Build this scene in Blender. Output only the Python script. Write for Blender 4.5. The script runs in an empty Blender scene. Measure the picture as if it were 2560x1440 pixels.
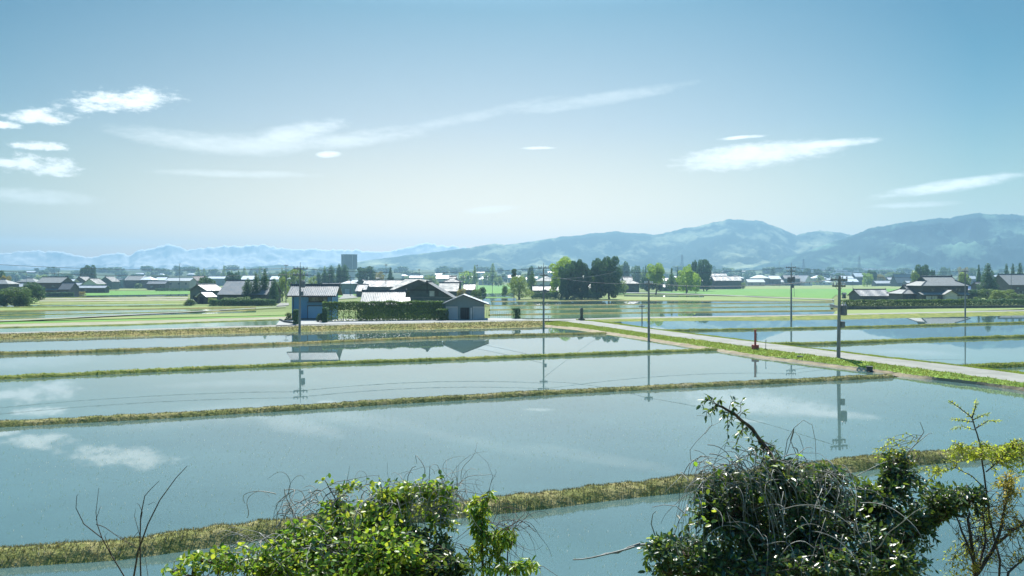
import bpy, bmesh, math, random
import numpy as np
from mathutils import Vector, Matrix, noise as mnoise

random.seed(7)
RNG = np.random.default_rng(11)
SC = bpy.context.scene
COL = SC.collection
F, HZ, CH = 1990.9, 697.0, 7.5          # focal length (photo pixels), horizon row, eye height

def depth(y, z=0.0):
    return (CH - z) * F / (y - HZ)

def gz(d):
    """the plain climbs gently towards the mountains"""
    d = min(d, 1750.0)
    return max(0.0, d - 1000.0) * 0.017 + max(0.0, d - 1300.0) * 0.03

def G(x, y, z=0.0):
    """photo position of a ground point lying at height z -> world point"""
    d = depth(y, z)
    return Vector(((x - 1280) * d / F, d, z))

def W(x, y, d):
    return Vector(((x - 1280) * d / F, d, CH - (y - HZ) * d / F))

# ---------------------------------------------------------------- mesh helpers
class MB:
    def __init__(s):
        s.v, s.f = [], []
    def add(s, vs, fs):
        o = len(s.v)
        s.v.extend([tuple(p) for p in vs])
        s.f.extend([tuple(i + o for i in f) for f in fs])
    def box(s, c, size, rz=0.0):
        cx, cy, cz = c; a, b, h = size[0] / 2, size[1] / 2, size[2] / 2
        co, si = math.cos(rz), math.sin(rz)
        vs = []
        for dz in (-h, h):
            for dx, dy in ((-a, -b), (a, -b), (a, b), (-a, b)):
                vs.append((cx + dx * co - dy * si, cy + dx * si + dy * co, cz + dz))
        s.add(vs, [(3, 2, 1, 0), (4, 5, 6, 7), (0, 1, 5, 4), (1, 2, 6, 5), (2, 3, 7, 6), (3, 0, 4, 7)])
    def tube(s, pts, rad, n=6, cap=True):
        pts = [Vector(p) for p in pts]
        if not hasattr(rad, '__len__'): rad = [rad] * len(pts)
        o = len(s.v); u = None
        for i, p in enumerate(pts):
            t = (pts[min(i + 1, len(pts) - 1)] - pts[max(i - 1, 0)])
            if t.length < 1e-9: t = Vector((0, 0, 1))
            t.normalize()
            if u is None:
                u = t.orthogonal().normalized()
            else:
                u = u - t * u.dot(t)
                u = u.normalized() if u.length > 1e-6 else t.orthogonal().normalized()
            w = t.cross(u)
            for k in range(n):
                a = 2 * math.pi * k / n
                s.v.append(tuple(p + (u * math.cos(a) + w * math.sin(a)) * rad[i]))
        for i in range(len(pts) - 1):
            for k in range(n):
                k2 = (k + 1) % n
                s.f.append((o + i * n + k, o + i * n + k2, o + (i + 1) * n + k2, o + (i + 1) * n + k))
        if cap and n > 2:
            s.f.append(tuple(o + k for k in reversed(range(n))))
            e = o + (len(pts) - 1) * n
            s.f.append(tuple(e + k for k in range(n)))
    def prism(s, poly, axis, a, b):
        """poly: 2-D outline (in the two other axes) extruded along axis from a to b"""
        n = len(poly)
        def mk(p, t):
            return (t, p[0], p[1]) if axis == 'x' else ((p[0], t, p[1]) if axis == 'y' else (p[0], p[1], t))
        vs = [mk(p, a) for p in poly] + [mk(p, b) for p in poly]
        fs = [tuple(range(n)), tuple(reversed(range(n, 2 * n)))]
        for i in range(n):
            j = (i + 1) % n
            fs.append((i, i + n, j + n, j))
        s.add(vs, fs)
    def build(s, name, m, parent=None, smooth=False, loc=None):
        me = bpy.data.meshes.new(name)
        me.from_pydata(s.v, [], s.f)
        bm = bmesh.new(); bm.from_mesh(me)
        bmesh.ops.recalc_face_normals(bm, faces=bm.faces)
        bm.to_mesh(me); bm.free()
        return link(name, me, m, parent, smooth, loc)

def link(name, me, m, parent=None, smooth=False, loc=None):
    me.materials.append(m)
    if smooth:
        me.polygons.foreach_set('use_smooth', [True] * len(me.polygons))
    o = bpy.data.objects.new(name, me)
    COL.objects.link(o)
    if parent: o.parent = parent
    if loc is not None: o.location = loc
    return o

def arr_mesh(name, V, T):
    """fast mesh from a vertex array and an (n,k) face array"""
    V = np.asarray(V, dtype=np.float32).reshape(-1, 3); T = np.asarray(T, dtype=np.int32)
    k = T.shape[1]
    me = bpy.data.meshes.new(name)
    me.vertices.add(len(V)); me.vertices.foreach_set('co', V.ravel())
    me.loops.add(T.size); me.loops.foreach_set('vertex_index', T.ravel())
    me.polygons.add(len(T))
    me.polygons.foreach_set('loop_start', np.arange(0, T.size, k, dtype=np.int32))
    me.update(calc_edges=True)
    me.validate()
    return me

def tag(o, label, cat, group=None):
    o['label'] = label; o['category'] = cat
    if group: o['group'] = group
    return o

def thing(name, label, cat, loc=(0, 0, 0), rz=0.0, group=None):
    o = bpy.data.objects.new(name, None); COL.objects.link(o)
    o.empty_display_size = 0.3
    o.location = loc; o.rotation_euler = (0, 0, rz)
    return tag(o, label, cat, group)

def structure(o):
    o['kind'] = 'structure'; return o

def stuff(o):
    o['kind'] = 'stuff'; return o

def copy_thing(src, loc, rz=0.0, scale=(1, 1, 1)):
    r = src.copy(); COL.objects.link(r)
    r.location = loc; r.rotation_euler = (0, 0, rz); r.scale = scale
    for ch in list(src.children):
        c = ch.copy(); COL.objects.link(c); c.parent = r
        for g in list(ch.children):
            d = g.copy(); COL.objects.link(d); d.parent = c
    return r

# ---------------------------------------------------------------- materials
def new_mat(name):
    m = bpy.data.materials.new(name); m.use_nodes = True
    nt = m.node_tree; b = nt.nodes['Principled BSDF']
    return m, nt, b

def setp(b, **k):
    for key, v in k.items():
        key = key.replace('_', ' ')
        b.inputs[key].default_value = v

def c4(c): return (c[0], c[1], c[2], 1.0)

def ramp_node(nt, stops, interp='LINEAR'):
    r = nt.nodes.new('ShaderNodeValToRGB'); e = r.color_ramp; e.interpolation = interp
    while len(e.elements) < len(stops): e.elements.new(0.5)
    for el, (p, c) in zip(e.elements, stops):
        el.position = p; el.color = c4(c)
    return r

def coord(nt, scale=(1, 1, 1), rot=0.0, kind='Object'):
    tc = nt.nodes.new('ShaderNodeTexCoord'); mp = nt.nodes.new('ShaderNodeMapping')
    mp.inputs['Scale'].default_value = scale; mp.inputs['Rotation'].default_value = (0, 0, rot)
    nt.links.new(tc.outputs[kind], mp.inputs['Vector'])
    return mp.outputs['Vector']

def noise_node(nt, vec, scale, detail=4, rough=0.6):
    n = nt.nodes.new('ShaderNodeTexNoise')
    n.inputs['Scale'].default_value = scale; n.inputs['Detail'].default_value = detail
    n.inputs['Roughness'].default_value = rough
    nt.links.new(vec, n.inputs['Vector'])
    return n.outputs['Fac']

def bump(nt, b, height, strength, dist):
    bp = nt.nodes.new('ShaderNodeBump')
    bp.inputs['Strength'].default_value = strength; bp.inputs['Distance'].default_value = dist
    nt.links.new(height, bp.inputs['Height']); nt.links.new(bp.outputs['Normal'], b.inputs['Normal'])

def mottled(name, stops, scale=1.0, rough=0.9, spec=0.2, stretch=(1, 1, 1), rot=0.0, detail=5, bmp=0.0, bdist=0.05):
    m, nt, b = new_mat(name)
    v = coord(nt, stretch, rot)
    n = noise_node(nt, v, scale, detail, 0.65)
    r = ramp_node(nt, stops); nt.links.new(n, r.inputs['Fac'])
    nt.links.new(r.outputs['Color'], b.inputs['Base Color'])
    setp(b, Roughness=rough, Specular_IOR_Level=spec)
    if bmp:
        n2 = noise_node(nt, v, scale * 4, 3, 0.6); bump(nt, b, n2, bmp, bdist)
    return m

def wave_out(nt, vec, axis, scale, profile='SIN', dist=0.0):
    w = nt.nodes.new('ShaderNodeTexWave'); w.wave_type = 'BANDS'; w.bands_direction = axis
    w.wave_profile = profile
    w.inputs['Scale'].default_value = scale; w.inputs['Distortion'].default_value = dist
    nt.links.new(vec, w.inputs['Vector'])
    return w.outputs['Fac']

def tile_mat(name, base, rough=0.33, bmp=0.5, axis='X', spec=0.5):
    """glazed roof tiles: ribs run down the slope, courses across"""
    m, nt, b = new_mat(name)
    v = coord(nt)
    n = noise_node(nt, v, 1.7, 5, 0.7)
    lo = tuple(x * 0.65 for x in base); hi = tuple(min(1, x * 1.5) for x in base)
    r = ramp_node(nt, [(0.25, lo), (0.55, base), (0.8, hi)]); nt.links.new(n, r.inputs['Fac'])
    nt.links.new(r.outputs['Color'], b.inputs['Base Color'])
    setp(b, Specular_IOR_Level=spec)
    rr = nt.nodes.new('ShaderNodeMapRange')
    rr.inputs['From Min'].default_value = 0.3; rr.inputs['From Max'].default_value = 0.7
    rr.inputs['To Min'].default_value = rough * 0.85; rr.inputs['To Max'].default_value = rough * 1.2
    n3 = noise_node(nt, v, 0.8, 3, 0.5)
    nt.links.new(n3, rr.inputs['Value']); nt.links.new(rr.outputs['Result'], b.inputs['Roughness'])
    w1 = wave_out(nt, v, axis, 1.05)
    w2 = wave_out(nt, v, 'Y' if axis == 'X' else 'X', 1.2, 'SAW')
    ad = nt.nodes.new('ShaderNodeMath'); ad.operation = 'MULTIPLY_ADD'
    nt.links.new(w2, ad.inputs[0]); ad.inputs[1].default_value = 0.25; nt.links.new(w1, ad.inputs[2])
    bump(nt, b, ad.outputs[0], bmp, 0.06)
    return m

def board_mat(name, base, scale=2.0, rough=0.8, axis='X', spec=0.25, vary=0.35, bmp=0.3):
    m, nt, b = new_mat(name)
    v = coord(nt)
    n = noise_node(nt, v, 0.9, 6, 0.7)
    w = wave_out(nt, v, axis, scale, 'SAW', 0.3)
    mx = nt.nodes.new('ShaderNodeMath'); mx.operation = 'MULTIPLY_ADD'
    nt.links.new(w, mx.inputs[0]); mx.inputs[1].default_value = 0.35; nt.links.new(n, mx.inputs[2])
    r = ramp_node(nt, [(0.3, tuple(x * (1 - vary) for x in base)), (0.65, base), (0.95, tuple(min(1, x * (1 + vary)) for x in base))])
    nt.links.new(mx.outputs[0], r.inputs['Fac']); nt.links.new(r.outputs['Color'], b.inputs['Base Color'])
    setp(b, Roughness=rough, Specular_IOR_Level=spec)
    bump(nt, b, w, bmp, 0.02)
    return m

def leaf_mat(name, cols, trans, tmix=0.4, rough=0.4, spec=0.5):
    """leaf colour varies from leaf to leaf; light also passes through the blade"""
    m, nt, b = new_mat(name)
    g = nt.nodes.new('ShaderNodeNewGeometry')
    k = len(cols)
    r = ramp_node(nt, [((i + 0.3) / k, c) for i, c in enumerate(cols)])
    nt.links.new(g.outputs['Random Per Island'], r.inputs['Fac'])
    nt.links.new(r.outputs['Color'], b.inputs['Base Color'])
    setp(b, Roughness=rough, Specular_IOR_Level=spec)
    t = nt.nodes.new('ShaderNodeBsdfTranslucent')
    r2 = ramp_node(nt, [((i + 0.3) / len(trans), c) for i, c in enumerate(trans)])
    nt.links.new(g.outputs['Random Per Island'], r2.inputs['Fac'])
    nt.links.new(r2.outputs['Color'], t.inputs['Color'])
    mx = nt.nodes.new('ShaderNodeMixShader'); mx.inputs['Fac'].default_value = tmix
    nt.links.new(b.outputs[0], mx.inputs[1]); nt.links.new(t.outputs[0], mx.inputs[2])
    nt.links.new(mx.outputs[0], nt.nodes['Material Output'].inputs['Surface'])
    return m

def water_mat(name, mud, row_col, row_amt=0.35, row_scale=1.05, rot=0.0, rough=0.012, ripple=0.0004):
    m, nt, b = new_mat(name)
    v = coord(nt, (1, 1, 1), rot)
    n = noise_node(nt, v, 0.08, 5, 0.65)
    r = ramp_node(nt, [(0.3, tuple(x * 0.75 for x in mud)), (0.6, mud), (0.8, tuple(x * 1.25 for x in mud))])
    nt.links.new(n, r.inputs['Fac'])
    # young rice standing in rows: thin coloured lines broken up by noise
    w = wave_out(nt, v, 'X', row_scale, 'SIN', 0.6)
    n2 = noise_node(nt, v, 3.0, 2, 0.5)
    mu = nt.nodes.new('ShaderNodeMath'); mu.operation = 'MULTIPLY'
    nt.links.new(w, mu.inputs[0]); nt.links.new(n2, mu.inputs[1])
    mr = nt.nodes.new('ShaderNodeMapRange')
    mr.inputs['From Min'].default_value = 0.25; mr.inputs['From Max'].default_value = 0.6
    mr.inputs['To Max'].default_value = row_amt
    nt.links.new(mu.outputs[0], mr.inputs['Value'])
    mix = nt.nodes.new('ShaderNodeMix'); mix.data_type = 'RGBA'
    nt.links.new(mr.outputs['Result'], mix.inputs['Factor'])
    nt.links.new(r.outputs['Color'], mix.inputs[6]); mix.inputs[7].default_value = c4(row_col)
    nt.links.new(mix.outputs[2], b.inputs['Base Color'])
    setp(b, Roughness=rough, IOR=1.8, Specular_IOR_Level=0.95)
    n3 = noise_node(nt, coord(nt, (1, 0.45, 1), rot), 2.2, 3, 0.6)
    bump(nt, b, n3, 1.0, ripple)
    return m, nt, b, mr
M = {}
M['ground'] = mottled('field_soil', [(0.3, (0.10, 0.13, 0.04)), (0.5, (0.13, 0.17, 0.05)), (0.7, (0.20, 0.19, 0.08))], 0.02, 0.95, 0.15, detail=9)
M['far_plain'] = mottled('far_plain_groves', [(0.35, (0.035, 0.06, 0.03)), (0.5, (0.06, 0.09, 0.04)), (0.62, (0.12, 0.15, 0.08)), (0.7, (0.17, 0.2, 0.15))], 0.007, 0.95, 0.15, stretch=(1, 0.7, 1), detail=9)
M['slope'] = mottled('embankment_grass', [(0.3, (0.05, 0.07, 0.02)), (0.55, (0.10, 0.12, 0.03)), (0.75, (0.18, 0.15, 0.07))], 1.2, 0.95, 0.15)
M['dike'] = mottled('dike_turf', [(0.28, (0.08, 0.085, 0.03)), (0.45, (0.15, 0.16, 0.045)), (0.58, (0.25, 0.22, 0.09)), (0.75, (0.32, 0.28, 0.17))], 0.9, 0.95, 0.15, bmp=0.7, bdist=0.15, detail=8)
M['dike_green'] = mottled('dike_turf_green', [(0.28, (0.07, 0.09, 0.02)), (0.5, (0.15, 0.18, 0.035)), (0.65, (0.24, 0.23, 0.06)), (0.8, (0.28, 0.22, 0.09))], 0.7, 0.95, 0.15, bmp=0.7, bdist=0.15, detail=8)
M['verge'] = mottled('verge_grass', [(0.3, (0.09, 0.15, 0.02)), (0.5, (0.16, 0.26, 0.03)), (0.68, (0.26, 0.28, 0.06)), (0.85, (0.32, 0.25, 0.11))], 0.35, 0.9, 0.2, bmp=0.5, bdist=0.1, detail=8)
M['bank'] = mottled('bank_dry_grass', [(0.3, (0.12, 0.14, 0.035)), (0.46, (0.19, 0.185, 0.05)), (0.6, (0.26, 0.21, 0.08)), (0.75, (0.19, 0.22, 0.05))], 0.35, 0.95, 0.15, bmp=0.6, bdist=0.15, detail=8)
M['mud'] = mottled('mud_edge', [(0.3, (0.17, 0.14, 0.09)), (0.55, (0.27, 0.22, 0.14)), (0.75, (0.36, 0.31, 0.20))], 0.8, 0.9, 0.2, bmp=0.6, bdist=0.08, detail=8)
M['road'] = mottled('lane_concrete', [(0.25, (0.14, 0.145, 0.115)), (0.5, (0.205, 0.205, 0.175)), (0.75, (0.27, 0.265, 0.235))], 0.5, 0.85, 0.25, detail=8)
M['yard'] = mottled('yard_concrete', [(0.25, (0.22, 0.22, 0.205)), (0.5, (0.29, 0.29, 0.27)), (0.75, (0.34, 0.33, 0.31))], 0.3, 0.85, 0.25, detail=8)
M['crop'] = mottled('young_barley', [(0.3, (0.06, 0.16, 0.02)), (0.5, (0.09, 0.215, 0.03)), (0.7, (0.14, 0.25, 0.05))], 0.12, 0.9, 0.2, stretch=(0.4, 2, 1), detail=7)
M['crop_dull'] = mottled('grass_field', [(0.3, (0.12, 0.17, 0.04)), (0.5, (0.17, 0.22, 0.06)), (0.7, (0.25, 0.24, 0.10))], 0.1, 0.9, 0.2, stretch=(0.3, 2, 1), detail=7)
M['stubble'] = mottled('ploughed_stubble', [(0.3, (0.14, 0.14, 0.08)), (0.5, (0.24, 0.23, 0.15)), (0.7, (0.38, 0.37, 0.29))], 0.5, 0.9, 0.2, stretch=(0.25, 2, 1), detail=8)
M['dry'] = mottled('dry_soil', [(0.3, (0.13, 0.10, 0.05)), (0.5, (0.20, 0.16, 0.08)), (0.7, (0.24, 0.22, 0.10))], 0.3, 0.9, 0.2, stretch=(0.25, 2, 1), detail=8)

M['water'] = water_mat('paddy_water', (0.075, 0.13, 0.12), (0.08, 0.14, 0.07), 0.15, 1.05, math.radians(-8))[0]
M['water_near'] = water_mat('paddy_water_near', (0.07, 0.125, 0.115), (0.07, 0.14, 0.05), 0.0, 1.05, math.radians(-8), 0.015, 0.0003)[0]
M['water_rice'] = water_mat('paddy_water_rice', (0.10, 0.17, 0.10), (0.12, 0.26, 0.06), 0.9, 0.9, math.radians(-8), 0.04, 0.001)[0]

M['water_rice'].node_tree.nodes['Principled BSDF'].inputs['Coat Weight'].default_value = 0.0
setp(M['water_rice'].node_tree.nodes['Principled BSDF'], IOR=1.33, Specular_IOR_Level=0.45, Roughness=0.1)
M['rice'] = leaf_mat('rice_blade', [(0.06, 0.12, 0.02), (0.12, 0.2, 0.03)], [(0.2, 0.3, 0.04)], 0.3, 0.5, 0.3)
M['grass'] = leaf_mat('grass_blade', [(0.07, 0.07, 0.025), (0.14, 0.145, 0.045), (0.12, 0.16, 0.035), (0.22, 0.20, 0.075), (0.36, 0.33, 0.23), (0.30, 0.28, 0.19)], [(0.2, 0.18, 0.05), (0.28, 0.24, 0.08)], 0.15, 0.6, 0.2)
M['grass_green'] = leaf_mat('grass_blade_green', [(0.08, 0.13, 0.02), (0.15, 0.22, 0.03), (0.24, 0.24, 0.06)], [(0.22, 0.34, 0.04), (0.34, 0.36, 0.07)], 0.4, 0.6, 0.2)

# roofs
M['tile_shiny'] = tile_mat('glazed_black_tile', (0.10, 0.105, 0.11), 0.47, 0.35)
M['tile_rib'] = tile_mat('ribbed_black_tile', (0.10, 0.11, 0.115), 0.45, 0.0)
M['tile_grey'] = tile_mat('weathered_grey_tile', (0.17, 0.18, 0.17), 0.62, 0.4, spec=0.35)
M['tile_dark'] = tile_mat('matt_dark_tile', (0.07, 0.08, 0.085), 0.6, 0.4, spec=0.4)
M['tile_brown'] = tile_mat('brown_tile', (0.16, 0.11, 0.085), 0.55, 0.4)
M['roof_white'] = mottled('pale_sheet_roof', [(0.3, (0.5, 0.52, 0.53)), (0.7, (0.68, 0.7, 0.7))], 0.8, 0.4, 0.5)
M['roof_pale'] = mottled('grey_slate_roof', [(0.3, (0.27, 0.29, 0.30)), (0.7, (0.38, 0.40, 0.40))], 0.8, 0.5, 0.4)
M['roof_pink'] = mottled('faded_pink_roof', [(0.3, (0.42, 0.34, 0.42)), (0.7, (0.52, 0.44, 0.52))], 0.8, 0.45, 0.5)
# walls
M['wall_dark'] = board_mat('dark_cedar_boards', (0.085, 0.085, 0.075), 1.6)
M['wall_slate'] = board_mat('slate_grey_boards', (0.095, 0.125, 0.12), 1.6)
M['wall_brown'] = board_mat('brown_cedar_boards', (0.13, 0.105, 0.085), 1.6)
M['wall_blue'] = board_mat('blue_sheet_siding', (0.085, 0.25, 0.42), 2.6, 0.6, 'X', 0.4, 0.15, 0.5)
M['wall_grey'] = board_mat('grey_sheet_siding', (0.17, 0.235, 0.235), 2.2, 0.7, 'X', 0.3, 0.2)
M['wall_beige'] = board_mat('beige_siding', (0.40, 0.36, 0.28), 1.0, 0.8, 'Z', 0.3, 0.15)
M['wall_cream'] = board_mat('cream_plaster', (0.50, 0.48, 0.42), 0.6, 0.85, 'Z', 0.3, 0.12, 0.05)
M['wall_white'] = board_mat('white_plaster', (0.70, 0.70, 0.67), 0.6, 0.85, 'Z', 0.3, 0.10, 0.05)
M['silo'] = board_mat('dark_grey_panels', (0.095, 0.12, 0.12), 0.35, 0.7, 'X', 0.3, 0.2)
M['silo_base'] = board_mat('pale_grey_panels', (0.42, 0.44, 0.44), 0.35, 0.7, 'X', 0.3, 0.15)
M['shutter'] = board_mat('roller_shutter', (0.36, 0.43, 0.46), 2.2, 0.55, 'Z', 0.4, 0.12, 0.4)
M['shutter_blue'] = board_mat('blue_roller_shutter', (0.17, 0.36, 0.52), 2.2, 0.55, 'Z', 0.4, 0.12, 0.4)
M['trim'] = mottled('dark_trim', [(0.3, (0.03, 0.03, 0.03)), (0.7, (0.06, 0.055, 0.05))], 2, 0.6, 0.4)
M['trim_pale'] = mottled('pale_trim', [(0.3, (0.5, 0.5, 0.48)), (0.7, (0.66, 0.66, 0.63))], 2, 0.6, 0.4)
def glass_mat():
    m, nt, b = new_mat('window_glass')
    r = ramp_node(nt, [(0.35, (0.03, 0.045, 0.05)), (0.6, (0.16, 0.19, 0.19)), (0.75, (0.45, 0.47, 0.45))])
    nt.links.new(noise_node(nt, coord(nt), 0.9, 2, 0.5), r.inputs['Fac']); nt.links.new(r.outputs['Color'], b.inputs['Base Color'])
    setp(b, Roughness=0.06, Specular_IOR_Level=0.8)
    return m
M['glass'] = glass_mat()
M['paper'] = mottled('paper_screen', [(0.3, (0.55, 0.55, 0.52)), (0.7, (0.7, 0.7, 0.66))], 2, 0.8, 0.2)
M['doorway_shade'] = mottled('painted_doorway_shade', [(0.3, (0.015, 0.017, 0.017)), (0.7, (0.03, 0.03, 0.03))], 2, 0.9, 0.1)  # near-black panel colour stands in for the shade inside open doorways
# poles and metal
M['pole'] = mottled('pole_concrete', [(0.3, (0.20, 0.20, 0.185)), (0.7, (0.30, 0.295, 0.275))], 1.5, 0.85, 0.2)
M['pole_far'] = mottled('pole_steel', [(0.3, (0.12, 0.12, 0.12)), (0.7, (0.18, 0.18, 0.18))], 1.5, 0.7, 0.3)
M['metal'] = mottled('galvanised_steel', [(0.3, (0.12, 0.13, 0.135)), (0.7, (0.22, 0.23, 0.24))], 3, 0.5, 0.5)
M['porcelain'] = mottled('porcelain', [(0.3, (0.5, 0.5, 0.5)), (0.7, (0.7, 0.7, 0.7))], 3, 0.25, 0.5)
M['wire'] = mottled('cable_sheath', [(0.3, (0.05, 0.05, 0.05)), (0.7, (0.09, 0.09, 0.09))], 3, 0.35, 0.5)
M['red'] = mottled('red_paint', [(0.3, (0.33, 0.05, 0.04)), (0.7, (0.45, 0.08, 0.06))], 3, 0.6, 0.4)
M['stone'] = mottled('dark_stone', [(0.3, (0.07, 0.075, 0.075)), (0.7, (0.15, 0.16, 0.155))], 2, 0.85, 0.2, bmp=0.4)
# trees
M['bark'] = mottled('bark', [(0.3, (0.05, 0.04, 0.03)), (0.7, (0.12, 0.10, 0.08))], 4, 0.95, 0.1)
M['twig'] = mottled('pale_vine_bark', [(0.3, (0.13, 0.125, 0.105)), (0.5, (0.24, 0.235, 0.20)), (0.7, (0.42, 0.41, 0.36))], 6, 0.75, 0.3)
M['twig_dark'] = mottled('brown_twig_bark', [(0.3, (0.05, 0.038, 0.03)), (0.7, (0.12, 0.095, 0.075))], 6, 0.8, 0.2)
M['lf_dark'] = leaf_mat('evergreen_foliage', [(0.034, 0.085, 0.05), (0.054, 0.125, 0.062), (0.085, 0.16, 0.065)], [(0.07, 0.16, 0.05), (0.12, 0.23, 0.06)], 0.32, 0.6, 0.3)
M['lf_mid'] = leaf_mat('green_foliage', [(0.035, 0.075, 0.02), (0.06, 0.115, 0.025), (0.10, 0.16, 0.035)], [(0.10, 0.19, 0.03), (0.16, 0.27, 0.04)], 0.35, 0.6, 0.3)
M['lf_pale'] = leaf_mat('spring_foliage', [(0.085, 0.13, 0.035), (0.13, 0.19, 0.045), (0.19, 0.24, 0.06)], [(0.22, 0.34, 0.06), (0.32, 0.42, 0.08)], 0.45, 0.6, 0.25)
M['lf_lime'] = leaf_mat('lime_foliage', [(0.10, 0.19, 0.02), (0.15, 0.26, 0.03), (0.21, 0.31, 0.04)], [(0.30, 0.48, 0.04), (0.40, 0.55, 0.06)], 0.5, 0.6, 0.25)
M['lf_ochre'] = leaf_mat('yellowing_foliage', [(0.14, 0.14, 0.03), (0.22, 0.2, 0.05), (0.27, 0.2, 0.07)], [(0.36, 0.36, 0.06), (0.42, 0.34, 0.08)], 0.4, 0.6, 0.25)
M['lf_camellia'] = leaf_mat('camellia_leaf', [(0.018, 0.05, 0.026), (0.028, 0.07, 0.032), (0.042, 0.095, 0.03), (0.08, 0.13, 0.03)], [(0.06, 0.13, 0.02), (0.12, 0.22, 0.03), (0.26, 0.36, 0.04)], 0.27, 0.33, 0.5)
M['lf_vine'] = leaf_mat('vine_leaf', [(0.04, 0.11, 0.02), (0.09, 0.20, 0.02), (0.15, 0.28, 0.025), (0.21, 0.32, 0.03), (0.28, 0.35, 0.04)], [(0.12, 0.25, 0.02), (0.24, 0.42, 0.03), (0.36, 0.5, 0.03), (0.5, 0.55, 0.05)], 0.48, 0.4, 0.4)
M['lf_sapling'] = leaf_mat('sapling_leaf', [(0.14, 0.22, 0.02), (0.22, 0.30, 0.03), (0.30, 0.33, 0.05)], [(0.42, 0.52, 0.04), (0.55, 0.58, 0.06)], 0.5, 0.45, 0.3)
M['lf_rust'] = leaf_mat('rusty_new_leaf', [(0.16, 0.20, 0.03), (0.22, 0.24, 0.03), (0.27, 0.19, 0.03), (0.28, 0.27, 0.04)], [(0.50, 0.34, 0.04), (0.52, 0.46, 0.05)], 0.45, 0.45, 0.3)

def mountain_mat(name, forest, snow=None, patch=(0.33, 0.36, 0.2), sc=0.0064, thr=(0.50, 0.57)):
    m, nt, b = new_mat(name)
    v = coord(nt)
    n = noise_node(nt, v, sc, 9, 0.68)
    r = ramp_node(nt, [(thr[0], forest), (thr[1], tuple((a + c) / 2 for a, c in zip(forest, patch))), (thr[1] + 0.12, patch)])  # pale woodland patches, with contrast that also stands in for ridge shading
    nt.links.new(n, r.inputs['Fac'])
    out = r.outputs['Color']
    if snow:
        sep = nt.nodes.new('ShaderNodeSeparateXYZ'); nt.links.new(v, sep.inputs[0])
        n2 = noise_node(nt, coord(nt, (1, 0.5, 0.6)), 0.0107, 9, 0.74)
        ma = nt.nodes.new('ShaderNodeMath'); ma.operation = 'MULTIPLY_ADD'
        nt.links.new(n2, ma.inputs[0]); ma.inputs[1].default_value = snow[2]; nt.links.new(sep.outputs['Z'], ma.inputs[2])
        mr = nt.nodes.new('ShaderNodeMapRange'); mr.inputs['From Min'].default_value = snow[0]; mr.inputs['From Max'].default_value = snow[1]
        nt.links.new(ma.outputs[0], mr.inputs['Value'])
        mix = nt.nodes.new('ShaderNodeMix'); mix.data_type = 'RGBA'
        nt.links.new(mr.outputs['Result'], mix.inputs['Factor'])
        nt.links.new(out, mix.inputs[6]); mix.inputs[7].default_value = (0.52, 0.52, 0.52, 1)
        out = mix.outputs[2]
    nt.links.new(out, b.inputs['Base Color'])
    setp(b, Roughness=0.95, Specular_IOR_Level=0.1)
    return m
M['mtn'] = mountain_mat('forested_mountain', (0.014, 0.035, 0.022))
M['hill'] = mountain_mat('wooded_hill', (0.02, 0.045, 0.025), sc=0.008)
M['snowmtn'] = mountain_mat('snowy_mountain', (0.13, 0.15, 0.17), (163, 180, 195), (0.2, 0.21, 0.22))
M['mtn_near'] = mountain_mat('near_forested_mountain', (0.004, 0.03, 0.03), sc=0.0074, patch=(0.14, 0.24, 0.15), thr=(0.51, 0.57))
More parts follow.
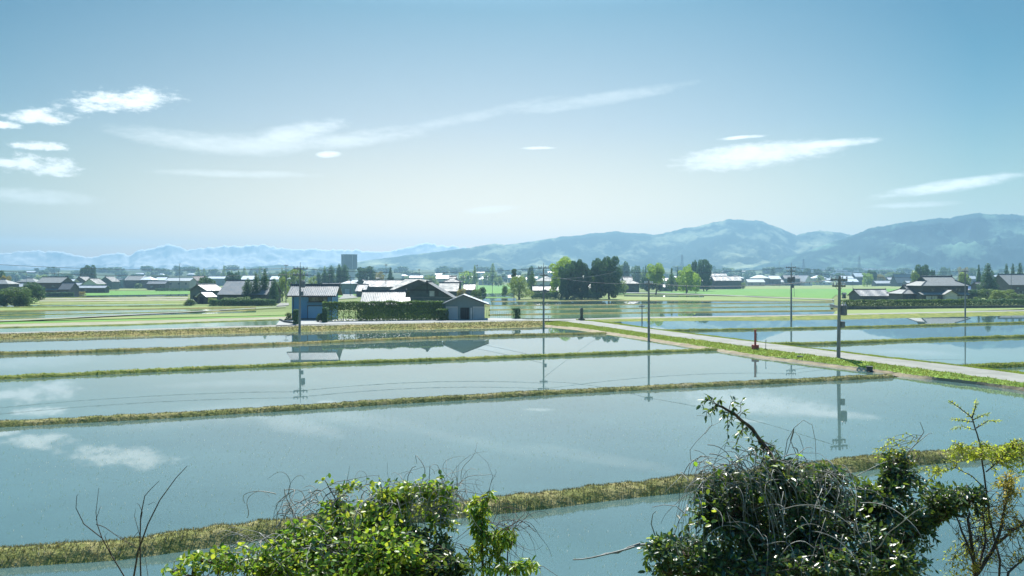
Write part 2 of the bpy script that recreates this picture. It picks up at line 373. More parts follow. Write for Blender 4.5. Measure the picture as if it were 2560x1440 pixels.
# ------------------------------------------------------------ world, sun, camera
SUN_EL, SUN_AZ = math.radians(52), math.radians(3.0)
def build_world():
    w = bpy.data.worlds.new('World'); SC.world = w; w.use_nodes = True
    nt = w.node_tree; N = nt.nodes; L = nt.links
    bg = N['Background']; bg.inputs['Strength'].default_value = 0.1
    sky = N.new('ShaderNodeTexSky'); sky.sky_type = 'NISHITA'; sky.sun_disc = False
    sky.sun_elevation = SUN_EL; sky.sun_rotation = SUN_AZ
    sky.altitude = 50; sky.air_density = 1.0; sky.dust_density = 0.6; sky.ozone_density = 2.0
    def math_(op, a, b=None, c=None, clamp=False):
        n = N.new('ShaderNodeMath'); n.operation = op; n.use_clamp = clamp
        for i, x in enumerate((a, b, c)):
            if x is None: continue
            if isinstance(x, (int, float)): n.inputs[i].default_value = x
            else: L.new(x, n.inputs[i])
        return n.outputs[0]
    tc = N.new('ShaderNodeTexCoord'); sep = N.new('ShaderNodeSeparateXYZ')
    L.new(tc.outputs['Generated'], sep.inputs[0])
    X, Y, Z = sep.outputs
    az = math_('ARCTAN2', X, Y); el = math_('ARCSINE', Z)
    # deep blue a little above the horizon, milky low down
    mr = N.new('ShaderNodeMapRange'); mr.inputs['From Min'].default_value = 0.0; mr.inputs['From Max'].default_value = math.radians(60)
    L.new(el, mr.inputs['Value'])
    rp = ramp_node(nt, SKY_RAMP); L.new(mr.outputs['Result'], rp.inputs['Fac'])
    # sky deepens to both sides: lens vignetting put into the sky colour
    a2 = math_('SUBTRACT', az, SKY_MID); a2 = math_('MULTIPLY', a2, a2)
    e2 = math_('MULTIPLY', el, 2.2, clamp=True)
    side = math_('MULTIPLY', a2, 2.8, clamp=True)
    side = math_('MULTIPLY', side, math_('ADD', e2, 0.45))
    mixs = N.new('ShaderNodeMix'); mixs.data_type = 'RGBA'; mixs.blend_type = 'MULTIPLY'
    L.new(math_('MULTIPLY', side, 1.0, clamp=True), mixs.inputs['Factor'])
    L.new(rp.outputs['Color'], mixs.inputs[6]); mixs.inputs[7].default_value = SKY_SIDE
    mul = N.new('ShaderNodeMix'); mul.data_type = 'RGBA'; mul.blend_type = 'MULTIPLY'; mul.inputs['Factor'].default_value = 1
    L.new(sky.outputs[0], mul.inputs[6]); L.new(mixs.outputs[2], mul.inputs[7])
    # clouds
    comb = N.new('ShaderNodeCombineXYZ'); L.new(az, comb.inputs[0]); L.new(el, comb.inputs[1])
    def cn(scale, sx, sy, detail, rough=0.62):
        mp = N.new('ShaderNodeMapping'); mp.inputs['Scale'].default_value = (sx, sy, 1)
        L.new(comb.outputs[0], mp.inputs['Vector'])
        return noise_node(nt, mp.outputs[0], scale, detail, rough)
    puffy = cn(38, 1.0, 2.2, 7, 0.68); wisp = cn(9, 1.0, 4.5, 7, 0.66); fine = cn(70, 1, 2.5, 4, 0.6)
    total = None
    for (px, py, rx, ry, tilt, kind, amt) in CLOUDS:
        ca = math.atan((px - 1280) / F); ce = math.atan((HZ - py) / F * math.cos(ca))
        rx /= F; ry /= F; t = math.radians(tilt)
        dx = math_('SUBTRACT', az, ca); dy = math_('SUBTRACT', el, ce)
        u = math_('ADD', math_('MULTIPLY', dx, math.cos(t) / rx), math_('MULTIPLY', dy, math.sin(t) / rx))
        v = math_('ADD', math_('MULTIPLY', dx, -math.sin(t) / ry), math_('MULTIPLY', dy, math.cos(t) / ry))
        if kind == 'arc':    # bowed band, thin ends
            v = math_('SUBTRACT', v, math_('MULTIPLY', math_('MULTIPLY', u, u), 1.1))
        r2 = math_('ADD', math_('MULTIPLY', u, u), math_('MULTIPLY', v, v))
        base = math_('SUBTRACT', 1.0, r2)
        nz = puffy if kind == 'puff' else wisp
        k = {'puff': 3.6, 'wisp': 2.6, 'arc': 2.2, 'lens': 2.3}[kind]
        s = math_('MULTIPLY_ADD', math_('SUBTRACT', nz, 0.5), k, base)
        s = math_('MULTIPLY_ADD', math_('SUBTRACT', fine, 0.5), 1.2, s)
        o = N.new('ShaderNodeMapRange'); o.interpolation_type = 'SMOOTHSTEP'
        o.inputs['From Min'].default_value = {'puff': 0.0, 'wisp': -0.3, 'arc': -0.5, 'lens': -0.1}[kind]
        o.inputs['From Max'].default_value = {'puff': 1.25, 'wisp': 1.6, 'arc': 1.8, 'lens': 1.25}[kind]
        o.inputs['To Max'].default_value = amt
        L.new(s, o.inputs['Value'])
        total = o.outputs['Result'] if total is None else math_('MAXIMUM', total, o.outputs['Result'])
    fin = N.new('ShaderNodeMix'); fin.data_type = 'RGBA'
    L.new(total, fin.inputs['Factor']); L.new(mul.outputs[2], fin.inputs[6]); fin.inputs[7].default_value = CLOUD_COL
    L.new(fin.outputs[2], bg.inputs['Color'])

SKY_RAMP = [(0.0, (1.0, 1.0, 1.0)), (0.3, (1.0, 1.0, 1.0)), (1.0, (1, 1, 1))]
SKY_SIDE = (0.5, 0.75, 0.9, 1)
CLOUD_COL = (8.0, 8.0, 7.6, 1)
CLOUDS = [
    (305, 250, 135, 30, 8, 'puff', 0.75), (105, 293, 85, 20, 4, 'puff', 0.75), (15, 312, 38, 10, 0, 'puff', 0.8),
    (100, 363, 72, 11, 2, 'puff', 0.8), (80, 412, 115, 24, 0, 'puff', 0.75), (60, 490, 130, 18, 0, 'wisp', 0.45),
    (600, 362, 270, 26, 2, 'arc', 0.42), (735, 335, 130, 26, 14, 'wisp', 0.5), (900, 345, 200, 22, 8, 'wisp', 0.35),
    (1180, 292, 220, 16, 12, 'wisp', 0.2), (1480, 250, 280, 17, 7, 'wisp', 0.22), (825, 386, 32, 9, 3, 'lens', 0.75),
    (1890, 388, 215, 34, 3, 'lens', 0.7), (2070, 360, 130, 12, 2, 'lens', 0.7), (1345, 370, 48, 4, 0, 'lens', 0.6), (1850, 344, 62, 5, 2, 'lens', 0.7),
    (2370, 465, 150, 15, 7, 'wisp', 0.9), (2290, 512, 90, 8, 0, 'wisp', 0.5), (2510, 440, 50, 7, 0, 'wisp', 0.6),
    (1220, 525, 80, 10, 5, 'wisp', 0.35), (220, 605, 260, 10, 1, 'wisp', 0.4), (600, 435, 200, 10, 1, 'wisp', 0.3)]

def build_light_camera():
    s = Vector((math.sin(SUN_AZ) * math.cos(SUN_EL), math.cos(SUN_AZ) * math.cos(SUN_EL), math.sin(SUN_EL)))
    ld = bpy.data.lights.new('sun', 'SUN'); ld.energy = SUN_E; ld.angle = math.radians(0.55); ld.color = (1.0, 0.955, 0.88)
    lo = bpy.data.objects.new('sun', ld); COL.objects.link(lo)
    lo.rotation_euler = s.to_track_quat('Z', 'Y').to_euler(); lo.location = (0, 100, 300)
    cd = bpy.data.cameras.new('camera'); co = bpy.data.objects.new('camera', cd); COL.objects.link(co)
    cd.sensor_width = 36; cd.lens = 28.0; cd.clip_start = 0.3; cd.clip_end = 80000
    cd.shift_y = -(720 - HZ) / 2560
    co.location = (0, 0, CH); co.rotation_euler = (math.radians(90), 0, 0)
    SC.camera = co

def build_haze():
    b = MB(); x, y0, y1, z0, z1 = 4700, -300, 6000, -5.0, 290
    b.box((0, (y0 + y1) / 2, (z0 + z1) / 2), (2 * x, y1 - y0, z1 - z0))
    m = bpy.data.materials.new('haze_air'); m.use_nodes = True; nt = m.node_tree
    nt.nodes.remove(nt.nodes['Principled BSDF'])
    v = nt.nodes.new('ShaderNodeVolumePrincipled')
    v.inputs['Color'].default_value = HAZE_COL; v.inputs['Density'].default_value = HAZE_DENS
    v.inputs['Anisotropy'].default_value = HAZE_ANI
    nt.links.new(v.outputs[0], nt.nodes['Material Output'].inputs['Volume'])
    o = b.build('haze', m); stuff(o)
    o['label'] = 'pale blue haze over the whole plain'
HAZE_COL = (0.62, 0.83, 1.0, 1); HAZE_DENS = 7e-5; HAZE_ANI = 0.25

# ------------------------------------------------------------ ground
def lerp_rail(r, n):
    """photo rail [(x,y,z)] resampled at n even steps of x -> list of world points"""
    xs = [p[0] for p in r]
    out = []
    for i in range(n):
        x = xs[0] + (xs[-1] - xs[0]) * i / (n - 1)
        for a, b in zip(r, r[1:]):
            if x <= b[0] + 1e-6: break
        t = min(1, max(0, (x - a[0]) / (b[0] - a[0])))
        out.append(G(x, a[1] + (b[1] - a[1]) * t, a[2] + (b[2] - a[2]) * t))
    return out

def zr(pts, z): return [(x, y, z) for x, y in pts]

def loft(name, rails, m, n=160, rough=0.0, freq=0.6, kind='structure', sub=1):
    R = [lerp_rail(r, n) for r in rails]
    if sub > 1:
        R2 = []
        for a, b in zip(R, R[1:]):
            for k in range(sub):
                R2.append([p.lerp(q, k / sub) for p, q in zip(a, b)])
        R2.append(R[-1]); R = R2
    V, Fc = [], []
    for j, rail in enumerate(R):
        for i, p in enumerate(rail):
            p = p.copy()
            if rough and 0 < j < len(R):
                p.z += (mnoise.noise(p * freq) + 0.6 * mnoise.noise(p * freq * 3.1)) * rough
            V.append(p)
    for j in range(len(R) - 1):
        for i in range(n - 1):
            a = j * n + i
            Fc.append((a, a + 1, a + n + 1, a + n))
    b = MB(); b.add(V, Fc)
    o = b.build(name, m, smooth=True)
    if sum(p.normal.z for p in o.data.polygons) < 0:
        o.data.flip_normals()
    if kind: o['kind'] = kind
    return o

def sheet(name, pts, z, m, kind='structure'):
    b = MB(); P = [G(x, y, z) for x, y in pts]
    b.add(P, [tuple(range(len(P)))])
    o = b.build(name, m)
    if o.data.polygons[0].normal.z < 0: o.data.flip_normals()
    o['kind'] = kind
    return o

def resample(pts, step):
    out = [pts[0].copy()]; 
    for a, b in zip(pts, pts[1:]):
        L = (b - a).length; k = max(1, int(round(L / step)))
        for i in range(1, k + 1): out.append(a.lerp(b, i / k))
    return out

def dike(rail, w, h, m, step=0.5, rough=0.1, name='dike', z=0.0, foot=True):
    """earth ridge whose near waterline is the given photo line"""
    pts = resample([G(x, y, z) for x, y in rail], step)
    prof = [(-0.15, -0.12), (0.0, 0.02), (0.16, 0.62), (0.3, 0.95), (0.55, 1.0), (0.78, 0.85), (0.93, 0.4), (1.02, 0.0), (1.15, -0.12)]
    V = []; n = len(pts)
    for i, p in enumerate(pts):
        t = (pts[min(i + 1, n - 1)] - pts[max(i - 1, 0)]).normalized()
        nv = Vector((-t.y, t.x, 0))
        if nv.y < 0: nv = -nv
        wob = mnoise.noise(p * 0.18) * 0.12 * w
        hh = h * (1 + 0.22 * mnoise.noise(p * 0.35) + 0.15 * mnoise.noise(p * 1.3))
        for k, (o, q) in enumerate(prof):
            c = p + nv * (o * w + wob)
            zz = q * hh if q >= 0 else q
            if 0 < k < len(prof) - 1:
                j = mnoise.noise(c * 1.9 + Vector((0, 0, 5))) * rough
                zz += j; c = c + nv * j * 0.7
            V.append(Vector((c.x, c.y, z + zz)))
    K = len(prof); Fc = []
    for i in range(n - 1):
        for k in range(K - 1):
            a = i * K + k
            Fc.append((a, a + K, a + K + 1, a + 1))
    b = MB(); b.add(V, Fc)
    o = b.build(name, m, smooth=True)
    if sum(p.normal.z for p in o.data.polygons) < 0: o.data.flip_normals()
    structure(o)
    return o, pts

def blades(name, spots, hmin, hmax, m, per=3, width=0.03, lean=0.5):
    """grass: spots is an (n,3) array of foot points"""
    S = np.repeat(np.asarray(spots), per, axis=0); n = len(S)
    S = S + RNG.normal(0, 0.04, (n, 3)) * np.array([1, 1, 0])
    h = RNG.uniform(hmin, hmax, n)[:, None]; a = RNG.uniform(0, 2 * np.pi, n)
    side = np.stack([np.cos(a), np.sin(a), np.zeros(n)], 1) * width
    l = RNG.uniform(0, 2 * np.pi, n); ln = np.stack([np.cos(l), np.sin(l), np.zeros(n)], 1) * RNG.uniform(0.1, lean, n)[:, None] * h
    up = np.array([0, 0, 1.0])
    mid = S + ln * 0.4 + up * h * 0.6; tip = S + ln + up * h
    V = np.stack([S - side, S + side, mid + side * 0.7, tip, mid - side * 0.7], 1).reshape(-1, 3)
    i = np.arange(n)[:, None] * 5
    T = np.concatenate([i + np.array([[0, 1, 2]]), i + np.array([[0, 2, 4]]), i + np.array([[4, 2, 3]])], 0)
    o = link(name, arr_mesh(name, V, T), m)
    return stuff(o)

def surf_points(o, count, ymax=None):
    """random points on an object's upward faces"""
    me = o.data; vs = np.array([v.co[:] for v in me.vertices])
    ar, tri = [], []
    for p in me.polygons:
        v = p.vertices
        for k in range(1, len(v) - 1):
            tri.append((v[0], v[k], v[k + 1]))
    tri = np.array(tri); A, B, C = vs[tri[:, 0]], vs[tri[:, 1]], vs[tri[:, 2]]
    ar = np.linalg.norm(np.cross(B - A, C - A), axis=1)
    idx = RNG.choice(len(tri), count, p=ar / ar.sum())
    r1 = np.sqrt(RNG.random(count))[:, None]; r2 = RNG.random(count)[:, None]
    P = A[idx] * (1 - r1) + B[idx] * r1 * (1 - r2) + C[idx] * r1 * r2
    return P[P[:, 2] > 0.03]

def build_ground():
    # one sheet to the horizon
    b = MB(); ys = [-250, 1000, 1300, 1750, 4000, 5800]; V = []
    for y in ys: V += [(-4550, y, gz(min(y, 4000)) - 0.12), (4550, y, gz(min(y, 4000)) - 0.12)]
    b.add(V, [(2 * j, 2 * j + 1, 2 * j + 3, 2 * j + 2) for j in range(len(ys) - 1)])
    structure(b.build('ground', M['ground']))
    b = MB(); ys = [1200, 1300, 1750, 4000, 5700]; V = []
    for y in ys: V += [(-4500, y, gz(min(y, 4000)) + 0.15), (4500, y, gz(min(y, 4000)) + 0.15)]
    b.add(V, [(2 * j, 2 * j + 1, 2 * j + 3, 2 * j + 2) for j in range(len(ys) - 1)])
    structure(b.build('far_plain', M['far_plain']))
    # railway embankment under the camera
    b = MB(); V = []; n = 80; rows = [(-14, -0.3), (-7, 4.7), (2.2, 4.9), (4.5, 4.5), (18.0, -0.3)]
    rows2 = []
    for (y0, z0), (y1, z1) in zip(rows, rows[1:]):
        for k in range(5): rows2.append((y0 + (y1 - y0) * k / 5, z0 + (z1 - z0) * k / 5))
    rows2.append(rows[-1])
    for y, z in rows2:
        for i in range(n):
            x = -70 + 140 * i / (n - 1); p = Vector((x, y, z))
            V.append((x, y, z + 0.12 * mnoise.noise(p * 0.5)))
    b.add(V, [(j * n + i, j * n + i + 1, (j + 1) * n + i + 1, (j + 1) * n + i) for j in range(len(rows2) - 1) for i in range(n - 1)])
    structure(b.build('railway_embankment', M['slope'], smooth=True))

    # flooded paddies
    def wsheet(pts, m, z=0.0): sheet('water', pts, z, m)
    near = [(-260, 14), (260, 14)]
    b = MB(); P = [Vector((-120, 15, 0)), Vector((120, 15, 0))]
    far = [G(x, y) for x, y in [(2900, 1060), (2750, 1000), (2560, 974), (2261, 942), (2191, 929), (2000, 905), (1792, 878), (1726, 869), (1518, 837), (1430, 822), (1355, 817), (1200, 819), (1000, 824), (740, 828), (300, 841), (0, 848), (-500, 864)]]
    # one sheet per field so that the rows follow each field
    D1r = [(-900, 1500), (-100, 1430), (0, 1420), (300, 1400), (680, 1347), (1200, 1288), (1400, 1268), (1700, 1232), (2000, 1200), (2200, 1173), (2560, 1140), (3300, 1080)]
    D2r = [(-900, 1112), (-100, 1074), (0, 1068), (400, 1047), (800, 1023), (1100, 1004), (1400, 986), (1700, 971), (2000, 957), (2236, 945)]
    D3r = [(-600, 972), (-100, 955), (0, 949), (400, 930), (800, 913), (1200, 899), (1600, 884), (1795, 877)]
    D4r = [(-500, 908), (-100, 894), (0, 888), (300, 880), (600, 867), (750, 861), (1000, 850), (1250, 842), (1518, 836)]
    b1 = MB()
    b1.add([(-70, 14, 0), (90, 14, 0)] + [G(x, y) + Vector((0, 0.5, 0)) for x, y in reversed(D1r)], [tuple(range(2 + len(D1r)))])
    o = b1.build('water', M['water_near']); structure(o)
    if o.data.polygons[0].normal.z < 0: o.data.flip_normals()
    def back(r, dy=0.35): return [G(x, y) + Vector((0, dy, 0)) for x, y in r]
    def wpoly(front, backr, extra, m):
        pts = front + extra + list(reversed(backr))
        bb = MB(); bb.add([(p.x, p.y, 0.0) for p in pts], [tuple(range(len(pts)))])
        q = bb.build('water', m); structure(q)
        if q.data.polygons[0].normal.z < 0: q.data.flip_normals()
    wpoly(back(D1r, .5), back(D2r), [G(2900, 1050), G(2560, 974), G(2261, 941)], M['water_near'])
    wpoly(back(D2r), back(D3r), [G(2236, 938), G(2191, 928), G(2000, 904)], M['water'])
    wpoly(back(D3r), back(D4r), [G(1795, 876), G(1726, 868)], M['water'])
    top = [(-500, 863), (0, 848), (300, 841), (740, 828), (1000, 824), (1200, 821), (1355, 817), (1440, 824), (1518, 835)]
    wpoly(back(D4r), [G(x, y) for x, y in top], [], M['water'])
    # right of the lane
    rt = [(1480, 801), (1600, 801), (1760, 799), (1900, 798.5), (2100, 795.5), (2300, 792), (2560, 787), (3000, 779)]
    rb = [(1480, 801), (1540, 807), (1640, 823), (1800, 842), (1939, 862), (2100, 879), (2250, 897), (2428, 917), (2560, 931), (2900, 970)]
    sheet('water', rb + list(reversed(rt)), 0.0, M['water'])

    # dikes
    d1, p1 = dike(D1r, 1.15, 0.36, M['dike'], 0.16, 0.07)
    d2, p2 = dike(D2r, 0.85, 0.24, M['dike'], 0.22, 0.05)
    d3, p3 = dike(D3r, 0.85, 0.25, M['dike_green'], 0.4, 0.045)
    d4, p4 = dike(D4r, 1.0, 0.28, M['bank'], 0.5, 0.05)
    ra, _ = dike([(1650, 829), (1900, 825), (2200, 818.5), (2560, 808.5), (2900, 799)], 0.9, 0.27, M['dike_green'], 0.6, 0.05)
    rb_, _ = dike([(1930, 864.5), (2093, 861), (2274, 853), (2560, 844), (2900, 833)], 0.9, 0.3, M['dike_green'], 0.5, 0.06)
    rc, _ = dike([(2425, 924), (2560, 917), (2900, 900)], 0.95, 0.32, M['dike_green'], 0.4, 0.06)

    # lane along the left, its bank, the yard, the lane running down to the right
    bot = zr([(-500, 867), (0, 850), (300, 843), (740, 830), (1000, 825.5), (1200, 822), (1362, 818)], -0.03)
    mid = zr([(-500, 858), (0, 842.5), (300, 835), (740, 823), (1000, 817.5), (1200, 813.5), (1362, 810)], 0.30)
    top = [(-500, 850, .5), (0, 835, .5), (300, 827, .52), (740, 815.5, .62), (1000, 809, .7), (1200, 805, .7), (1362, 801.5, .7)]
    bk = loft('bank', [bot, mid, top], M['bank'], 420, 0.10, 0.7, sub=4)
    r0 = [(-500, 850, .5), (0, 835, .5), (300, 827, .52), (740, 815.5, .62), (1000, 809, .7), (1200, 805, .7), (1362, 801.7, .66), (1440, 801.5, .5)]
    r1 = [(-500, 846.5, .5), (0, 831.3, .5), (300, 823.3, .52), (740, 811, .62), (1000, 804.5, .7), (1200, 800.5, .7), (1362, 797.8, .66), (1440, 797, .5)]
    loft('road', [r0, r1], M['road'], 200, 0.012)
    sheet('yard', [(690, 813), (1000, 805.5), (1200, 802), (1330, 799.5), (1290, 796), (1216, 795), (1120, 796), (830, 797), (700, 800)], 0.71, M['yard'])
    le = zr([(1362, 802), (1400, 803), (1480, 813), (1640, 836), (1800, 857), (2000, 884), (2200, 908), (2400, 935), (2560, 957), (2760, 986)], 0.5)
    ri = zr([(1362, 798), (1400, 797.5), (1480, 803), (1640, 824), (1800, 844), (2000, 868), (2200, 893), (2400, 915), (2560, 936), (2760, 963)], 0.5)
    loft('road', [le, ri], M['road'], 200, 0.015)
    wl = zr([(1362, 818), (1440, 826), (1518, 838), (1620, 852), (1726, 870), (1792, 879), (1900, 897), (2000, 909), (2100, 922), (2191, 932), (2261, 944), (2350, 953), (2450, 964), (2560, 980), (2760, 1012)], -0.04)
    wm = zr([(1362, 812), (1440, 818), (1518, 829), (1620, 844.5), (1726, 861), (1792, 871), (1900, 888), (2000, 900), (2100, 912.5), (2191, 923), (2261, 934), (2350, 944.5), (2450, 955), (2560, 970), (2760, 1000)], 0.2)
    loft('verge', [wm, le], M['verge'], 300, 0.06, 0.8, sub=4)
    loft('mud_bank', [wl, wm], M['mud'], 400, 0.07, 1.1, sub=4)
    wr = zr([(1440, 799), (1480, 801.5), (1540, 807), (1640, 823), (1800, 842), (1939, 862), (2100, 879), (2250, 897), (2428, 917), (2560, 931), (2760, 956)], -0.03)
    ri2 = zr([(1440, 799.5), (1480, 803), (1540, 811), (1640, 824), (1800, 844), (2000, 868), (2200, 893), (2400, 915), (2560, 936), (2760, 963)], 0.5)
    loft('verge', [ri2, wr], M['verge'], 300, 0.05, 0.8, sub=3)
    # lane leaving to the right and its bank
    f0 = zr([(1380, 805), (1480, 804), (1600, 803.5), (1760, 801.5), (1900, 800), (2100, 797), (2300, 793.5), (2560, 788), (2900, 781)], -0.03)
    FZ = [.2, .22, .27, .33, .4, .45, .45, .45, .45]
    f1 = [(x, y, z) for (x, y), z in zip([(1380, 801), (1480, 799), (1600, 796), (1760, 793.5), (1900, 791.5), (2100, 787.7), (2300, 783.5), (2560, 778), (2900, 771)], FZ)]
    f2 = [(x, y, z) for (x, y), z in zip([(1380, 797.5), (1480, 795.7), (1600, 792.6), (1760, 790.2), (1900, 788.3), (2100, 784.6), (2300, 780.4), (2560, 775), (2900, 768)], FZ)]
    loft('bank', [f0, f1], M['dike_green'], 300, 0.08, 0.7, sub=4)
    loft('road', [f1, f2], M['road'], 200, 0.01)
    # a bare concrete ramp into the near field
    if False: loft('ramp', [zr([(2262, 934), (2310, 938), (2360, 942.5), (2415, 949)], 0.33), zr([(2300, 920.5), (2340, 926), (2390, 932.5), (2440, 940)], 0.515)], M['road'], 20, 0.01)

    # ---- fields behind, left of the barn (x, y rows from the photo)
    def strip(pl, pr, m, z=0.0, x0=-700, x1=730, nm='field'):
        """pl/pr = (top,bottom) rows at x=0 and at x=720"""
        def yy(i, x): return pl[i] + (pr[i] - pl[i]) * x / 720
        sheet(nm, [(x0, yy(1, x0)), (x1, yy(1, x1)), (x1, yy(0, x1)), (x0, yy(0, x0))], z, m)
    wn = 'water'
    strip((821, 834), (800, 811), M['water_rice'], 0.02, nm=wn)
    strip((811, 820), (791, 799), M['stubble'], 0.05)
    strip((805.5, 810), (788, 790.5), M['crop'], 0.04, x1=715)
    strip((810, 811.5), (790.5, 792), M['crop_dull'], 0.035, x1=715)
    strip((799, 803.5), (779, 787), M['crop_dull'], 0.03, x1=715)
    strip((790, 798), (776, 779), M['water_rice'], 0.02, x0=-600, x1=640, nm=wn)
    strip((780, 786.5), (770, 775), M['water_rice'], 0.02, x0=-600, x1=640, nm=wn)
    strip((770, 776), (763, 768), M['crop_dull'], 0.03, x0=-600, x1=520)
    strip((763, 767.5), (759, 763), M['water_rice'], 0.02, x0=-600, x1=480, nm=wn)
    strip((754, 763), (752, 759), M['crop_dull'], 0.03, x0=-200, x1=470)
    strip((744, 753.5), (741, 751.5), M['stubble'], 0.03, x0=100, x1=470)
    sheet('water', [(105, 744), (470, 740), (470, 735), (110, 739)], 0.02, M['water'])
    sheet('field', [(210, 739), (480, 735), (480, 727), (215, 727)], 0.04, M['crop'])
    sheet('field', [(270, 726), (365, 725), (365, 719), (270, 719)], 0.05, M['crop_dull'])
    for r, w, h, mm in [([(-300, 827), (0, 820.5), (300, 814), (700, 800)], 1.0, 0.18, 'dike_green'), ([(-300, 817.5), (0, 812), (300, 804.5), (715, 792.5)], 0.9, 0.1, 'bank'),
                    ([(-300, 798), (0, 795), (300, 787), (560, 778)], 0.6, 0.06, 'dike_green'), ([(-300, 785.5), (0, 783.5), (300, 778.5), (640, 772)], 0.6, 0.06, 'bank'), ([(100, 757.5), (300, 754), (475, 752.5)], 1.2, 0.2, 'bank'), ([(100, 751), (300, 749), (475, 747)], 1.4, 0.25, 'dike_green'),
                    ([(-300, 805), (0, 799.5), (200, 795), (400, 785), (640, 776)], 1.0, 0.12, 'bank'),
                    ([(-300, 791), (0, 788.8), (300, 783), (640, 775)], 1.0, 0.12, 'dike_green'),
                    ([(-300, 780), (0, 778.5), (300, 774.5), (640, 768.5)], 1.2, 0.22, 'bank'),
                    ([(-300, 771), (0, 769.5), (300, 766), (480, 763)], 1.4, 0.25, 'dike_green'),
                    ([(100, 762), (300, 759), (480, 757)], 1.5, 0.2, 'dike_green'),
                    ([(105, 746), (300, 744), (470, 742)], 2.0, 0.3, 'dike_green')]:
        dike(r, w, h, M[mm], 2.0, 0.04)
    # pale track climbing to the right
    loft('path', [zr([(-300, 808), (0, 803), (267, 790.3), (520, 777.5), (715, 766.3)], 0.25), zr([(-300, 805), (0, 801), (267, 788.3), (520, 776), (715, 765.2)], 0.25)], M['road'], 80)
    # ---- fields behind, right of the farm
    S = lambda pts, m, z=0.02, nm='field': sheet(nm, pts, z, m)
    S([(1225, 796), (1400, 796), (1480, 795), (1650, 792), (1650, 783), (1225, 789)], M['water_rice'], 0.01, 'water')
    S([(1650, 792), (2110, 784), (2110, 776), (1650, 783)], M['water'], 0.01, 'water')
    S([(1225, 789), (2110, 776), (2110, 766), (1225, 776)], M['water_rice'], 0.012, 'water')
    S([(1225, 776), (2085, 766), (2085, 757), (1225, 765)], M['water_rice'], 0.014, 'water')
    S([(1225, 765), (2085, 757), (2085, 750), (1500, 749), (1225, 755)], M['water'], 0.016, 'water')
    S([(1500, 750), (2080, 753), (2080, 745), (1900, 741), (1540, 741)], M['crop_dull'], 0.03)
    S([(1560, 741), (1760, 743), (1760, 740), (1560, 738)], M['water'], 0.04, 'water')
    S([(1530, 736), (1640, 732), (2080, 746), (2090, 737), (2260, 735), (2260, 722), (1860, 722), (1640, 730), (1540, 731)], M['crop'], 0.05)
    S([(1860, 722), (2270, 722), (2270, 712), (1860, 714)], M['crop_dull'], 0.055)
    S([(1200, 745), (1280, 744), (1275, 712), (1180, 714)], M['crop'], 0.03)
    S([(1205, 742), (1285, 742), (1285, 733), (1205, 734)], M['water'], 0.04, 'water')
    S([(1205, 760), (1290, 760), (1290, 746), (1205, 746)], M['water'], 0.03, 'water')
    for r, w, h in [([(1225, 788.5), (1500, 784), (2110, 777)], 1.0, 0.22), ([(1225, 775.5), (1500, 772.5), (2085, 766)], 1.0, 0.2),
                    ([(1215, 765), (1500, 762.5), (2085, 757)], 1.0, 0.2), ([(1230, 754.5), (1500, 751.5), (2085, 753.5)], 1.2, 0.2),
                    ([(2085, 773), (2240, 771)], 1.3, 0.3)]:
        dike(r, w, h, M['bank'], 2.0, 0.03)
    loft('path', [zr([(1540, 732.5), (1640, 733), (1850, 740), (1900, 743), (2085, 750)], 0.2), zr([(1540, 730.5), (1640, 731.5), (1850, 738.5), (1900, 741.5), (2085, 748.3)], 0.2)], M['road'], 60)
    S([(2080, 789), (2300, 782), (2560, 773), (2700, 769), (2560, 766), (2300, 772), (2090, 776)], M['crop_dull'], 0.05)
    S([(780, 745), (880, 742), (890, 735), (845, 735)], M['crop'], 0.05)
    loft('path', [zr([(840, 758), (892, 756)], 0.1), zr([(840, 756), (892, 754.5)], 0.1)], M['road'], 8)
    S([(845, 748), (895, 744), (878, 734), (842, 733), (858, 738)], M['road'], 0.08, 'path')
    S([(690, 765), (722, 763), (722, 757), (700, 757)], M['road'], 0.06, 'path')

    # rough grass growing on the near dikes, banks and verges
    blades('dike_grass', surf_points(d1, 22000), 0.02, 0.09, M['grass'], 3, 0.010, 1.2)
    blades('dike_grass', surf_points(d2, 9000), 0.02, 0.07, M['grass'], 3, 0.015, 1.2)
    for o in list(COL.objects):
        if o.name.startswith('verge'):
            blades('verge_grass', surf_points(o, 14000), 0.03, 0.15, M['grass_green'], 3, 0.016, 0.9)
    blades('bank_grass', surf_points(bk, 14000), 0.03, 0.15, M['grass'], 2, 0.028, 1.0)
    for o in (d3, rb_, rc, ra):
        blades('dike_grass', surf_points(o, 3500), 0.03, 0.10, M['grass_green'], 2, 0.03, 1.0)
    blades('dike_grass', surf_points(d4, 4500), 0.03, 0.11, M['grass'], 2, 0.03, 0.9)
    # rows of rice seedlings in the two nearest fields
    a = math.radians(-9)
    def seedlings(y0, y1, frm, to, dx, dy, slope):
        xs = np.arange(-60, 75, dx); ys = np.arange(0, 60, dy)
        gx, gy = np.meshgrid(xs, ys); gx = gx.ravel(); gy = gy.ravel()
        wx = gx - 0.16 * gy; wy = y0 + gy
        lo = np.interp(wx, *frm); hi = np.interp(wx, *to)
        k = (wy > lo) & (wy < hi) & (np.abs(wx) < wy * 0.72)
        p = np.stack([wx[k], wy[k], np.zeros(k.sum())], 1)
        p[:, :2] += RNG.normal(0, 0.025, (len(p), 2))
        return p
    def xy(r, off): q = [G(x, y) for x, y in r]; return [p.x for p in q], [p.y + off for p in q]
    pA = seedlings(17, 0, ([-80, 80], [18, 18]), xy(D1r, -1.2), 0.3, 0.17, 0)
    pB = seedlings(19, 0, xy(D1r, 2.6), xy(D2r, -1.0), 0.3, 0.22, 0)
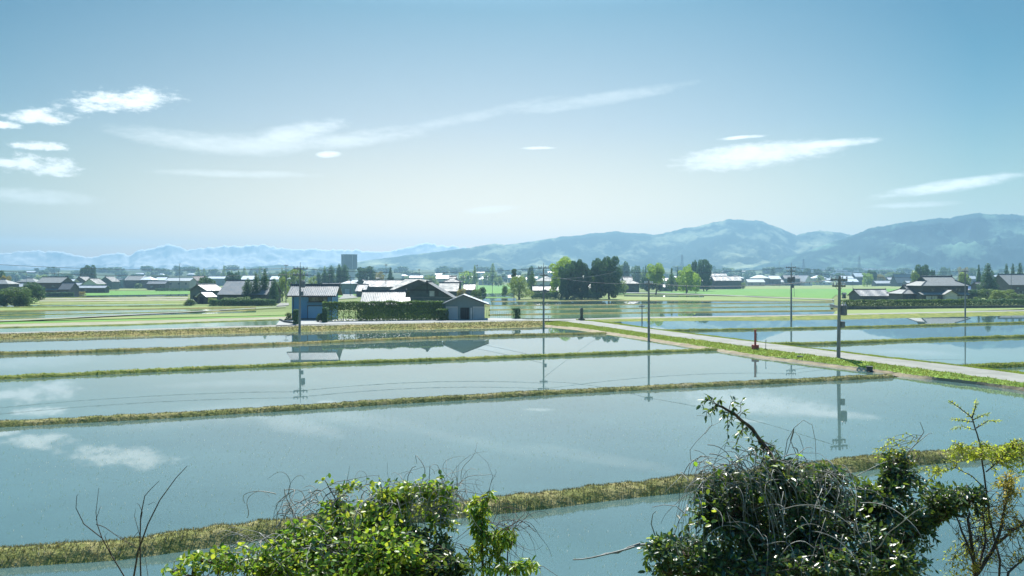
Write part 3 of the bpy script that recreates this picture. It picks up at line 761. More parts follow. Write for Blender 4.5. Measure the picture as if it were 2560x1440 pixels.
    for p in (pA, pB):
        p = p[RNG.random(len(p)) < np.array([-0.15 + 0.9 * (mnoise.noise(Vector((q[0] * 0.12, q[1] * 0.12, 3.0))) * 0.5 + 0.5) for q in p])]
        blades('rice_seedlings', p, 0.025, 0.065, M['rice'], 2, 0.0045, 0.6)

# ------------------------------------------------------------ mountains
def mountain(name, label, profile, dr, d0, d1, m, nu=380, nv=46, vr=0.6, carve=0.55, wl=1400, seed=0, ridge_noise=0.0, pw=1.25):
    xs = [p[0] for p in profile]; ys = [p[1] for p in profile]
    V = []
    for j in range(nv):
        v = j / (nv - 1)
        d = d0 + (d1 - d0) * v
        for i in range(nu):
            x = xs[0] + (xs[-1] - xs[0]) * i / (nu - 1)
            zr_ = (HZ - float(np.interp(x, xs, ys))) * dr / F + CH
            X = (x - 1280) / F * d
            if v <= vr: s = (v / vr) ** pw
            else: s = 1 - 0.8 * ((v - vr) / (1 - vr))
            p = Vector((X / wl + seed, d / wl * 0.8, seed * 1.7))
            n = mnoise.ridged_multi_fractal(p, 0.9, 2.1, 6, 1.0, 2.0) * 0.45
            n2 = mnoise.fractal(p * 3.3, 0.9, 2.0, 4) * 0.5 + 0.5
            c = max(0, 1 - n) * 0.8 + n2 * 0.2
            env = (1 - s ** 6) if v <= vr else 0.6
            z = zr_ * s * (1 - carve * c * env)
            z += ridge_noise * zr_ * (mnoise.fractal(p * 9, 0.8, 2.0, 5)) * s
            V.append((X, d, max(z, gz(min(d, 4000)) * 0.8 - 2.0) if j else gz(min(d, 4000)) - 12.0))
    Fc = [(j * nu + i, j * nu + i + 1, (j + 1) * nu + i + 1, (j + 1) * nu + i) for j in range(nv - 1) for i in range(nu - 1)]
    b = MB(); b.add(V, Fc); o = b.build(name, m, smooth=True)
    if sum(p.normal.z for p in o.data.polygons) < 0: o.data.flip_normals()
    structure(o); o['label'] = label

def build_mountains():
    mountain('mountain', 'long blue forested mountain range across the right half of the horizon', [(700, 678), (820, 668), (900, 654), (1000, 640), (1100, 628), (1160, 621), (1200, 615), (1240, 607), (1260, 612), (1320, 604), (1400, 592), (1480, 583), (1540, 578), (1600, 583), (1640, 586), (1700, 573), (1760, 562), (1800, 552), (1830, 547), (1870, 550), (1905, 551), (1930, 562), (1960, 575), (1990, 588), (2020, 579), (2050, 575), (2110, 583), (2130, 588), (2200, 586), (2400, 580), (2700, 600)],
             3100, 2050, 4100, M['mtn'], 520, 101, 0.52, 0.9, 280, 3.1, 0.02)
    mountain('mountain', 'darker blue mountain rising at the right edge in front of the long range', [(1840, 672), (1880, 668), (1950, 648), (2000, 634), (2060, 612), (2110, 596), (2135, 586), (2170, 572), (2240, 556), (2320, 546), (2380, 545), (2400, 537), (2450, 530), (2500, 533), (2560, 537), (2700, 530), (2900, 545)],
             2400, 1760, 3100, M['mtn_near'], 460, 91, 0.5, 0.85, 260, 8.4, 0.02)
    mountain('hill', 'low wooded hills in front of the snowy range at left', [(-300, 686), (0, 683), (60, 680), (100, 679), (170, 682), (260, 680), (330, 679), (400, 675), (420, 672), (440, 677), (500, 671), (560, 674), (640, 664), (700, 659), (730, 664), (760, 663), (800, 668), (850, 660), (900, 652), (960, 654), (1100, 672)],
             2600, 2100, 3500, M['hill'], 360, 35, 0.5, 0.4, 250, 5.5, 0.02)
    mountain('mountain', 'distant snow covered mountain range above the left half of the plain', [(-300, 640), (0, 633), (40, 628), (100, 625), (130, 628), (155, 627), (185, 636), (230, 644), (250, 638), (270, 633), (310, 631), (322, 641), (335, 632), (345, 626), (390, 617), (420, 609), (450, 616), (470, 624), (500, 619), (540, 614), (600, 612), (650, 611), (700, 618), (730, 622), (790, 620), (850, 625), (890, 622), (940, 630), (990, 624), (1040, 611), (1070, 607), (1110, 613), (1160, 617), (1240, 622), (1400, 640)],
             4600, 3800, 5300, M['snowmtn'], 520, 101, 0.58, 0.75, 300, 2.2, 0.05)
# ------------------------------------------------------------ houses
def slab(b, p0, p1, p2, p3, th=0.14):
    """thick sheet on the quad p0..p3 (counter-clockwise seen from outside)"""
    P = [Vector(p) for p in (p0, p1, p2, p3)]
    n = (P[1] - P[0]).cross(P[3] - P[0]).normalized()
    Q = [p - n * th for p in P]
    b.add(P + Q, [(0, 1, 2, 3), (7, 6, 5, 4), (0, 4, 5, 1), (1, 5, 6, 2), (2, 6, 7, 3), (3, 7, 4, 0)])

def rib_slab(b, x0, x1, ya, za, yb, zb, pitch=0.32, amp=0.055, th=0.12):
    """roof slope of round-tiled ribs running from the eave (ya,za) to the ridge (yb,zb)"""
    n = max(4, int(round((x1 - x0) / pitch))); per = 6; k = n * per + 1
    d = Vector((0, yb - ya, zb - za)); nn = Vector((0, -d.z, d.y)).normalized()
    if nn.z < 0: nn = -nn
    rows = 7; V = []
    for j in range(rows + 1):
        t = j / rows
        base = Vector((0, ya + (yb - ya) * t, za + (zb - za) * t))
        for i in range(k):
            ph = i / per * 2 * math.pi
            w = max(0.0, math.sin(ph)) ** 0.8 * amp + 0.004 * mnoise.noise(Vector((i * 0.9, j * 2.3, x0)))
            V.append(Vector((x0 + (x1 - x0) * i / (k - 1), base.y, base.z)) + nn * w)
    Fc = [(j * k + i, j * k + i + 1, (j + 1) * k + i + 1, (j + 1) * k + i) for j in range(rows) for i in range(k - 1)]
    b.add(V, Fc)
    lo = -nn * th
    P = [Vector((x0, ya, za)), Vector((x1, ya, za)), Vector((x1, yb, zb)), Vector((x0, yb, zb))]
    Q = [p + lo for p in P]
    P = [p - nn * 0.01 for p in P]
    b.add(P + Q, [(4, 5, 6, 7), (0, 1, 5, 4), (1, 2, 6, 5), (2, 3, 7, 6), (3, 0, 4, 7)])

def roof_gable(parent, Wd, D, ze, zr_, mt, ov=0.6, ovg=0.5, ribs=False, ridge=True, dz=0.0, name='roof'):
    """ridge along local x"""
    b = MB(); hx = Wd / 2 + ovg; hy = D / 2
    sl = (zr_ - ze) / hy
    ye = hy + ov; z_e = ze - sl * ov + 0.1; z_r = zr_ + 0.1
    for s in (-1, 1):
        if ribs:
            rib_slab(b, -hx, hx, s * ye, z_e, s * 0.02, z_r)
        elif s < 0:
            slab(b, (-hx, -ye, z_e), (hx, -ye, z_e), (hx, -0.01, z_r), (-hx, -0.01, z_r))
        else:
            slab(b, (hx, ye, z_e), (-hx, ye, z_e), (-hx, 0.01, z_r), (hx, 0.01, z_r))
    r = b.build(name, mt, parent)
    if ridge:
        rb = MB(); rb.prism([(-0.2, z_r - 0.1), (0.2, z_r - 0.1), (0.17, z_r + 0.18), (0.09, z_r + 0.28), (-0.09, z_r + 0.28), (-0.17, z_r + 0.18)], 'x', -hx - 0.05, hx + 0.05)
        for s in (-1, 1):
            rb.prism([(-0.26, z_r - 0.12), (0.26, z_r - 0.12), (0.24, z_r + 0.3), (0.0, z_r + 0.5), (-0.24, z_r + 0.3)], 'x', s * hx + s * 0.06 - 0.07, s * hx + s * 0.06 + 0.07)
        rb.build('ridge', M['tile_dark'] if mt is not M['tile_shiny'] else M['tile_rib'], r)
    return r

def roof_hip(parent, Wd, D, ze, zr_, mt, ov=0.6, t=0.5, gab=None, rfrac=None):
    """irimoya: hipped skirt with a small gable on top (t = share of the rise taken by the skirt)"""
    b = MB(); hx, hy = Wd / 2 + ov, D / 2 + ov; z0 = ze - 0.15; z1 = zr_ + 0.1
    if t >= 0.999:
        rx = max(0.2, hx - hy)
        zi = z1
        V = [(-hx, -hy, z0), (hx, -hy, z0), (hx, hy, z0), (-hx, hy, z0), (-rx, 0, z1), (rx, 0, z1)]
        b.add(V, [(0, 1, 5, 4), (2, 3, 4, 5), (1, 2, 5), (3, 0, 4)])
        gx = rx
    else:
        gx = hx - hy * t
        iy = hy * (1 - t); zi = z0 + (z1 - z0) * t
        V = [(-hx, -hy, z0), (hx, -hy, z0), (hx, hy, z0), (-hx, hy, z0),
             (-gx, -iy, zi), (gx, -iy, zi), (gx, iy, zi), (-gx, iy, zi), (-gx, 0, z1), (gx, 0, z1)]
        b.add(V, [(0, 1, 5, 4), (4, 5, 9, 8), (2, 3, 7, 6), (6, 7, 8, 9), (1, 2, 6, 5), (3, 0, 4, 7)])
        for s in (-1, 1):     # gable overhang past the gable wall
            b.add([(s * gx, -iy, zi), (s * (gx + 0.45), -iy, zi), (s * (gx + 0.45), 0, z1), (s * gx, 0, z1), (s * gx, iy, zi), (s * (gx + 0.45), iy, zi)],
                  [(0, 1, 2, 3), (3, 2, 5, 4)])
    o = 4
    c = [(-hx, -hy, z0 - 0.16), (hx, -hy, z0 - 0.16), (hx, hy, z0 - 0.16), (-hx, hy, z0 - 0.16)]
    e = [(-hx, -hy, z0), (hx, -hy, z0), (hx, hy, z0), (-hx, hy, z0)]
    b.add(c + e, [(3, 2, 1, 0), (0, 1, 5, 4), (1, 2, 6, 5), (2, 3, 7, 6), (3, 0, 4, 7)])
    r = b.build('roof', mt, parent)
    rb = MB(); rb.prism([(-0.2, z1 - 0.1), (0.2, z1 - 0.1), (0.16, z1 + 0.25), (0, z1 + 0.34), (-0.16, z1 + 0.25)], 'x', -gx - 0.5, gx + 0.5)
    for s in (-1, 1):
        rb.prism([(-0.28, z1 - 0.1), (0.28, z1 - 0.1), (0.22, z1 + 0.45), (0.0, z1 + 0.65), (-0.22, z1 + 0.45)], 'x', s * (gx + 0.5) - 0.07, s * (gx + 0.5) + 0.07)
    if t < 0.999:
        for sx in (-1, 1):
            for sy in (-1, 1):
                rb.tube([(sx * hx, sy * hy, z0 + 0.08), (sx * gx, sy * hy * (1 - t), z0 + (z1 - z0) * t + 0.12)], 0.12, 5)
                rb.tube([(sx * (gx + 0.4), sy * hy * (1 - t), z0 + (z1 - z0) * t + 0.1), (sx * (gx + 0.4), 0, z1 + 0.1)], 0.1, 5)
    rb.build('ridge', M['tile_dark'], r)
    if t < 0.999:
        g = MB(); iy = hy * (1 - t) * 0.96
        for s in (-1, 1):
            x = s * (gx + 0.02)
            g.prism([(-iy, zi + 0.02), (iy, zi + 0.02), (0, z1 - 0.12)], 'x', x - 0.05, x + 0.05)
        g.build('gable', gab or M['wall_white'], parent)
    return r

def window(parent, face, Wd, D, u, z, w, h, pane=None, frame=None, name='window', bars=1):
    """face 'f' = towards -y, 'l'/'r' = ends; u along the face"""
    fr = MB(); pn = MB()
    def put(b, uu, zz, ww, hh, off, dep):
        if face == 'f': b.box((uu, -D / 2 - off, zz), (ww, dep, hh))
        elif face == 'l': b.box((-Wd / 2 - off, -uu, zz), (dep, ww, hh))
        else: b.box((Wd / 2 + off, uu, zz), (dep, ww, hh))
    t = 0.07
    put(fr, u, z + h / 2, w + 2 * t, t, 0.03, 0.1); put(fr, u, z - h / 2, w + 2 * t, t, 0.04, 0.12)
    put(fr, u - w / 2, z, t, h - t, 0.03, 0.1); put(fr, u + w / 2, z, t, h - t, 0.03, 0.1)
    for k in range(bars):
        put(fr, u - w / 2 + w * (k + 1) / (bars + 1), z, 0.045, h - t, 0.025, 0.08)
    f = fr.build(name, frame or M['trim'], parent)
    put(pn, u, z, w - 0.02, h - 0.02, -0.002, 0.04)
    pn.build('pane', pane or M['glass'], f)
    return f

def door(parent, face, Wd, D, u, w, h, mt, z0=0.02, name='door', handle=True):
    fr = MB(); pn = MB()
    def put(b, uu, zz, ww, hh, off, dep):
        if face == 'f': b.box((uu, -D / 2 - off, zz), (ww, dep, hh))
        elif face == 'l': b.box((-Wd / 2 - off, -uu, zz), (dep, ww, hh))
        else: b.box((Wd / 2 + off, uu, zz), (dep, ww, hh))
    put(pn, u, z0 + h / 2, w, h, 0.0, 0.08)
    p = pn.build(name, mt, parent)
    put(fr, u, z0 + h + 0.06, w + 0.2, 0.12, 0.05, 0.16)
    for s in (-1, 1): put(fr, u + s * (w / 2 + 0.05), z0 + h / 2, 0.1, h, 0.03, 0.12)
    fr.build('door_frame', M['trim'], p)
    return p

def walls(parent, Wd, D, ze, zr_, mt, gable=True, name='wall'):
    b = MB()
    if gable:
        b.prism([(-D / 2, -0.3), (D / 2, -0.3), (D / 2, ze), (0, zr_ - 0.05), (-D / 2, ze)], 'x', -Wd / 2, Wd / 2)
    else:
        b.box((0, 0, ze / 2 - 0.15), (Wd, D, ze + 0.3))
    return b.build(name, mt, parent)

def house(nm, label, x0, x1, yr, ye, yb, roof='gable', rm='tile_shiny', wm='wall_dark', pitch=24, front=False,
          z=0.1, wins=(), ribs=False, t=0.5, group=None, cat='house', ov=0.55, yaw=0.0, deep=None, doors=(), gab=None, dist=None):
    """x0,x1 wall ends, yr/ye/yb ridge, eave and base rows in the photograph; front=True shows the gable end"""
    d = dist or depth(yb, z); s = d / F
    wd = (x1 - x0) * s; he = (yb - ye) * s; hr = (yb - yr) * s
    cx = ((x0 + x1) / 2 - 1280) * s
    rise = max(0.5, hr - he)
    if front:
        D = wd; L = deep or wd * 1.3
        t_ = thing(nm, label, cat, (cx, d + L / 2, z), math.pi / 2 + yaw, group)
        Wl, Dl = L, D
    else:
        D = deep or min(14.0, max(3.5, 2 * rise / math.tan(math.radians(pitch))))
        t_ = thing(nm, label, cat, (cx, d + D / 2, z), yaw, group)
        Wl, Dl = wd, D
    gable = roof in ('gable',)
    walls(t_, Wl, Dl, he, hr, M[wm], gable)
    if roof == 'gable': roof_gable(t_, Wl, Dl, he, hr, M[rm], ribs=ribs, ov=ov)
    elif roof == 'hip': roof_hip(t_, Wl, Dl, he, hr, M[rm], ov=ov, t=1.0)
    elif roof == 'irimoya': roof_hip(t_, Wl, Dl, he, hr, M[rm], ov=ov, t=t, gab=M[gab] if gab else None)
    elif roof == 'flat':
        b = MB(); b.box((0, 0, he + 0.14), (Wl + 0.3, Dl + 0.3, 0.3)); b.build('roof', M[rm], t_)
    face = 'l' if front else 'f'
    for (u, zz, w, h) in wins:       # u as share of the width, zz as share of the eave height
        wide = Dl if front else Wl
        window(t_, face, Wl, Dl, u * wide, zz * he, w, h, pane=M['glass'])
    for (u, w, h, mm) in doors:
        wide = Dl if front else Wl
        door(t_, face, Wl, Dl, u * wide, w, h, M[mm])
    t_['_dims'] = [Wl, Dl, he, hr]
    return t_

def lean_to(parent, face, Wd, D, u, w, dep, zt, ze_, rm, wm=None, name='lean_to'):
    """low roof against a wall of the house, on a wall of its own"""
    b = MB(); y0 = -D / 2
    slab(b, (u - w / 2, y0 - dep, ze_), (u + w / 2, y0 - dep, ze_), (u + w / 2, y0 + 0.02, zt), (u - w / 2, y0 + 0.02, zt))
    r = b.build('lower_roof', rm, parent)
    if wm:
        q = MB(); q.box((u, y0 - dep * 0.36, ze_ / 2 - 0.05), (w - 0.5, dep * 0.72 - 0.01, ze_ - 0.1)); q.build('porch_wall', wm, parent)
    return r

W2 = ((-0.28, 0.68, 1.7, 1.1), (0.2, 0.68, 1.7, 1.1), (-0.2, 0.28, 2.4, 1.6), (0.28, 0.28, 1.8, 1.5))
W1 = ((-0.25, 0.5, 1.8, 1.1), (0.22, 0.5, 1.8, 1.1))
WG = ((-0.12, 0.7, 1.2, 0.9), (0.2, 0.35, 1.6, 1.1))

def build_village():
    g = 'houses of the far village row'
    H = house
    # ---- far left
    H('farmhouse', 'grey hip roofed house cut off by the left picture edge', -30, 20, 699, 709, 737, 'hip', 'tile_grey', 'wall_dark', wins=W1, group=g)
    H('farmhouse', 'low house with pale grey roof behind the round green shrubs at far left', 24, 58, 709, 716, 728, 'gable', 'roof_pale', 'wall_grey', wins=W1, group=g)
    H('farmhouse', 'long pale hip roof rising just left of the two storey brown house', 42, 88, 696, 704, 722, 'hip', 'tile_grey', 'wall_brown', wins=W1, group=g)
    h = H('farmhouse', 'two storey brown timber house with olive grey roof at far left', 93, 151, 693, 706, 738, 'gable', 'tile_grey', 'wall_brown', wins=W2, group=g)
    Wl, Dl, he, hr = h['_dims']; lean_to(h, 'f', Wl, Dl, 0, Wl * 0.98, 1.8, he * 0.52, he * 0.42, M['tile_grey'])
    H('farmhouse', 'steep grey annex roof against the right end of the brown two storey house', 149, 174, 707, 722, 738.5, 'gable', 'tile_dark', 'wall_brown', wins=((0.1, 0.5, 1.5, 1.0),), group=g, pitch=35)
    H('shed', 'small cream shed with white roof right of the brown two storey house', 157, 180, 698, 705, 725, 'gable', 'roof_white', 'wall_cream', wins=((0, 0.5, 1.4, 0.9),), group=g)
    H('farmhouse', 'low house with pale roof in front of the twin crowned dark tree', 172, 199, 707, 713, 728, 'gable', 'roof_pale', 'wall_beige', wins=W1, group=g)
    H('farmhouse', 'dark gabled house below the twin crowned dark tree', 184, 214, 692, 702, 724, 'gable', 'tile_dark', 'wall_dark', front=True, wins=WG, group=g)
    h = H('farmhouse', 'house with white plaster gable facing the fields and a low wing', 207, 241, 697, 709, 730, 'gable', 'tile_dark', 'wall_white', front=True, wins=((0, 0.55, 1.6, 1.0),), group=g)
    H('shed', 'long low grey shed along the green bank beneath the white gabled house', 197, 262, 714, 719, 732, 'gable', 'roof_pale', 'wall_dark', wins=W1, group=g)
    H('farmhouse', 'dark roofed gabled house left of the flat grey block', 249, 279, 692, 703, 724, 'gable', 'tile_dark', 'wall_slate', front=True, wins=WG, group=g)
    H('apartment_block', 'plain flat roofed grey block among the dark houses at left', 275, 308, 699, 700, 721, 'flat', 'roof_pale', 'wall_grey', wins=((-0.25, 0.4, 1.4, 1.0), (0.25, 0.4, 1.4, 1.0)), group=g, deep=8, cat='building')
    h = H('storehouse', 'plaster storehouse with dark roof between white gable ends', 314, 350, 690, 700, 721, 'gable', 'tile_grey', 'wall_dark', wins=W1, group=g)
    Wl, Dl, he, hr = h['_dims']; 
    for sx in (-1, 1):
        b = MB(); b.prism([(-Dl / 2, he - 0.5), (Dl / 2, he - 0.5), (Dl / 2, he + .25), (0, hr + 0.75), (-Dl / 2, he + .25)], 'x', sx * (Wl / 2 + 0.55), sx * (Wl / 2 + 0.8))
        b.build('gable_wall', M['wall_white'], h)
    H('farmhouse', 'bright white hip roofed house right of the storehouse', 352, 378, 691, 699, 721, 'hip', 'roof_white', 'wall_brown', wins=W1, group=g)
    H('farmhouse', 'low dark house with shining roof left of the long beige building', 368, 412, 703, 709, 724, 'gable', 'tile_shiny', 'wall_brown', wins=W1, group=g)
    H('farmhouse', 'white roof peeping up behind the low dark house at left', 388, 412, 693, 700, 718, 'gable', 'roof_white', 'wall_cream', wins=W1, group=g)
    H('apartment_block', 'long beige two storey building behind the lone tall pole at left', 414, 474, 695, 702, 723, 'gable', 'roof_pale', 'wall_beige', wins=((-0.3, 0.65, 1.6, 1.2), (0.05, 0.65, 1.2, 1.0), (0.35, 0.65, 1.2, 1.0)), group=g, pitch=18, cat='building')
    H('farmhouse', 'brown tiled house beside the pale poplars at left', 476, 501, 690, 701, 722, 'gable', 'tile_brown', 'wall_brown', wins=W1, group=g)
    H('farmhouse', 'long white roofed hall far behind the grey shed at left', 520, 572, 691, 696, 714, 'gable', 'roof_white', 'wall_grey', wins=W1, group=g)
    # ---- farm left of the barn
    sh = H('shed', 'dark shed with pale gable and bright right roof slope', 480, 528, 712, 725, 756, 'gable', 'tile_shiny', 'wall_slate', front=True, yaw=-0.28, deep=8, wins=((0.1, 0.5, 1.2, 0.9),), doors=((-0.15, 1.6, 2.0, 'doorway_shade'),))
    H('shed', 'low lean shed with bright white roof in front of the dark gabled shed', 495, 524, 731, 740, 758, 'gable', 'roof_white', 'wall_dark', front=True, yaw=-0.4, deep=3.5, doors=((0.0, 1.4, 1.8, 'doorway_shade'),))
    H('farmhouse', 'large farmhouse with shining ribbed roof left of the blue barn', 548, 664, 702, 735, 760, 'gable', 'tile_rib', 'wall_dark', pitch=26, ribs=True, wins=((-0.35, 0.5, 2.4, 1.4), (-0.05, 0.5, 2.4, 1.4), (0.3, 0.5, 2.4, 1.4)), deep=15.5)
    H('farmhouse', 'white roofed house behind the ridge of the large ribbed farmhouse', 602, 632, 689, 700, 722, 'gable', 'roof_white', 'wall_white', wins=W1, group=g)
    H('farmhouse', 'white roofed house right of the dark cypress row', 676, 695, 690, 698, 718, 'gable', 'roof_white', 'wall_cream', wins=W1, group=g)
    H('farmhouse', 'white roofed house glimpsed behind the barn among light green trees', 716, 745, 690, 697, 716, 'hip', 'roof_white', 'wall_cream', wins=W1, group=g)
    # ---- behind the barn and farm
    H('warehouse', 'pale grey shed with rounded shoulders behind the driveway right of the barn', 854, 882, 702, 708, 735, 'hip', 'roof_pale', 'wall_grey', wins=(), deep=9, doors=((0.0, 2.4, 2.6, 'shutter'),), cat='warehouse')
    H('shed', 'dark low shed between the cedars and the pale grey shed', 806, 846, 708, 714, 732, 'gable', 'tile_dark', 'wall_dark', wins=W1)
    H('farmhouse', 'dark gabled house behind the pale grey shed', 884, 925, 700, 711, 734, 'gable', 'tile_dark', 'wall_slate', front=True, wins=WG)
    H('farmhouse', 'long tiled house glittering behind the dark gabled farmhouse', 908, 1012, 701, 716, 740, 'gable', 'tile_shiny', 'wall_dark', wins=((-0.3, 0.45, 2.4, 1.3), (0.0, 0.45, 2.4, 1.3), (0.3, 0.45, 2.4, 1.3)), ribs=True)
    H('shed', 'small shed with glittering roof at the left end of the long tiled house', 891, 912, 712, 727, 741, 'gable', 'tile_shiny', 'wall_dark', wins=((0, 0.5, 1.2, 0.8),), ribs=True)
    H('farmhouse', 'dark hip and gable roofed house above the garage', 1110, 1150, 691, 704, 738, 'irimoya', 'tile_dark', 'wall_dark', wins=W1, gab='wall_slate')
    H('farmhouse', 'olive roofed house half hidden by the dark gabled farmhouse', 1098, 1142, 708, 727, 750, 'gable', 'tile_grey', 'wall_dark', wins=W1)
    H('shed', 'small shed with sparkling roof behind the garage', 1160, 1185, 711, 724, 738, 'gable', 'tile_shiny', 'wall_dark', wins=((0, 0.5, 1.0, 0.7),), ribs=True)
    for a in [(1090, 1126, 688, 696, 714, 'gable', 'roof_white', 'wall_cream', 'white roofed house behind the dark hip and gable roof, left of it'),
              (1156, 1180, 688, 697, 712, 'gable', 'roof_white', 'wall_white', 'white roofed house beside the tall pale poplar above the garage'),
              (1196, 1231, 688, 698, 712, 'hip', 'roof_white', 'wall_cream', 'white pyramid roofed house between the two pale poplars'),
              (1024, 1056, 689, 694, 712, 'gable', 'roof_white', 'wall_cream', 'white roofed house above the ridge of the dark gabled farmhouse'),
              (1270, 1300, 688, 694, 710, 'gable', 'roof_pale', 'wall_grey', 'pale grey roofed house left of the loose pale tree'),
              (1316, 1332, 693, 698, 714, 'gable', 'roof_pale', 'wall_cream', 'small pale house behind the loose pale tree')]:
        H('farmhouse', a[8], a[0], a[1], a[2], a[3], a[4], a[5], a[6], a[7], wins=W1, group=g)
    # ---- grove house
    H('farmhouse', 'grey hip roofed house with white walls left of the tall grove', 1341, 1390, 690, 702, 724, 'hip', 'tile_grey', 'wall_white', wins=W1, group=g)
    H('shed', 'low shed with sparkling roof left of the tall grove', 1334, 1394, 716, 725, 742, 'gable', 'tile_shiny', 'wall_dark', wins=W1, ribs=True)
    H('farmhouse', 'sparkling tiled roof glimpsed between the trunks of the tall grove', 1464, 1506, 710, 724, 743, 'gable', 'tile_shiny', 'wall_dark', wins=W1, ribs=True)
    H('farmhouse', 'house with faint pale roof behind the gap in the tall grove', 1440, 1490, 689, 696, 716, 'gable', 'roof_pale', 'wall_cream', wins=W1, group=g)
    h = H('farmhouse', 'dark hip and gable roofed house right of the tall grove', 1548, 1598, 693, 708, 731, 'irimoya', 'tile_dark', 'wall_dark', wins=W1, gab='wall_white')
    H('shed', 'dark shed with shining gable trim beside the tall grove', 1545, 1570, 697, 708, 730, 'gable', 'tile_shiny', 'wall_white', front=True, wins=((0, 0.5, 1.2, 0.8),))
    for a in [(1602, 1618, 698, 702, 716, 'gable', 'roof_white', 'wall_white', 'small white house left of the round lime tree'),
              (1652, 1672, 695, 701, 720, 'gable', 'roof_white', 'wall_white', 'white house right of the round lime tree'),
              (1690, 1716, 690, 697, 716, 'gable', 'roof_white', 'wall_cream', 'white roofed house behind the olive tree'),
              (1658, 1682, 711, 717, 727, 'gable', 'roof_white', 'wall_grey', 'little white shed at the edge of the field below the round lime tree')]:
        H('farmhouse', a[8], a[0], a[1], a[2], a[3], a[4], a[5], a[6], a[7], wins=W1, group=g)
    # ---- long dark farm buildings
    H('farm_building', 'long brown boarded building with white roof beside the bright green field', 1786, 1853, 691, 701, 722, 'gable', 'tile_shiny', 'wall_brown', wins=((0.12, 0.35, 1.8, 1.2), (0.32, 0.35, 1.8, 1.2)), ribs=True, cat='building')
    H('farm_building', 'left brown boarded wing with white roof and dark passage beside it', 1733, 1777, 694, 703, 722, 'gable', 'tile_shiny', 'wall_brown', wins=((-0.1, 0.4, 1.4, 1.0),), ribs=True, cat='building')
    H('farm_building', 'taller white roofed building behind the brown boarded wings', 1754, 1818, 684, 692, 716, 'gable', 'tile_shiny', 'wall_dark', wins=W1, ribs=True, cat='building')
    H('shed', 'dark brown end shed under the olive tree left of the brown wings', 1706, 1732, 696, 704, 724, 'gable', 'tile_dark', 'wall_brown', wins=((0, 0.5, 1.2, 0.8),), cat='shed')
    H('farmhouse', 'white roofed house at the right end of the brown boarded building', 1826, 1860, 689, 695, 714, 'hip', 'roof_white', 'wall_brown', wins=W1, group=g)
    # ---- right village
    for a in [(1884, 1924, 687, 695, 714, 'hip', 'roof_white', 'wall_brown', 'wide white hip roofed house right of the brown farm buildings'),
              (1870, 1912, 698, 705, 715, 'gable', 'roof_pale', 'wall_beige', 'low beige shed with grey roof in front of the wide white hip roof'),
              (1926, 1952, 689, 697, 714, 'gable', 'roof_white', 'wall_brown', 'white roofed house between the wide hip roof and the transformer pole'),
              (1934, 1966, 699, 705, 714, 'gable', 'roof_pale', 'wall_beige', 'peach coloured low house left of the transformer pole'),
              (1962, 2000, 688, 696, 714, 'gable', 'tile_dark', 'wall_dark', 'dark house directly behind the transformer pole'),
              (2034, 2066, 688, 695, 712, 'hip', 'roof_white', 'wall_cream', 'cream house with white hip roof right of the white gabled house'),
              (2054, 2080, 700, 705, 713, 'hip', 'roof_white', 'wall_white', 'small white hip roofed cottage before the cream house'),
              (2106, 2134, 689, 696, 712, 'gable', 'roof_white', 'wall_dark', 'white roofed dark house right of the near pole top'),
              (2139, 2160, 682, 692, 712, 'gable', 'roof_white', 'wall_dark', 'taller dark house with steep white roof near the lime tree'),
              (2120, 2146, 697, 704, 713, 'gable', 'roof_white', 'wall_dark', 'low dark house with stepped white roof beside the taller one'),
              (2191, 2234, 702, 708, 715, 'gable', 'roof_pale', 'wall_dark', 'long low grey roofed house behind the green field at right'),
              (2222, 2248, 693, 699, 714, 'gable', 'roof_pale', 'wall_dark', 'grey roofed house behind the long low one at right'),
              (2243, 2290, 686, 706, 716, 'gable', 'tile_grey', 'wall_dark', 'house with broad grey roof left of the big farmhouse'),
              (2268, 2288, 702, 707, 717, 'gable', 'roof_pale', 'wall_dark', 'little shed in front of the broad grey roof'),
              (2424, 2444, 690, 697, 712, 'gable', 'roof_pale', 'wall_dark', 'small grey house behind the big farmhouse at right'),
              (2490, 2512, 688, 694, 712, 'gable', 'roof_white', 'wall_cream', 'white roofed cottage between the dark conical trees at right')]:
        H('farmhouse', a[8], a[0], a[1], a[2], a[3], a[4], a[5], a[6], a[7], wins=W1, group=g)
    H('farmhouse', 'white walled house with grey gable roof right of the transformer pole', 2001, 2027, 688, 703, 714, 'gable', 'roof_pale', 'wall_white', front=True, yaw=0.5, wins=((0.1, 0.5, 1.4, 1.6),), group=g)
    H('shed', 'shed with faded pink roof right of the big farmhouse', 2424, 2440, 715, 726, 736, 'gable', 'roof_pink', 'wall_dark', wins=((0, 0.5, 1.0, 0.7),))
    H('farmhouse', 'dark farmhouse with ribbed roof cut off by the right picture edge', 2524, 2620, 686, 711, 741, 'gable', 'tile_grey', 'wall_brown', pitch=26, wins=W2)
    H('shed', 'dark shed in the shade between the big farmhouse and the right edge house', 2448, 2486, 706, 714, 738, 'gable', 'tile_dark', 'wall_dark', wins=W1)
    # ---- big farmhouse at right
    h = H('farmhouse', 'big hip and gable farmhouse with white ridge behind the long hedge', 2306, 2420, 692, 713, 754, 'irimoya', 'tile_grey', 'wall_dark', wins=((-0.28, 0.72, 1.6, 1.0), (0.28, 0.72, 1.6, 1.0), (0.0, 0.72, 1.6, 1.0)), t=0.55, deep=11, gab='wall_slate')
    Wl, Dl, he, hr = h['_dims']
    lean_to(h, 'f', Wl, Dl, -0.06 * Wl, Wl * 1.06, 2.4, he * 0.56, he * 0.44, M['tile_grey'], M['wall_dark'])
    gb = MB(); gx = 0.0; yp = -Dl / 2 - 2.6
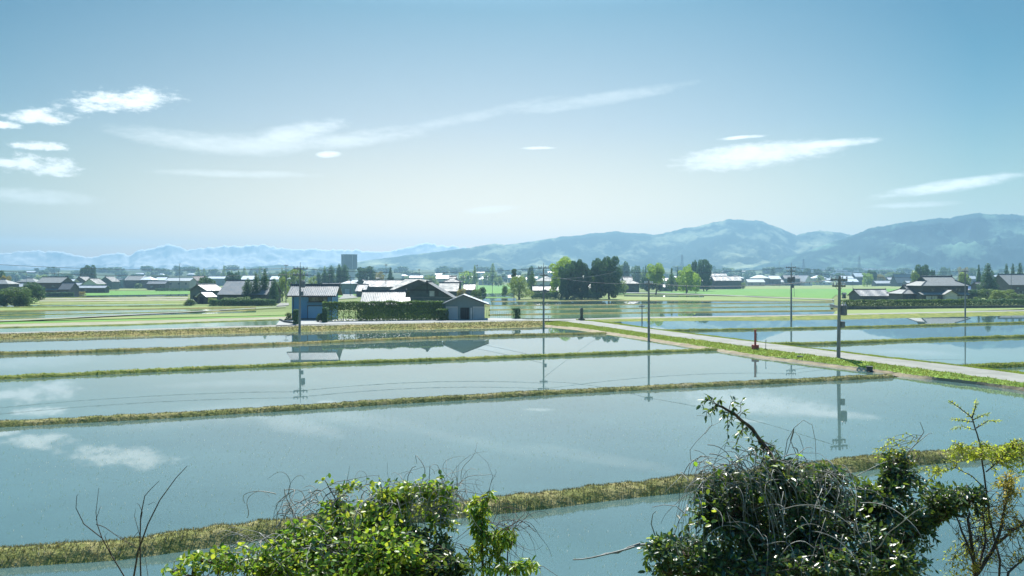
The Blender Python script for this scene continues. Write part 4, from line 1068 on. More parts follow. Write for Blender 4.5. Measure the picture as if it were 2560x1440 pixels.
    for s in (-1, 1):
        q = [(gx - s * 0.0, yp - 1.6, he * 0.72), (gx + s * 2.6, yp - 1.6, he * 0.45), (gx + s * 2.6, yp + 2.4, he * 0.45), (gx, yp + 2.4, he * 0.72)]
        slab(gb, *(q if s > 0 else [q[3], q[2], q[1], q[0]]))
    gb.build('porch_roof', M['tile_grey'], h)
    pw = MB(); pw.prism([(gx - 1.9, -0.1), (gx + 1.9, -0.1), (gx + 1.9, he * 0.46), (gx, he * 0.66), (gx - 1.9, he * 0.46)], 'y', yp - 1.0, yp + 0.6)
    p = pw.build('porch_wall', M['paper'], h)
    for u in (-0.42, -0.3, 0.22, 0.36):
        window(h, 'f', Wl, Dl + 2.4 * 2 * 0.72, u * Wl, he * 0.22, 2.0, 1.5, pane=M['paper'])
    h = H('farmhouse', 'lower wing with curved grey roof at the left of the big farmhouse', 2258, 2300, 716, 733, 753, 'irimoya', 'tile_grey', 'wall_dark', wins=((-0.2, 0.5, 1.4, 1.0), (0.2, 0.5, 1.4, 1.0)), t=0.6, gab='wall_dark')
    H('shed', 'long shed with glittering hip roof and red plinth at the left of the big farmhouse', 2152, 2226, 725, 739, 750, 'gable', 'tile_shiny', 'wall_dark', pitch=22, wins=((0.38, 0.45, 1.6, 0.7),), ribs=True)

def build_farm():
    # ---- blue barn
    z = 0.70; yb = 799.5; d = depth(yb, z); s = d / F
    Wd = (827 - 728) * s; D = 6.2; he = (yb - 737) * s; hr = (yb - 719) * s + 0.25
    cx = ((728 + 827) / 2 - 1280) * s
    t = thing('barn', 'blue corrugated two storey barn with shining ribbed roof', 'barn', (cx, d + D / 2, z), 0.05)
    walls(t, Wd, D, he, hr, M['wall_blue'])
    roof_gable(t, Wd, D, he, hr, M['tile_rib'], ov=0.5, ovg=0.75, ribs=True)
    window(t, 'f', Wd, D, 0.6, he - 0.75, 2.2, 0.75, bars=1, frame=M['trim'])
    window(t, 'f', Wd, D, 2.15, he - 0.75, 0.75, 0.75, bars=0, frame=M['trim'])
    door(t, 'f', Wd, D, 0.6, 2.45, 2.25, M['shutter_blue'], name='roller_door')
    b = MB(); b.tube([(-Wd / 2 + 0.25, -D / 2 - 0.06, he - 0.2), (-Wd / 2 + 0.25, -D / 2 - 0.06, 0.0)], 0.045, 6)
    b.tube([(Wd / 2 - 0.05, -D / 2 - 0.06, he - 0.2), (Wd / 2 - 0.05, -D / 2 - 0.06, 0.0)], 0.045, 6); b.build('downpipe', M['trim'], t)
    b = MB(); b.tube([(-Wd / 2 - 0.7, -D / 2 - 0.56, he - 0.28), (Wd / 2 + 0.7, -D / 2 - 0.56, he - 0.28)], 0.06, 6); b.build('gutter', M['trim'], t)
    b = MB(); b.box((0.6, -D / 2 - 0.25, he - 1.22), (2.7, 0.5, 0.06)); b.build('awning', M['trim'], t)
    b = MB(); b.box((0, -D / 2 - 0.05, 0.12), (Wd + 0.1, 0.1, 0.3)); b.build('plinth', M['stone'], t)
    # ---- ribbed roof shed behind the hedge
    z = 0.6; yb = 788; d = depth(yb, z); s = d / F
    Wd = (1000 - 905) * s; D = 8.0; he = (yb - 757) * s; hr = (yb - 730) * s
    t = thing('shed', 'low shed behind the hedge with broad shining ribbed roof', 'shed', (((905 + 1000) / 2 - 1280) * s, d + D / 2, z), 0.06)
    walls(t, Wd, D, he, hr, M['wall_slate'])
    roof_gable(t, Wd, D, he, hr, M['tile_rib'], ov=0.9, ovg=0.6, ribs=True)
    window(t, 'f', Wd, D, 0.0, he * 0.5, 2.0, 1.0)
    door(t, 'f', Wd, D, 2.6, 1.7, 1.9, M['wall_dark'])
    b = MB(); slab(b, (Wd / 2 - 0.5, -D / 2 - 0.8, he - 0.2), (Wd / 2 + 1.9, -D / 2 - 0.8, he - 0.2), (Wd / 2 + 1.5, -D / 2 + 1.7, he + 1.0), (Wd / 2 - 0.5, -D / 2 + 1.7, he + 1.0)); b.build('lower_roof', M['tile_rib'], t)
    # ---- dark gabled main house, gable towards the road
    z = 0.6; yb = 786; d = depth(yb, z) + 6; s = d / F
    x0, x1, xa = 1024, 1142, 1068
    Wd = (x1 - x0) * s; L = 13.0
    t = thing('farmhouse', 'big dark boarded farmhouse whose gable faces the road', 'house', (((x0 + x1) / 2 - 1280) * s, d, z), 0.04)
    def lx(x): return (x - (x0 + x1) / 2) * s
    def lz(y): return (yb - y) * s * (depth(yb, z) / d) * d / depth(yb, z)
    za, zl, zr2 = (CH - (705 - HZ) * s) - z, (CH - (722 - HZ) * s) - z, (CH - (755 - HZ) * s) - z
    b = MB(); b.prism([(lx(x0), -0.3), (lx(x1), -0.3), (lx(x1), zr2 + 0.15), (lx(xa), za - 0.08), (lx(x0), zl - 0.1)], 'y', 0, L); b.build('wall', M['wall_slate'], t)
    b = MB()
    slab(b, (lx(xa), -0.7, za), (lx(x1) + 0.9, -0.7, zr2 - 0.1), (lx(x1) + 0.9, L + 0.6, zr2 - 0.1), (lx(xa), L + 0.6, za), 0.2)
    slab(b, (lx(x0) - 0.8, -0.7, zl - 0.35), (lx(xa), -0.7, za), (lx(xa), L + 0.6, za), (lx(x0) - 0.8, L + 0.6, zl - 0.35), 0.2)
    r = b.build('roof', M['tile_dark'], t)
    b = MB(); b.box((lx(xa), L / 2, za + 0.12), (0.4, L + 1.4, 0.3)); b.build('ridge', M['tile_dark'], r)
    b = MB(); b.box((lx(xa), -0.06, (za + zl) / 2 - 0.3), (0.16, 0.12, za - zl + 1.2)); b.box((lx((x0 + 1100) / 2), -0.07, zl - 0.25), (lx(1108) - lx(x0 + 6), 0.14, 0.18)); b.build('gable_beam', M['trim'], t)
    f = MB(); ww, wz = 0.9, (CH - (734 - HZ) * s) - z
    for dx in (-ww / 2, ww / 2): f.box((lx(1080) + dx, -0.05, wz), (0.08, 0.12, 1.1))
    for dz in (-0.52, 0.52): f.box((lx(1080), -0.05, wz + dz), (ww + 0.1, 0.12, 0.08))
    fo = f.build('window', M['trim_pale'], t); p = MB(); p.box((lx(1080), -0.02, wz), (ww - 0.08, 0.06, 0.96)); p.build('pane', M['paper'], fo)
    f = MB(); f.box((lx(1092), -0.03, wz), (0.7, 0.06, 1.0)); f.build('shutter', M['wall_dark'], t)
    # rear roof of the same farm, ridge along the road
    z = 0.6; yb = 778; d = depth(yb, z) + 12; s = d / F
    t = thing('farmhouse', 'grey roofed wing standing behind the left slope of the dark gabled farmhouse', 'house', ((1012 - 1280) * s, d, z), 0.0)
    x0, x1, xa = 982, 1060, 1046
    za, zl = (CH - (698 - HZ) * s) - z, (CH - (722 - HZ) * s) - z
    lx = lambda x: (x - 1012) * s
    b = MB(); b.prism([(lx(x0 + 4), -0.3), (lx(x1), -0.3), (lx(x1), za - 0.6), (lx(xa), za - 0.1), (lx(x0 + 4), zl - 0.1)], 'y', 0, 10); b.build('wall', M['wall_dark'], t)
    b = MB(); slab(b, (lx(x0 - 12), -0.6, zl - 0.5), (lx(xa) - 4.2, -0.6, zl - 0.5), (lx(xa), 6.0, za), (lx(x0 + 22), 6.0, za), 0.2)
    slab(b, (lx(xa) - 4.2, -0.6, zl - 0.5), (lx(x1) + 1.0, -0.6, zl - 0.5), (lx(x1) + 0.6, 6.0, za - 0.3), (lx(xa), 6.0, za), 0.2)
    b.build('roof', M['tile_grey'], t)
    # ---- garage
    z = 0.71; yb = 799; d = depth(yb, z); s = d / F
    x0, x1, xa = 1114, 1211, 1158; Wd = (x1 - x0) * s; L = 7.0; cx = ((x0 + x1) / 2 - 1280) * s
    lx = lambda x: (x - (x0 + x1) / 2) * s
    lz = lambda y: (CH - (y - HZ) * s) - z
    t = thing('garage', 'grey green gabled garage with two pale shutters and dark middle opening', 'garage', (cx, d, z), 0.03)
    za, zl, zr2 = lz(736), lz(755), lz(759)
    b = MB(); b.prism([(lx(x0), -0.3), (lx(x1), -0.3), (lx(x1), zr2 + 0.1), (lx(xa), za - 0.08), (lx(x0), zl - 0.05)], 'y', 0, L); b.build('wall', M['wall_grey'], t)
    b = MB()
    slab(b, (lx(xa), -0.5, za), (lx(x1) + 0.75, -0.5, zr2 - 0.1), (lx(x1) + 0.75, L + .5, zr2 - 0.1), (lx(xa), L + .5, za), 0.14)
    slab(b, (lx(x0) - 0.6, -0.5, zl - 0.25), (lx(xa), -0.5, za), (lx(xa), L + .5, za), (lx(x0) - 0.6, L + .5, zl - 0.25), 0.14)
    b.build('roof', M['roof_pale'], t)
    b = MB()
    b.tube([(lx(xa), -0.52, za - 0.1), (lx(x1) + 0.75, -0.52, zr2 - 0.2)], 0.1, 4)
    b.build('barge_board', M['trim'], t)
    for x, w in ((1129.5, 27), (1197, 27)):
        b = MB(); b.box((lx(x), -0.0, 1.02), (w * s, 0.08, 2.0)); q = b.build('roller_shutter', M['shutter'], t)
        fr = MB(); fr.box((lx(x), -0.06, 2.1), (w * s + 0.16, 0.14, 0.14))
        for k in (-1, 1): fr.box((lx(x) + k * (w * s / 2 + 0.04), -0.04, 1.01), (0.07, 0.1, 2.02))
        fr.build('door_frame', M['trim_pale'], q)
    b = MB(); b.box((lx(1162), -0.0, 1.0), (22 * s, 0.05, 1.98)); q = b.build('doorway', M['doorway_shade'], t)
    b = MB()
    for k in range(5): b.box((lx(1153 + 4.5 * k), -0.05, 1.0), (0.05, 0.06, 1.9))
    b.box((lx(1162), -0.05, 1.96), (22 * s, 0.07, 0.08)); b.build('lattice', M['trim'], q)
    b = MB(); b.box((lx(1178), -0.03, 1.0), (0.25, 0.1, 1.95)); b.build('post', M['trim_pale'], t)
    # ---- tall dark tower block on a pale base
    z = 0.1; d = 1150; s = d / F
    w = 44 * s; t = thing('grain_elevator', 'tall dark grey block on a narrow pale shaft above the cedars', 'tower', ((873 - 1280) * s, d, z), 0.42)
    top = CH - (637 - HZ) * s; mid = CH - (674 - HZ) * s
    b = MB(); b.box((0, 0, (top + mid) / 2), (w * 0.80, w * 0.5, top - mid)); b.build('upper_block', M['silo'], t)
    b = MB(); b.box((0, 0, top + 0.2), (w * 0.83, w * 0.53, 0.5)); b.build('parapet', M['silo'], t)
    b = MB(); b.box((0, 0, mid - 0.2), (w * 0.7, w * 0.42, 0.5)); b.box((w * 0.1, 0, mid / 2 - 0.3), (w * 0.35, w * 0.3, mid - 0.5)); b.build('shaft', M['silo_base'], t)
    b = MB()
    for k in range(4): b.box((w * 0.402, -w * 0.16 + k * w * 0.1, (top + mid) / 2), (0.2, 0.45, (top - mid) * 0.9))
    b.box((w * 0.12, -w * 0.255, (top + mid) / 2), (0.5, 0.2, (top - mid) * 0.95)); b.build('pipe', M['silo_base'], t)
# ------------------------------------------------------------ trees and hedges
def crown_points(kind, n, rng):
    """points and outward directions in a unit crown: x,y in -0.5..0.5, z in 0..1"""
    P, Dn = [], []
    if kind in ('cedar', 'column', 'poplar', 'cone'):
        nb = {'cedar': 46, 'column': 40, 'poplar': 44, 'cone': 50}[kind]
        z0 = {'cedar': 0.10, 'column': 0.02, 'poplar': 0.12, 'cone': 0.05}[kind]
        B = []
        for i in range(nb):
            t = (i + rng.random()) / nb
            z = z0 + (0.97 - z0) * t
            if kind == 'cedar': r = 0.47 * (1 - t) ** 0.38 * min(1, 0.7 + t) * (0.75 + 0.4 * rng.random())
            elif kind == 'column': r = 0.44 * min(1, (1 - t) * 2.2 + 0.12) ** 0.7 * min(1, 0.55 + t * 2) * (0.8 + 0.35 * rng.random())
            elif kind == 'poplar': r = 0.44 * (1 - t) ** 0.8 * min(1, 0.4 + t * 3) * (0.7 + 0.6 * rng.random())
            else: r = 0.5 * (1 - t) ** 0.7 * (0.8 + 0.35 * rng.random())
            a = i * 2.4 + rng.random() * 0.8
            q = 0.5 if kind in ('column', 'cedar') else 0.62
            B.append((math.cos(a) * r * q, math.sin(a) * r * q, z, max(0.09, r * (0.75 if q == 0.5 else 0.62)), (0.085 if q == 0.5 else 0.055) + 0.05 * rng.random()))
    else:
        k = {'round': 16, 'broad': 22, 'shrub': 18, 'loose': 26, 'pine': 12}[kind]
        B = []
        for i in range(k):
            a = i * 2.4 + rng.random(); u = (i + 0.5) / k
            if kind == 'shrub':
                z = 0.12 + 0.68 * u; r = 0.40 * math.sqrt(max(0.05, 1 - (z / 0.95) ** 2)) * (0.35 + 0.65 * rng.random())
                br = 0.15 + 0.07 * rng.random(); bz = br * 0.9
            elif kind == 'round':
                z = 0.42 + 0.46 * u; zz = (z - 0.62) / 0.38
                r = 0.38 * math.sqrt(max(0.05, 1 - zz * zz)) * (0.5 + 0.5 * rng.random()); br = 0.15 + 0.06 * rng.random(); bz = br * 0.75
            elif kind == 'broad':
                z = 0.14 + 0.76 * u; zz = (z - 0.5) / 0.56
                r = 0.42 * math.sqrt(max(0.04, 1 - zz * zz)) * (0.45 + 0.55 * rng.random()); br = 0.13 + 0.07 * rng.random(); bz = br * 0.7
            elif kind == 'pine':
                z = 0.35 + 0.6 * u; r = 0.34 * (1.05 - u) * (0.5 + 0.5 * rng.random()); br = 0.16 + 0.08 * rng.random(); bz = 0.05
            else:
                z = 0.12 + 0.78 * u; r = 0.40 * (0.3 + 0.7 * rng.random()) * (1.1 - 0.6 * u); br = 0.09 + 0.06 * rng.random(); bz = br * 0.7
            B.append((math.cos(a) * r, math.sin(a) * r, z, br, bz))
    B = np.array(B); w = B[:, 3] ** 2; idx = rng.choice(len(B), n, p=w / w.sum())
    v = rng.normal(size=(n, 3)); v /= np.linalg.norm(v, axis=1)[:, None]
    rad = rng.uniform(0.55, 1.0, n)[:, None] ** 0.5
    C = B[idx]
    P = C[:, :3] + v * rad * np.stack([C[:, 3], C[:, 3], C[:, 4] * 1.0], 1)
    q = np.percentile(np.abs(P[:, :2]), 96); P[:, :2] *= 0.47 / q
    P[:, 2] *= 0.985 / np.percentile(P[:, 2], 99.5)
    P[:, 2] = np.clip(P[:, 2], 0.0, 1.03)
    return P, v

def leaf_quads(P, N, size, rng, asp=(1, 1, 1)):
    """small bent leaf clumps: one diamond of two triangles each"""
    n = len(P)
    a = N + rng.normal(0, 0.55, (n, 3)); a /= np.linalg.norm(a, axis=1)[:, None]
    t = np.cross(a, rng.normal(size=(n, 3))); t /= np.linalg.norm(t, axis=1)[:, None] + 1e-9
    b = np.cross(a, t)
    s = size * rng.uniform(0.6, 1.35, n)[:, None]
    A = np.array(asp)[None, :]
    t = t * s / A; b = b * s * 0.65 / A; a2 = a * s * 0.2 / A
    V = np.stack([P - t, P + b + a2, P + t, P - b + a2], 1).reshape(-1, 3)
    i = np.arange(n)[:, None] * 4
    return V, np.concatenate([i + np.array([[0, 1, 2]]), i + np.array([[0, 2, 3]])], 0)

_proto = {}
def tree_meshes(kind, mat, cls, var):
    key = (kind, mat, cls, var)
    if key in _proto: return _proto[key]
    rng = np.random.default_rng(abs(hash((kind, cls, var, len(mat)))) % 99991 if False else (sum(map(ord, kind + mat)) * 31 + cls * 7 + var * 101))
    n = (500, 1900, 5200, 11000)[cls]
    P, N = crown_points(kind, n, rng)
    asp = (1, 1, 1.7) if kind in ('column', 'poplar', 'cedar', 'cone') else (1, 1, 1.1)
    size = (0.075, 0.042, 0.026, 0.018)[cls] * (0.85 if kind == 'loose' else (1.35 if mat == 'lf_dark' else 1.1))
    V, T = leaf_quads(P, N, size, rng, asp)
    cm = arr_mesh('crown', V, T); cm.materials.append(M[mat])
    b = MB(); top = {'cedar': 0.9, 'column': 0.85, 'poplar': 0.9, 'cone': 0.85}.get(kind, 0.75)
    r0 = {'shrub': 0.02, 'column': 0.05}.get(kind, 0.04)
    pts = [Vector((0.02 * math.sin(i * 1.7 + var), 0.02 * math.cos(i * 2.1), -0.03 + (top + 0.03) * i / 6)) for i in range(7)]
    b.tube(pts, [r0 * (1 - 0.12 * i) * (1.35 if i == 0 else 1) for i in range(7)], 6)
    for k in range(7):
        j = 1 + k % 5; p = pts[j]; a = k * 2.2 + var
        L = 0.3 * (1 - j / 8)
        e = p + Vector((math.cos(a) * L, math.sin(a) * L, 0.1))
        b.tube([p, p.lerp(e, 0.5) + Vector((0, 0, 0.01)), e], [r0 * 0.45, r0 * 0.3, r0 * 0.12], 4)
    me = bpy.data.meshes.new('trunk'); me.from_pydata(b.v, [], b.f); me.materials.append(M['bark'])
    _proto[key] = (cm, me)
    return _proto[key]

def tree(nm, label, x, w, yt, yb, kind, mat, d=None, group=None, cat='tree', cls=None, depth_ratio=1.0, z=0.0, var=None):
    if isinstance(d, int):      # stands behind the first row: slide it to its distance on the plain
        d = CH * F / max(12.5, 17910.0 / d - 21.0)
    d = d or depth(yb, z); s = d / F
    if d > 1000: z = gz(d)
    ht = (yb - yt) * s; wd = w * s
    if d and abs(depth(yb, z) - d) > 1: # base hidden: stand it on the ground
        ht = CH - (yt - HZ) * s - z
    if cls is None:
        A = w * (yb - yt); cls = 0 if A < 500 else (1 if A < 1700 else (2 if A < 6000 else 3))
    var = var if var is not None else random.randint(0, 2)
    cm, tm = tree_meshes(kind, mat, cls, var)
    t = thing(nm, label, cat, ((x - 1280) * s, d, z), random.uniform(0, 6.28), group)
    t.scale = (wd, wd * depth_ratio, ht)
    for nme, me in (('crown', cm), ('trunk', tm)):
        o = bpy.data.objects.new(nme, me); COL.objects.link(o); o.parent = t
    return t

def hedge(label, p0, p1, w, h, mat, n, seed=0, wav=0.15, name='hedge', sparse=None, size=0.12):
    """clipped hedge between two ground points"""
    rng = np.random.default_rng(seed)
    L = (p1 - p0).length; mid = (p0 + p1) / 2
    a = math.atan2(p1.y - p0.y, p1.x - p0.x)
    t = thing(name, label, 'hedge', mid, a)
    f = rng.random(n); u = rng.uniform(-L / 2, L / 2, n); q = rng.uniform(0, 1, n)
    side = f < 0.62; y = np.where(side, np.where(rng.random(n) < 0.75, -w / 2, w / 2), rng.uniform(-w / 2, w / 2, n))
    hh = h * (1 + wav * np.array([mnoise.noise(Vector((x * 0.5, seed, 0))) for x in u]))
    zz = np.where(side, q * hh, hh) + rng.normal(0, 0.08, n)
    y = y + rng.normal(0, 0.10, n)
    N = np.stack([rng.normal(0, .4, n), np.where(side, np.sign(y), 0), np.where(side, 0.2, 1.0)], 1)
    P = np.stack([u, y, np.clip(zz, 0.02, None)], 1)
    if sparse:   # thin towards the foot on this part of the length
        k = ~((u < -L / 2 + sparse * L) & (zz < 0.6 * h) & (rng.random(n) < 0.72))
        P, N = P[k], N[k]
    V, T = leaf_quads(P, N, size, rng)
    o = link('foliage', arr_mesh('foliage', V, T), M[mat], t)
    b = MB(); k = int(L / 0.9)
    for i in range(k):
        x = -L / 2 + (i + 0.5) * L / k + rng.uniform(-.15, .15); yy = rng.uniform(-w / 5, w / 5)
        b.tube([(x, yy, -0.1), (x + rng.uniform(-.1, .1), yy, h * 0.45), (x + rng.uniform(-.25, .25), yy, h * 0.85)], [0.05, 0.04, 0.015], 5)
    b.build('stems', M['bark'], t)
    return t

def build_trees():
    T = tree; g = 'trees of the far village'
    E, S = 'evergreen_tree', 'broadleaf_tree'
    # ---- left edge
    T(E, 'dark conifer cut off at the left edge above the hip roofed house', 4, 26, 677, 725, 'cedar', 'lf_dark', d=330, group=g)
    T(S, 'small yellowish tree at the left edge before the dark conifer', 12, 26, 689, 722, 'round', 'lf_ochre', d=310, group=g)
    T('shrub', 'large bright green rounded shrub at the left edge of the fields', 36, 72, 718, 766, 'shrub', 'lf_mid', cls=3, cat='shrub')
    T('shrub', 'dark green bushy shrub right of the bright rounded one at far left', 80, 52, 706, 759, 'shrub', 'lf_dark', cls=3, cat='shrub')
    T('shrub', 'low olive bush at the foot of the two big shrubs at far left', 58, 34, 740, 766, 'shrub', 'lf_mid', cls=2, cat='shrub')
    T('shrub', 'dark bush hugging the left picture edge', 2, 30, 734, 767, 'shrub', 'lf_dark', cls=2, cat='shrub')
    T(E, 'twin crowned dark evergreen standing over the roofs at far left', 226, 27, 663, 712, 'broad', 'lf_dark', d=420, group=g, cls=2)
    T(E, 'smaller dark crown touching the left side of the twin evergreen', 208, 18, 669, 710, 'broad', 'lf_dark', d=425, group=g, cls=1)
    T(E, 'low dark grove tree behind the brown two storey house', 168, 30, 686, 715, 'broad', 'lf_dark', d=480, group=g)
    T(E, 'second low dark tree left of the grove behind the brown house', 142, 26, 690, 715, 'broad', 'lf_dark', d=520, group=g)
    T(S, 'small light tree between the brown house and the white gabled house', 184, 16, 716, 738, 'loose', 'lf_pale', group=g)
    T('shrub', 'yellow green clipped bush at the right end of the brown house', 203, 20, 729, 738, 'shrub', 'lf_ochre', cat='shrub')
    T(S, 'olive tree behind the bright white hip roof at left', 388, 26, 687, 712, 'broad', 'lf_mid', d=560, group=g)
    T(S, 'round olive tree behind the long beige building', 412, 24, 686, 712, 'broad', 'lf_mid', d=570, group=g)
    T('shrub', 'small rounded garden tree in front of the white roofed houses at left', 345, 16, 708, 722, 'shrub', 'lf_mid', cat='shrub')
    for x, w, yt, lab in [(496, 20, 669, 'pale conical tree left of a slimmer twin beside the brown tiled house'), (510, 13, 671, 'slim pale conical tree right of its broader twin beside the brown tiled house'),
                          (560, 16, 664, 'tall slender pale conical tree above the large ribbed farmhouse'), (579, 16, 676, 'short pale conical tree right of the tall slender one'),
                          (611, 22, 668, 'broad pale conical tree above the white roof behind the ribbed farmhouse'), (637, 14, 678, 'small pale conical tree between the broad one and the tall cypress'),
                          (650, 13, 667, 'slim pale conical tree left of the tall dark cypress'), (705, 14, 668, 'pale conical tree beside the tall thin pole left of the barn')]:
        T('conical_tree', lab, x, w, yt, 712, 'poplar', 'lf_pale', d=520, group=g, cls=1)
    T(E, 'dense dark tree behind the dark gabled shed', 515, 46, 694, 748, 'broad', 'lf_dark', d=245, cls=2)
    T(E, 'rounded dark evergreen over the left part of the ribbed farmhouse roof', 580, 28, 680, 712, 'broad', 'lf_dark', d=330, group=g, cls=2)
    T(E, 'pointed dark evergreen right of the rounded one over the ribbed roof', 597, 18, 678, 712, 'cone', 'lf_dark', d=330, group=g, cls=1)
    for x, w, yt, yb, lab in [(620, 26, 697, 760, 'shortest dark cypress at the left of the row beside the ribbed farmhouse'), (640, 20, 684, 760, 'second dark cypress from the left beside the ribbed farmhouse'),
                              (662, 22, 675, 760, 'tallest dark cypress of the row beside the ribbed farmhouse'), (685, 20, 697, 760, 'last dark cypress of the row, nearest to the barn')]:
        T('cypress', lab, x, w, yt, yb, 'column', 'lf_dark', cls=2, d=depth(760) - random.uniform(0, 3))
    for x, w, yt, lab in [(570, 40, 744, 'low rounded bush below the ribbed roof, left'), (605, 44, 742, 'low rounded bush below the ribbed roof, under the shortest cypress'), (648, 40, 746, 'low bush at the foot of the tallest cypress'),
                          (534, 26, 745, 'light green bush beside the bright white lean shed'), (476, 26, 748, 'dark low bush left of the bright white lean shed')]:
        T('shrub', lab, x, w, yt, 763, 'shrub', 'lf_pale' if 'light' in lab else 'lf_mid', cat='shrub', cls=2)
    T(S, 'yellow green spreading tree behind the barn ridge', 742, 46, 672, 735, 'broad', 'lf_pale', d=300, cls=2)
    T(S, 'darker tree behind the barn, left of the yellow green one', 712, 26, 678, 735, 'broad', 'lf_mid', d=320, cls=1)
    T(S, 'small light tree right of the yellow green one behind the barn', 782, 22, 690, 735, 'loose', 'lf_pale', d=300, cls=1)
    T(S, 'pale shrubby tree left of the barn wall', 706, 34, 692, 752, 'loose', 'lf_pale', d=235, cls=2)
    T('conical_tree', 'faint pale conical tree above the cedars right of the barn', 812, 16, 666, 720, 'poplar', 'lf_pale', d=450, cls=1)
    for x, w, yt, lab in [(797, 18, 682, 'shortest of the dark cedars behind the barn'), (812, 18, 674, 'second dark cedar behind the barn'), (828, 22, 665, 'third dark cedar behind the barn'),
                          (848, 18, 661, 'pointed dark cedar left of the tall dark block'), (862, 24, 662, 'pointed dark cedar just before the tall dark block')]:
        T('cedar', lab, x, w, yt, 735, 'cedar', 'lf_dark', d=340, group='cedars behind the barn', cls=2)
    T(E, 'wide round dark evergreen right of the tall dark block', 914, 44, 667, 715, 'broad', 'lf_dark', d=380, cls=2)
    T(E, 'single dark evergreen between the thin poles above the long tiled house', 976, 23, 669, 715, 'cone', 'lf_dark', d=360, cls=2)
    T(S, 'yellowish tree left of the single dark evergreen', 948, 32, 679, 715, 'loose', 'lf_ochre', d=400, cls=1)
    T(S, 'light bush above the ridge of the dark gabled farmhouse', 1080, 34, 689, 715, 'shrub', 'lf_pale', d=420, cls=1)
    T('conical_tree', 'tall pale poplar above the garage', 1187, 17, 663, 715, 'poplar', 'lf_pale', d=430, cls=2)
    T('conical_tree', 'tall pale poplar right of the pyramid roofed white house', 1232, 22, 659, 712, 'poplar', 'lf_pale', d=470, cls=2)
    T(S, 'lime green spreading tree between the garage roof and the tall poplar', 1166, 36, 678, 715, 'broad', 'lf_lime', d=440, cls=1)
    T(S, 'lime green tree at the foot of the right poplar', 1222, 30, 680, 712, 'broad', 'lf_pale', d=480, cls=1)
    T(S, 'pale tree right of the pyramid roofed white house', 1246, 24, 692, 712, 'broad', 'lf_pale', d=450, cls=1)
    T('shrub', 'yellowish bush right of the garage roof', 1152, 26, 722, 745, 'shrub', 'lf_ochre', cat='shrub', d=235, cls=1)
    T('shrub', 'dark garden pine behind the garage, left one', 1192, 26, 723, 750, 'broad', 'lf_mid', cat='shrub', d=235, cls=1)
    T('shrub', 'dark garden pine behind the garage, right one', 1206, 18, 718, 748, 'broad', 'lf_dark', cat='shrub', d=240, cls=1)
    T(S, 'loose pale tree standing alone left of the tall grove', 1298, 56, 690, 748, 'loose', 'lf_pale', cls=3)
    T(E, 'darker leaning crown above the loose pale tree', 1285, 20, 672, 740, 'pine', 'lf_mid', d=262, cls=2)
    T(E, 'dark evergreen far behind the loose pale tree', 1326, 18, 667, 712, 'broad', 'lf_dark', d=400, cls=1)
    T(E, 'slim dark evergreen between the loose pale tree and the hip roofed house', 1330, 22, 680, 735, 'column', 'lf_mid', d=275, cls=2)
    T('shrub', 'dark round bush left of the loose pale tree', 1262, 16, 714, 742, 'shrub', 'lf_mid', cat='shrub', cls=1)
    # ---- grove
    d0 = depth(748)
    T(S, 'tall bright green tree at the left of the grove', 1403, 60, 642, 748, 'broad', 'lf_lime', d=d0 + 9, cls=3)
    T('cedar', 'broad dark cedar in front of the bright green grove tree', 1418, 42, 660, 748, 'broad', 'lf_dark', d=d0, cls=3)
    T('cedar', 'thin dark pine right of the bright green grove tree', 1434, 26, 653, 748, 'broad', 'lf_dark', d=d0 + 4, cls=2)
    T('cedar', 'dark cedar with flat top in the middle of the grove', 1453, 40, 650, 748, 'broad', 'lf_dark', d=d0 + 2, cls=3)
    T('cedar', 'lower dark evergreen filling the middle of the grove', 1456, 36, 690, 748, 'broad', 'lf_dark', d=d0 + 1, cls=3)
    T('cedar', 'slightly shorter dark cedar at the right of the grove', 1494, 40, 647, 748, 'broad', 'lf_dark', d=d0 + 4, cls=3)
    T('cedar', 'tallest broad dark cedar at the right end of the grove', 1522, 60, 642, 748, 'broad', 'lf_dark', d=d0, cls=3)
    T('cedar', 'slim dark cedar leaning against the left flank of the right grove pair', 1491, 22, 690, 746, 'broad', 'lf_mid', d=d0 - 1, cls=2)
    T('shrub', 'yellow green bush at the right foot of the grove', 1550, 34, 702, 736, 'shrub', 'lf_pale', cat='shrub', cls=2)
    hedge('dark clipped hedge running along the foot of the grove', G(1330, 747), G(1500, 749), 2.0, 2.4, 'lf_dark', 6500, 5, size=0.16)
    # ---- behind and right of the grove
    for x, w, yt, yb, k, m, lab in [(1552, 18, 660, 712, 'broad', 'lf_mid', 'faint dark tree right behind the tallest grove cedar'), (1566, 18, 655, 712, 'broad', 'lf_dark', 'taller faint dark tree right of the grove'),
                                    (1590, 22, 664, 712, 'broad', 'lf_mid', 'rounded faint tree further right of the grove'), (1608, 10, 668, 706, 'cone', 'lf_mid', 'thin pointed faint tree left of the round lime tree'),
                                    (1614, 12, 664, 706, 'cone', 'lf_dark', 'pointed faint tree nearest the round lime tree'), (1600, 28, 682, 716, 'loose', 'lf_pale', 'pale loose tree below the faint dark trees'),
                                    (1470, 20, 676, 712, 'broad', 'lf_mid', 'faint tree seen through the gap in the grove')]:
        T(S if k == 'loose' else E, lab, x, w, yt, yb, k, m, d=430, group=g, cls=1)
    T(S, 'round lime green tree with a ball shaped crown', 1640, 44, 658, 724, 'round', 'lf_lime', d=300, cls=3)
    T(E, 'dark bush like tree below the left half of the round lime tree', 1618, 34, 690, 728, 'broad', 'lf_dark', cls=2)
    T(S, 'greyish tree below the round lime tree', 1640, 26, 682, 728, 'loose', 'lf_mid', cls=2)
    T(E, 'slim dark evergreen below the right half of the round lime tree', 1650, 18, 692, 728, 'column', 'lf_dark', cls=2)
    T(S, 'olive spreading tree left of the brown boarded wings', 1690, 52, 692, 728, 'broad', 'lf_mid', cls=3)
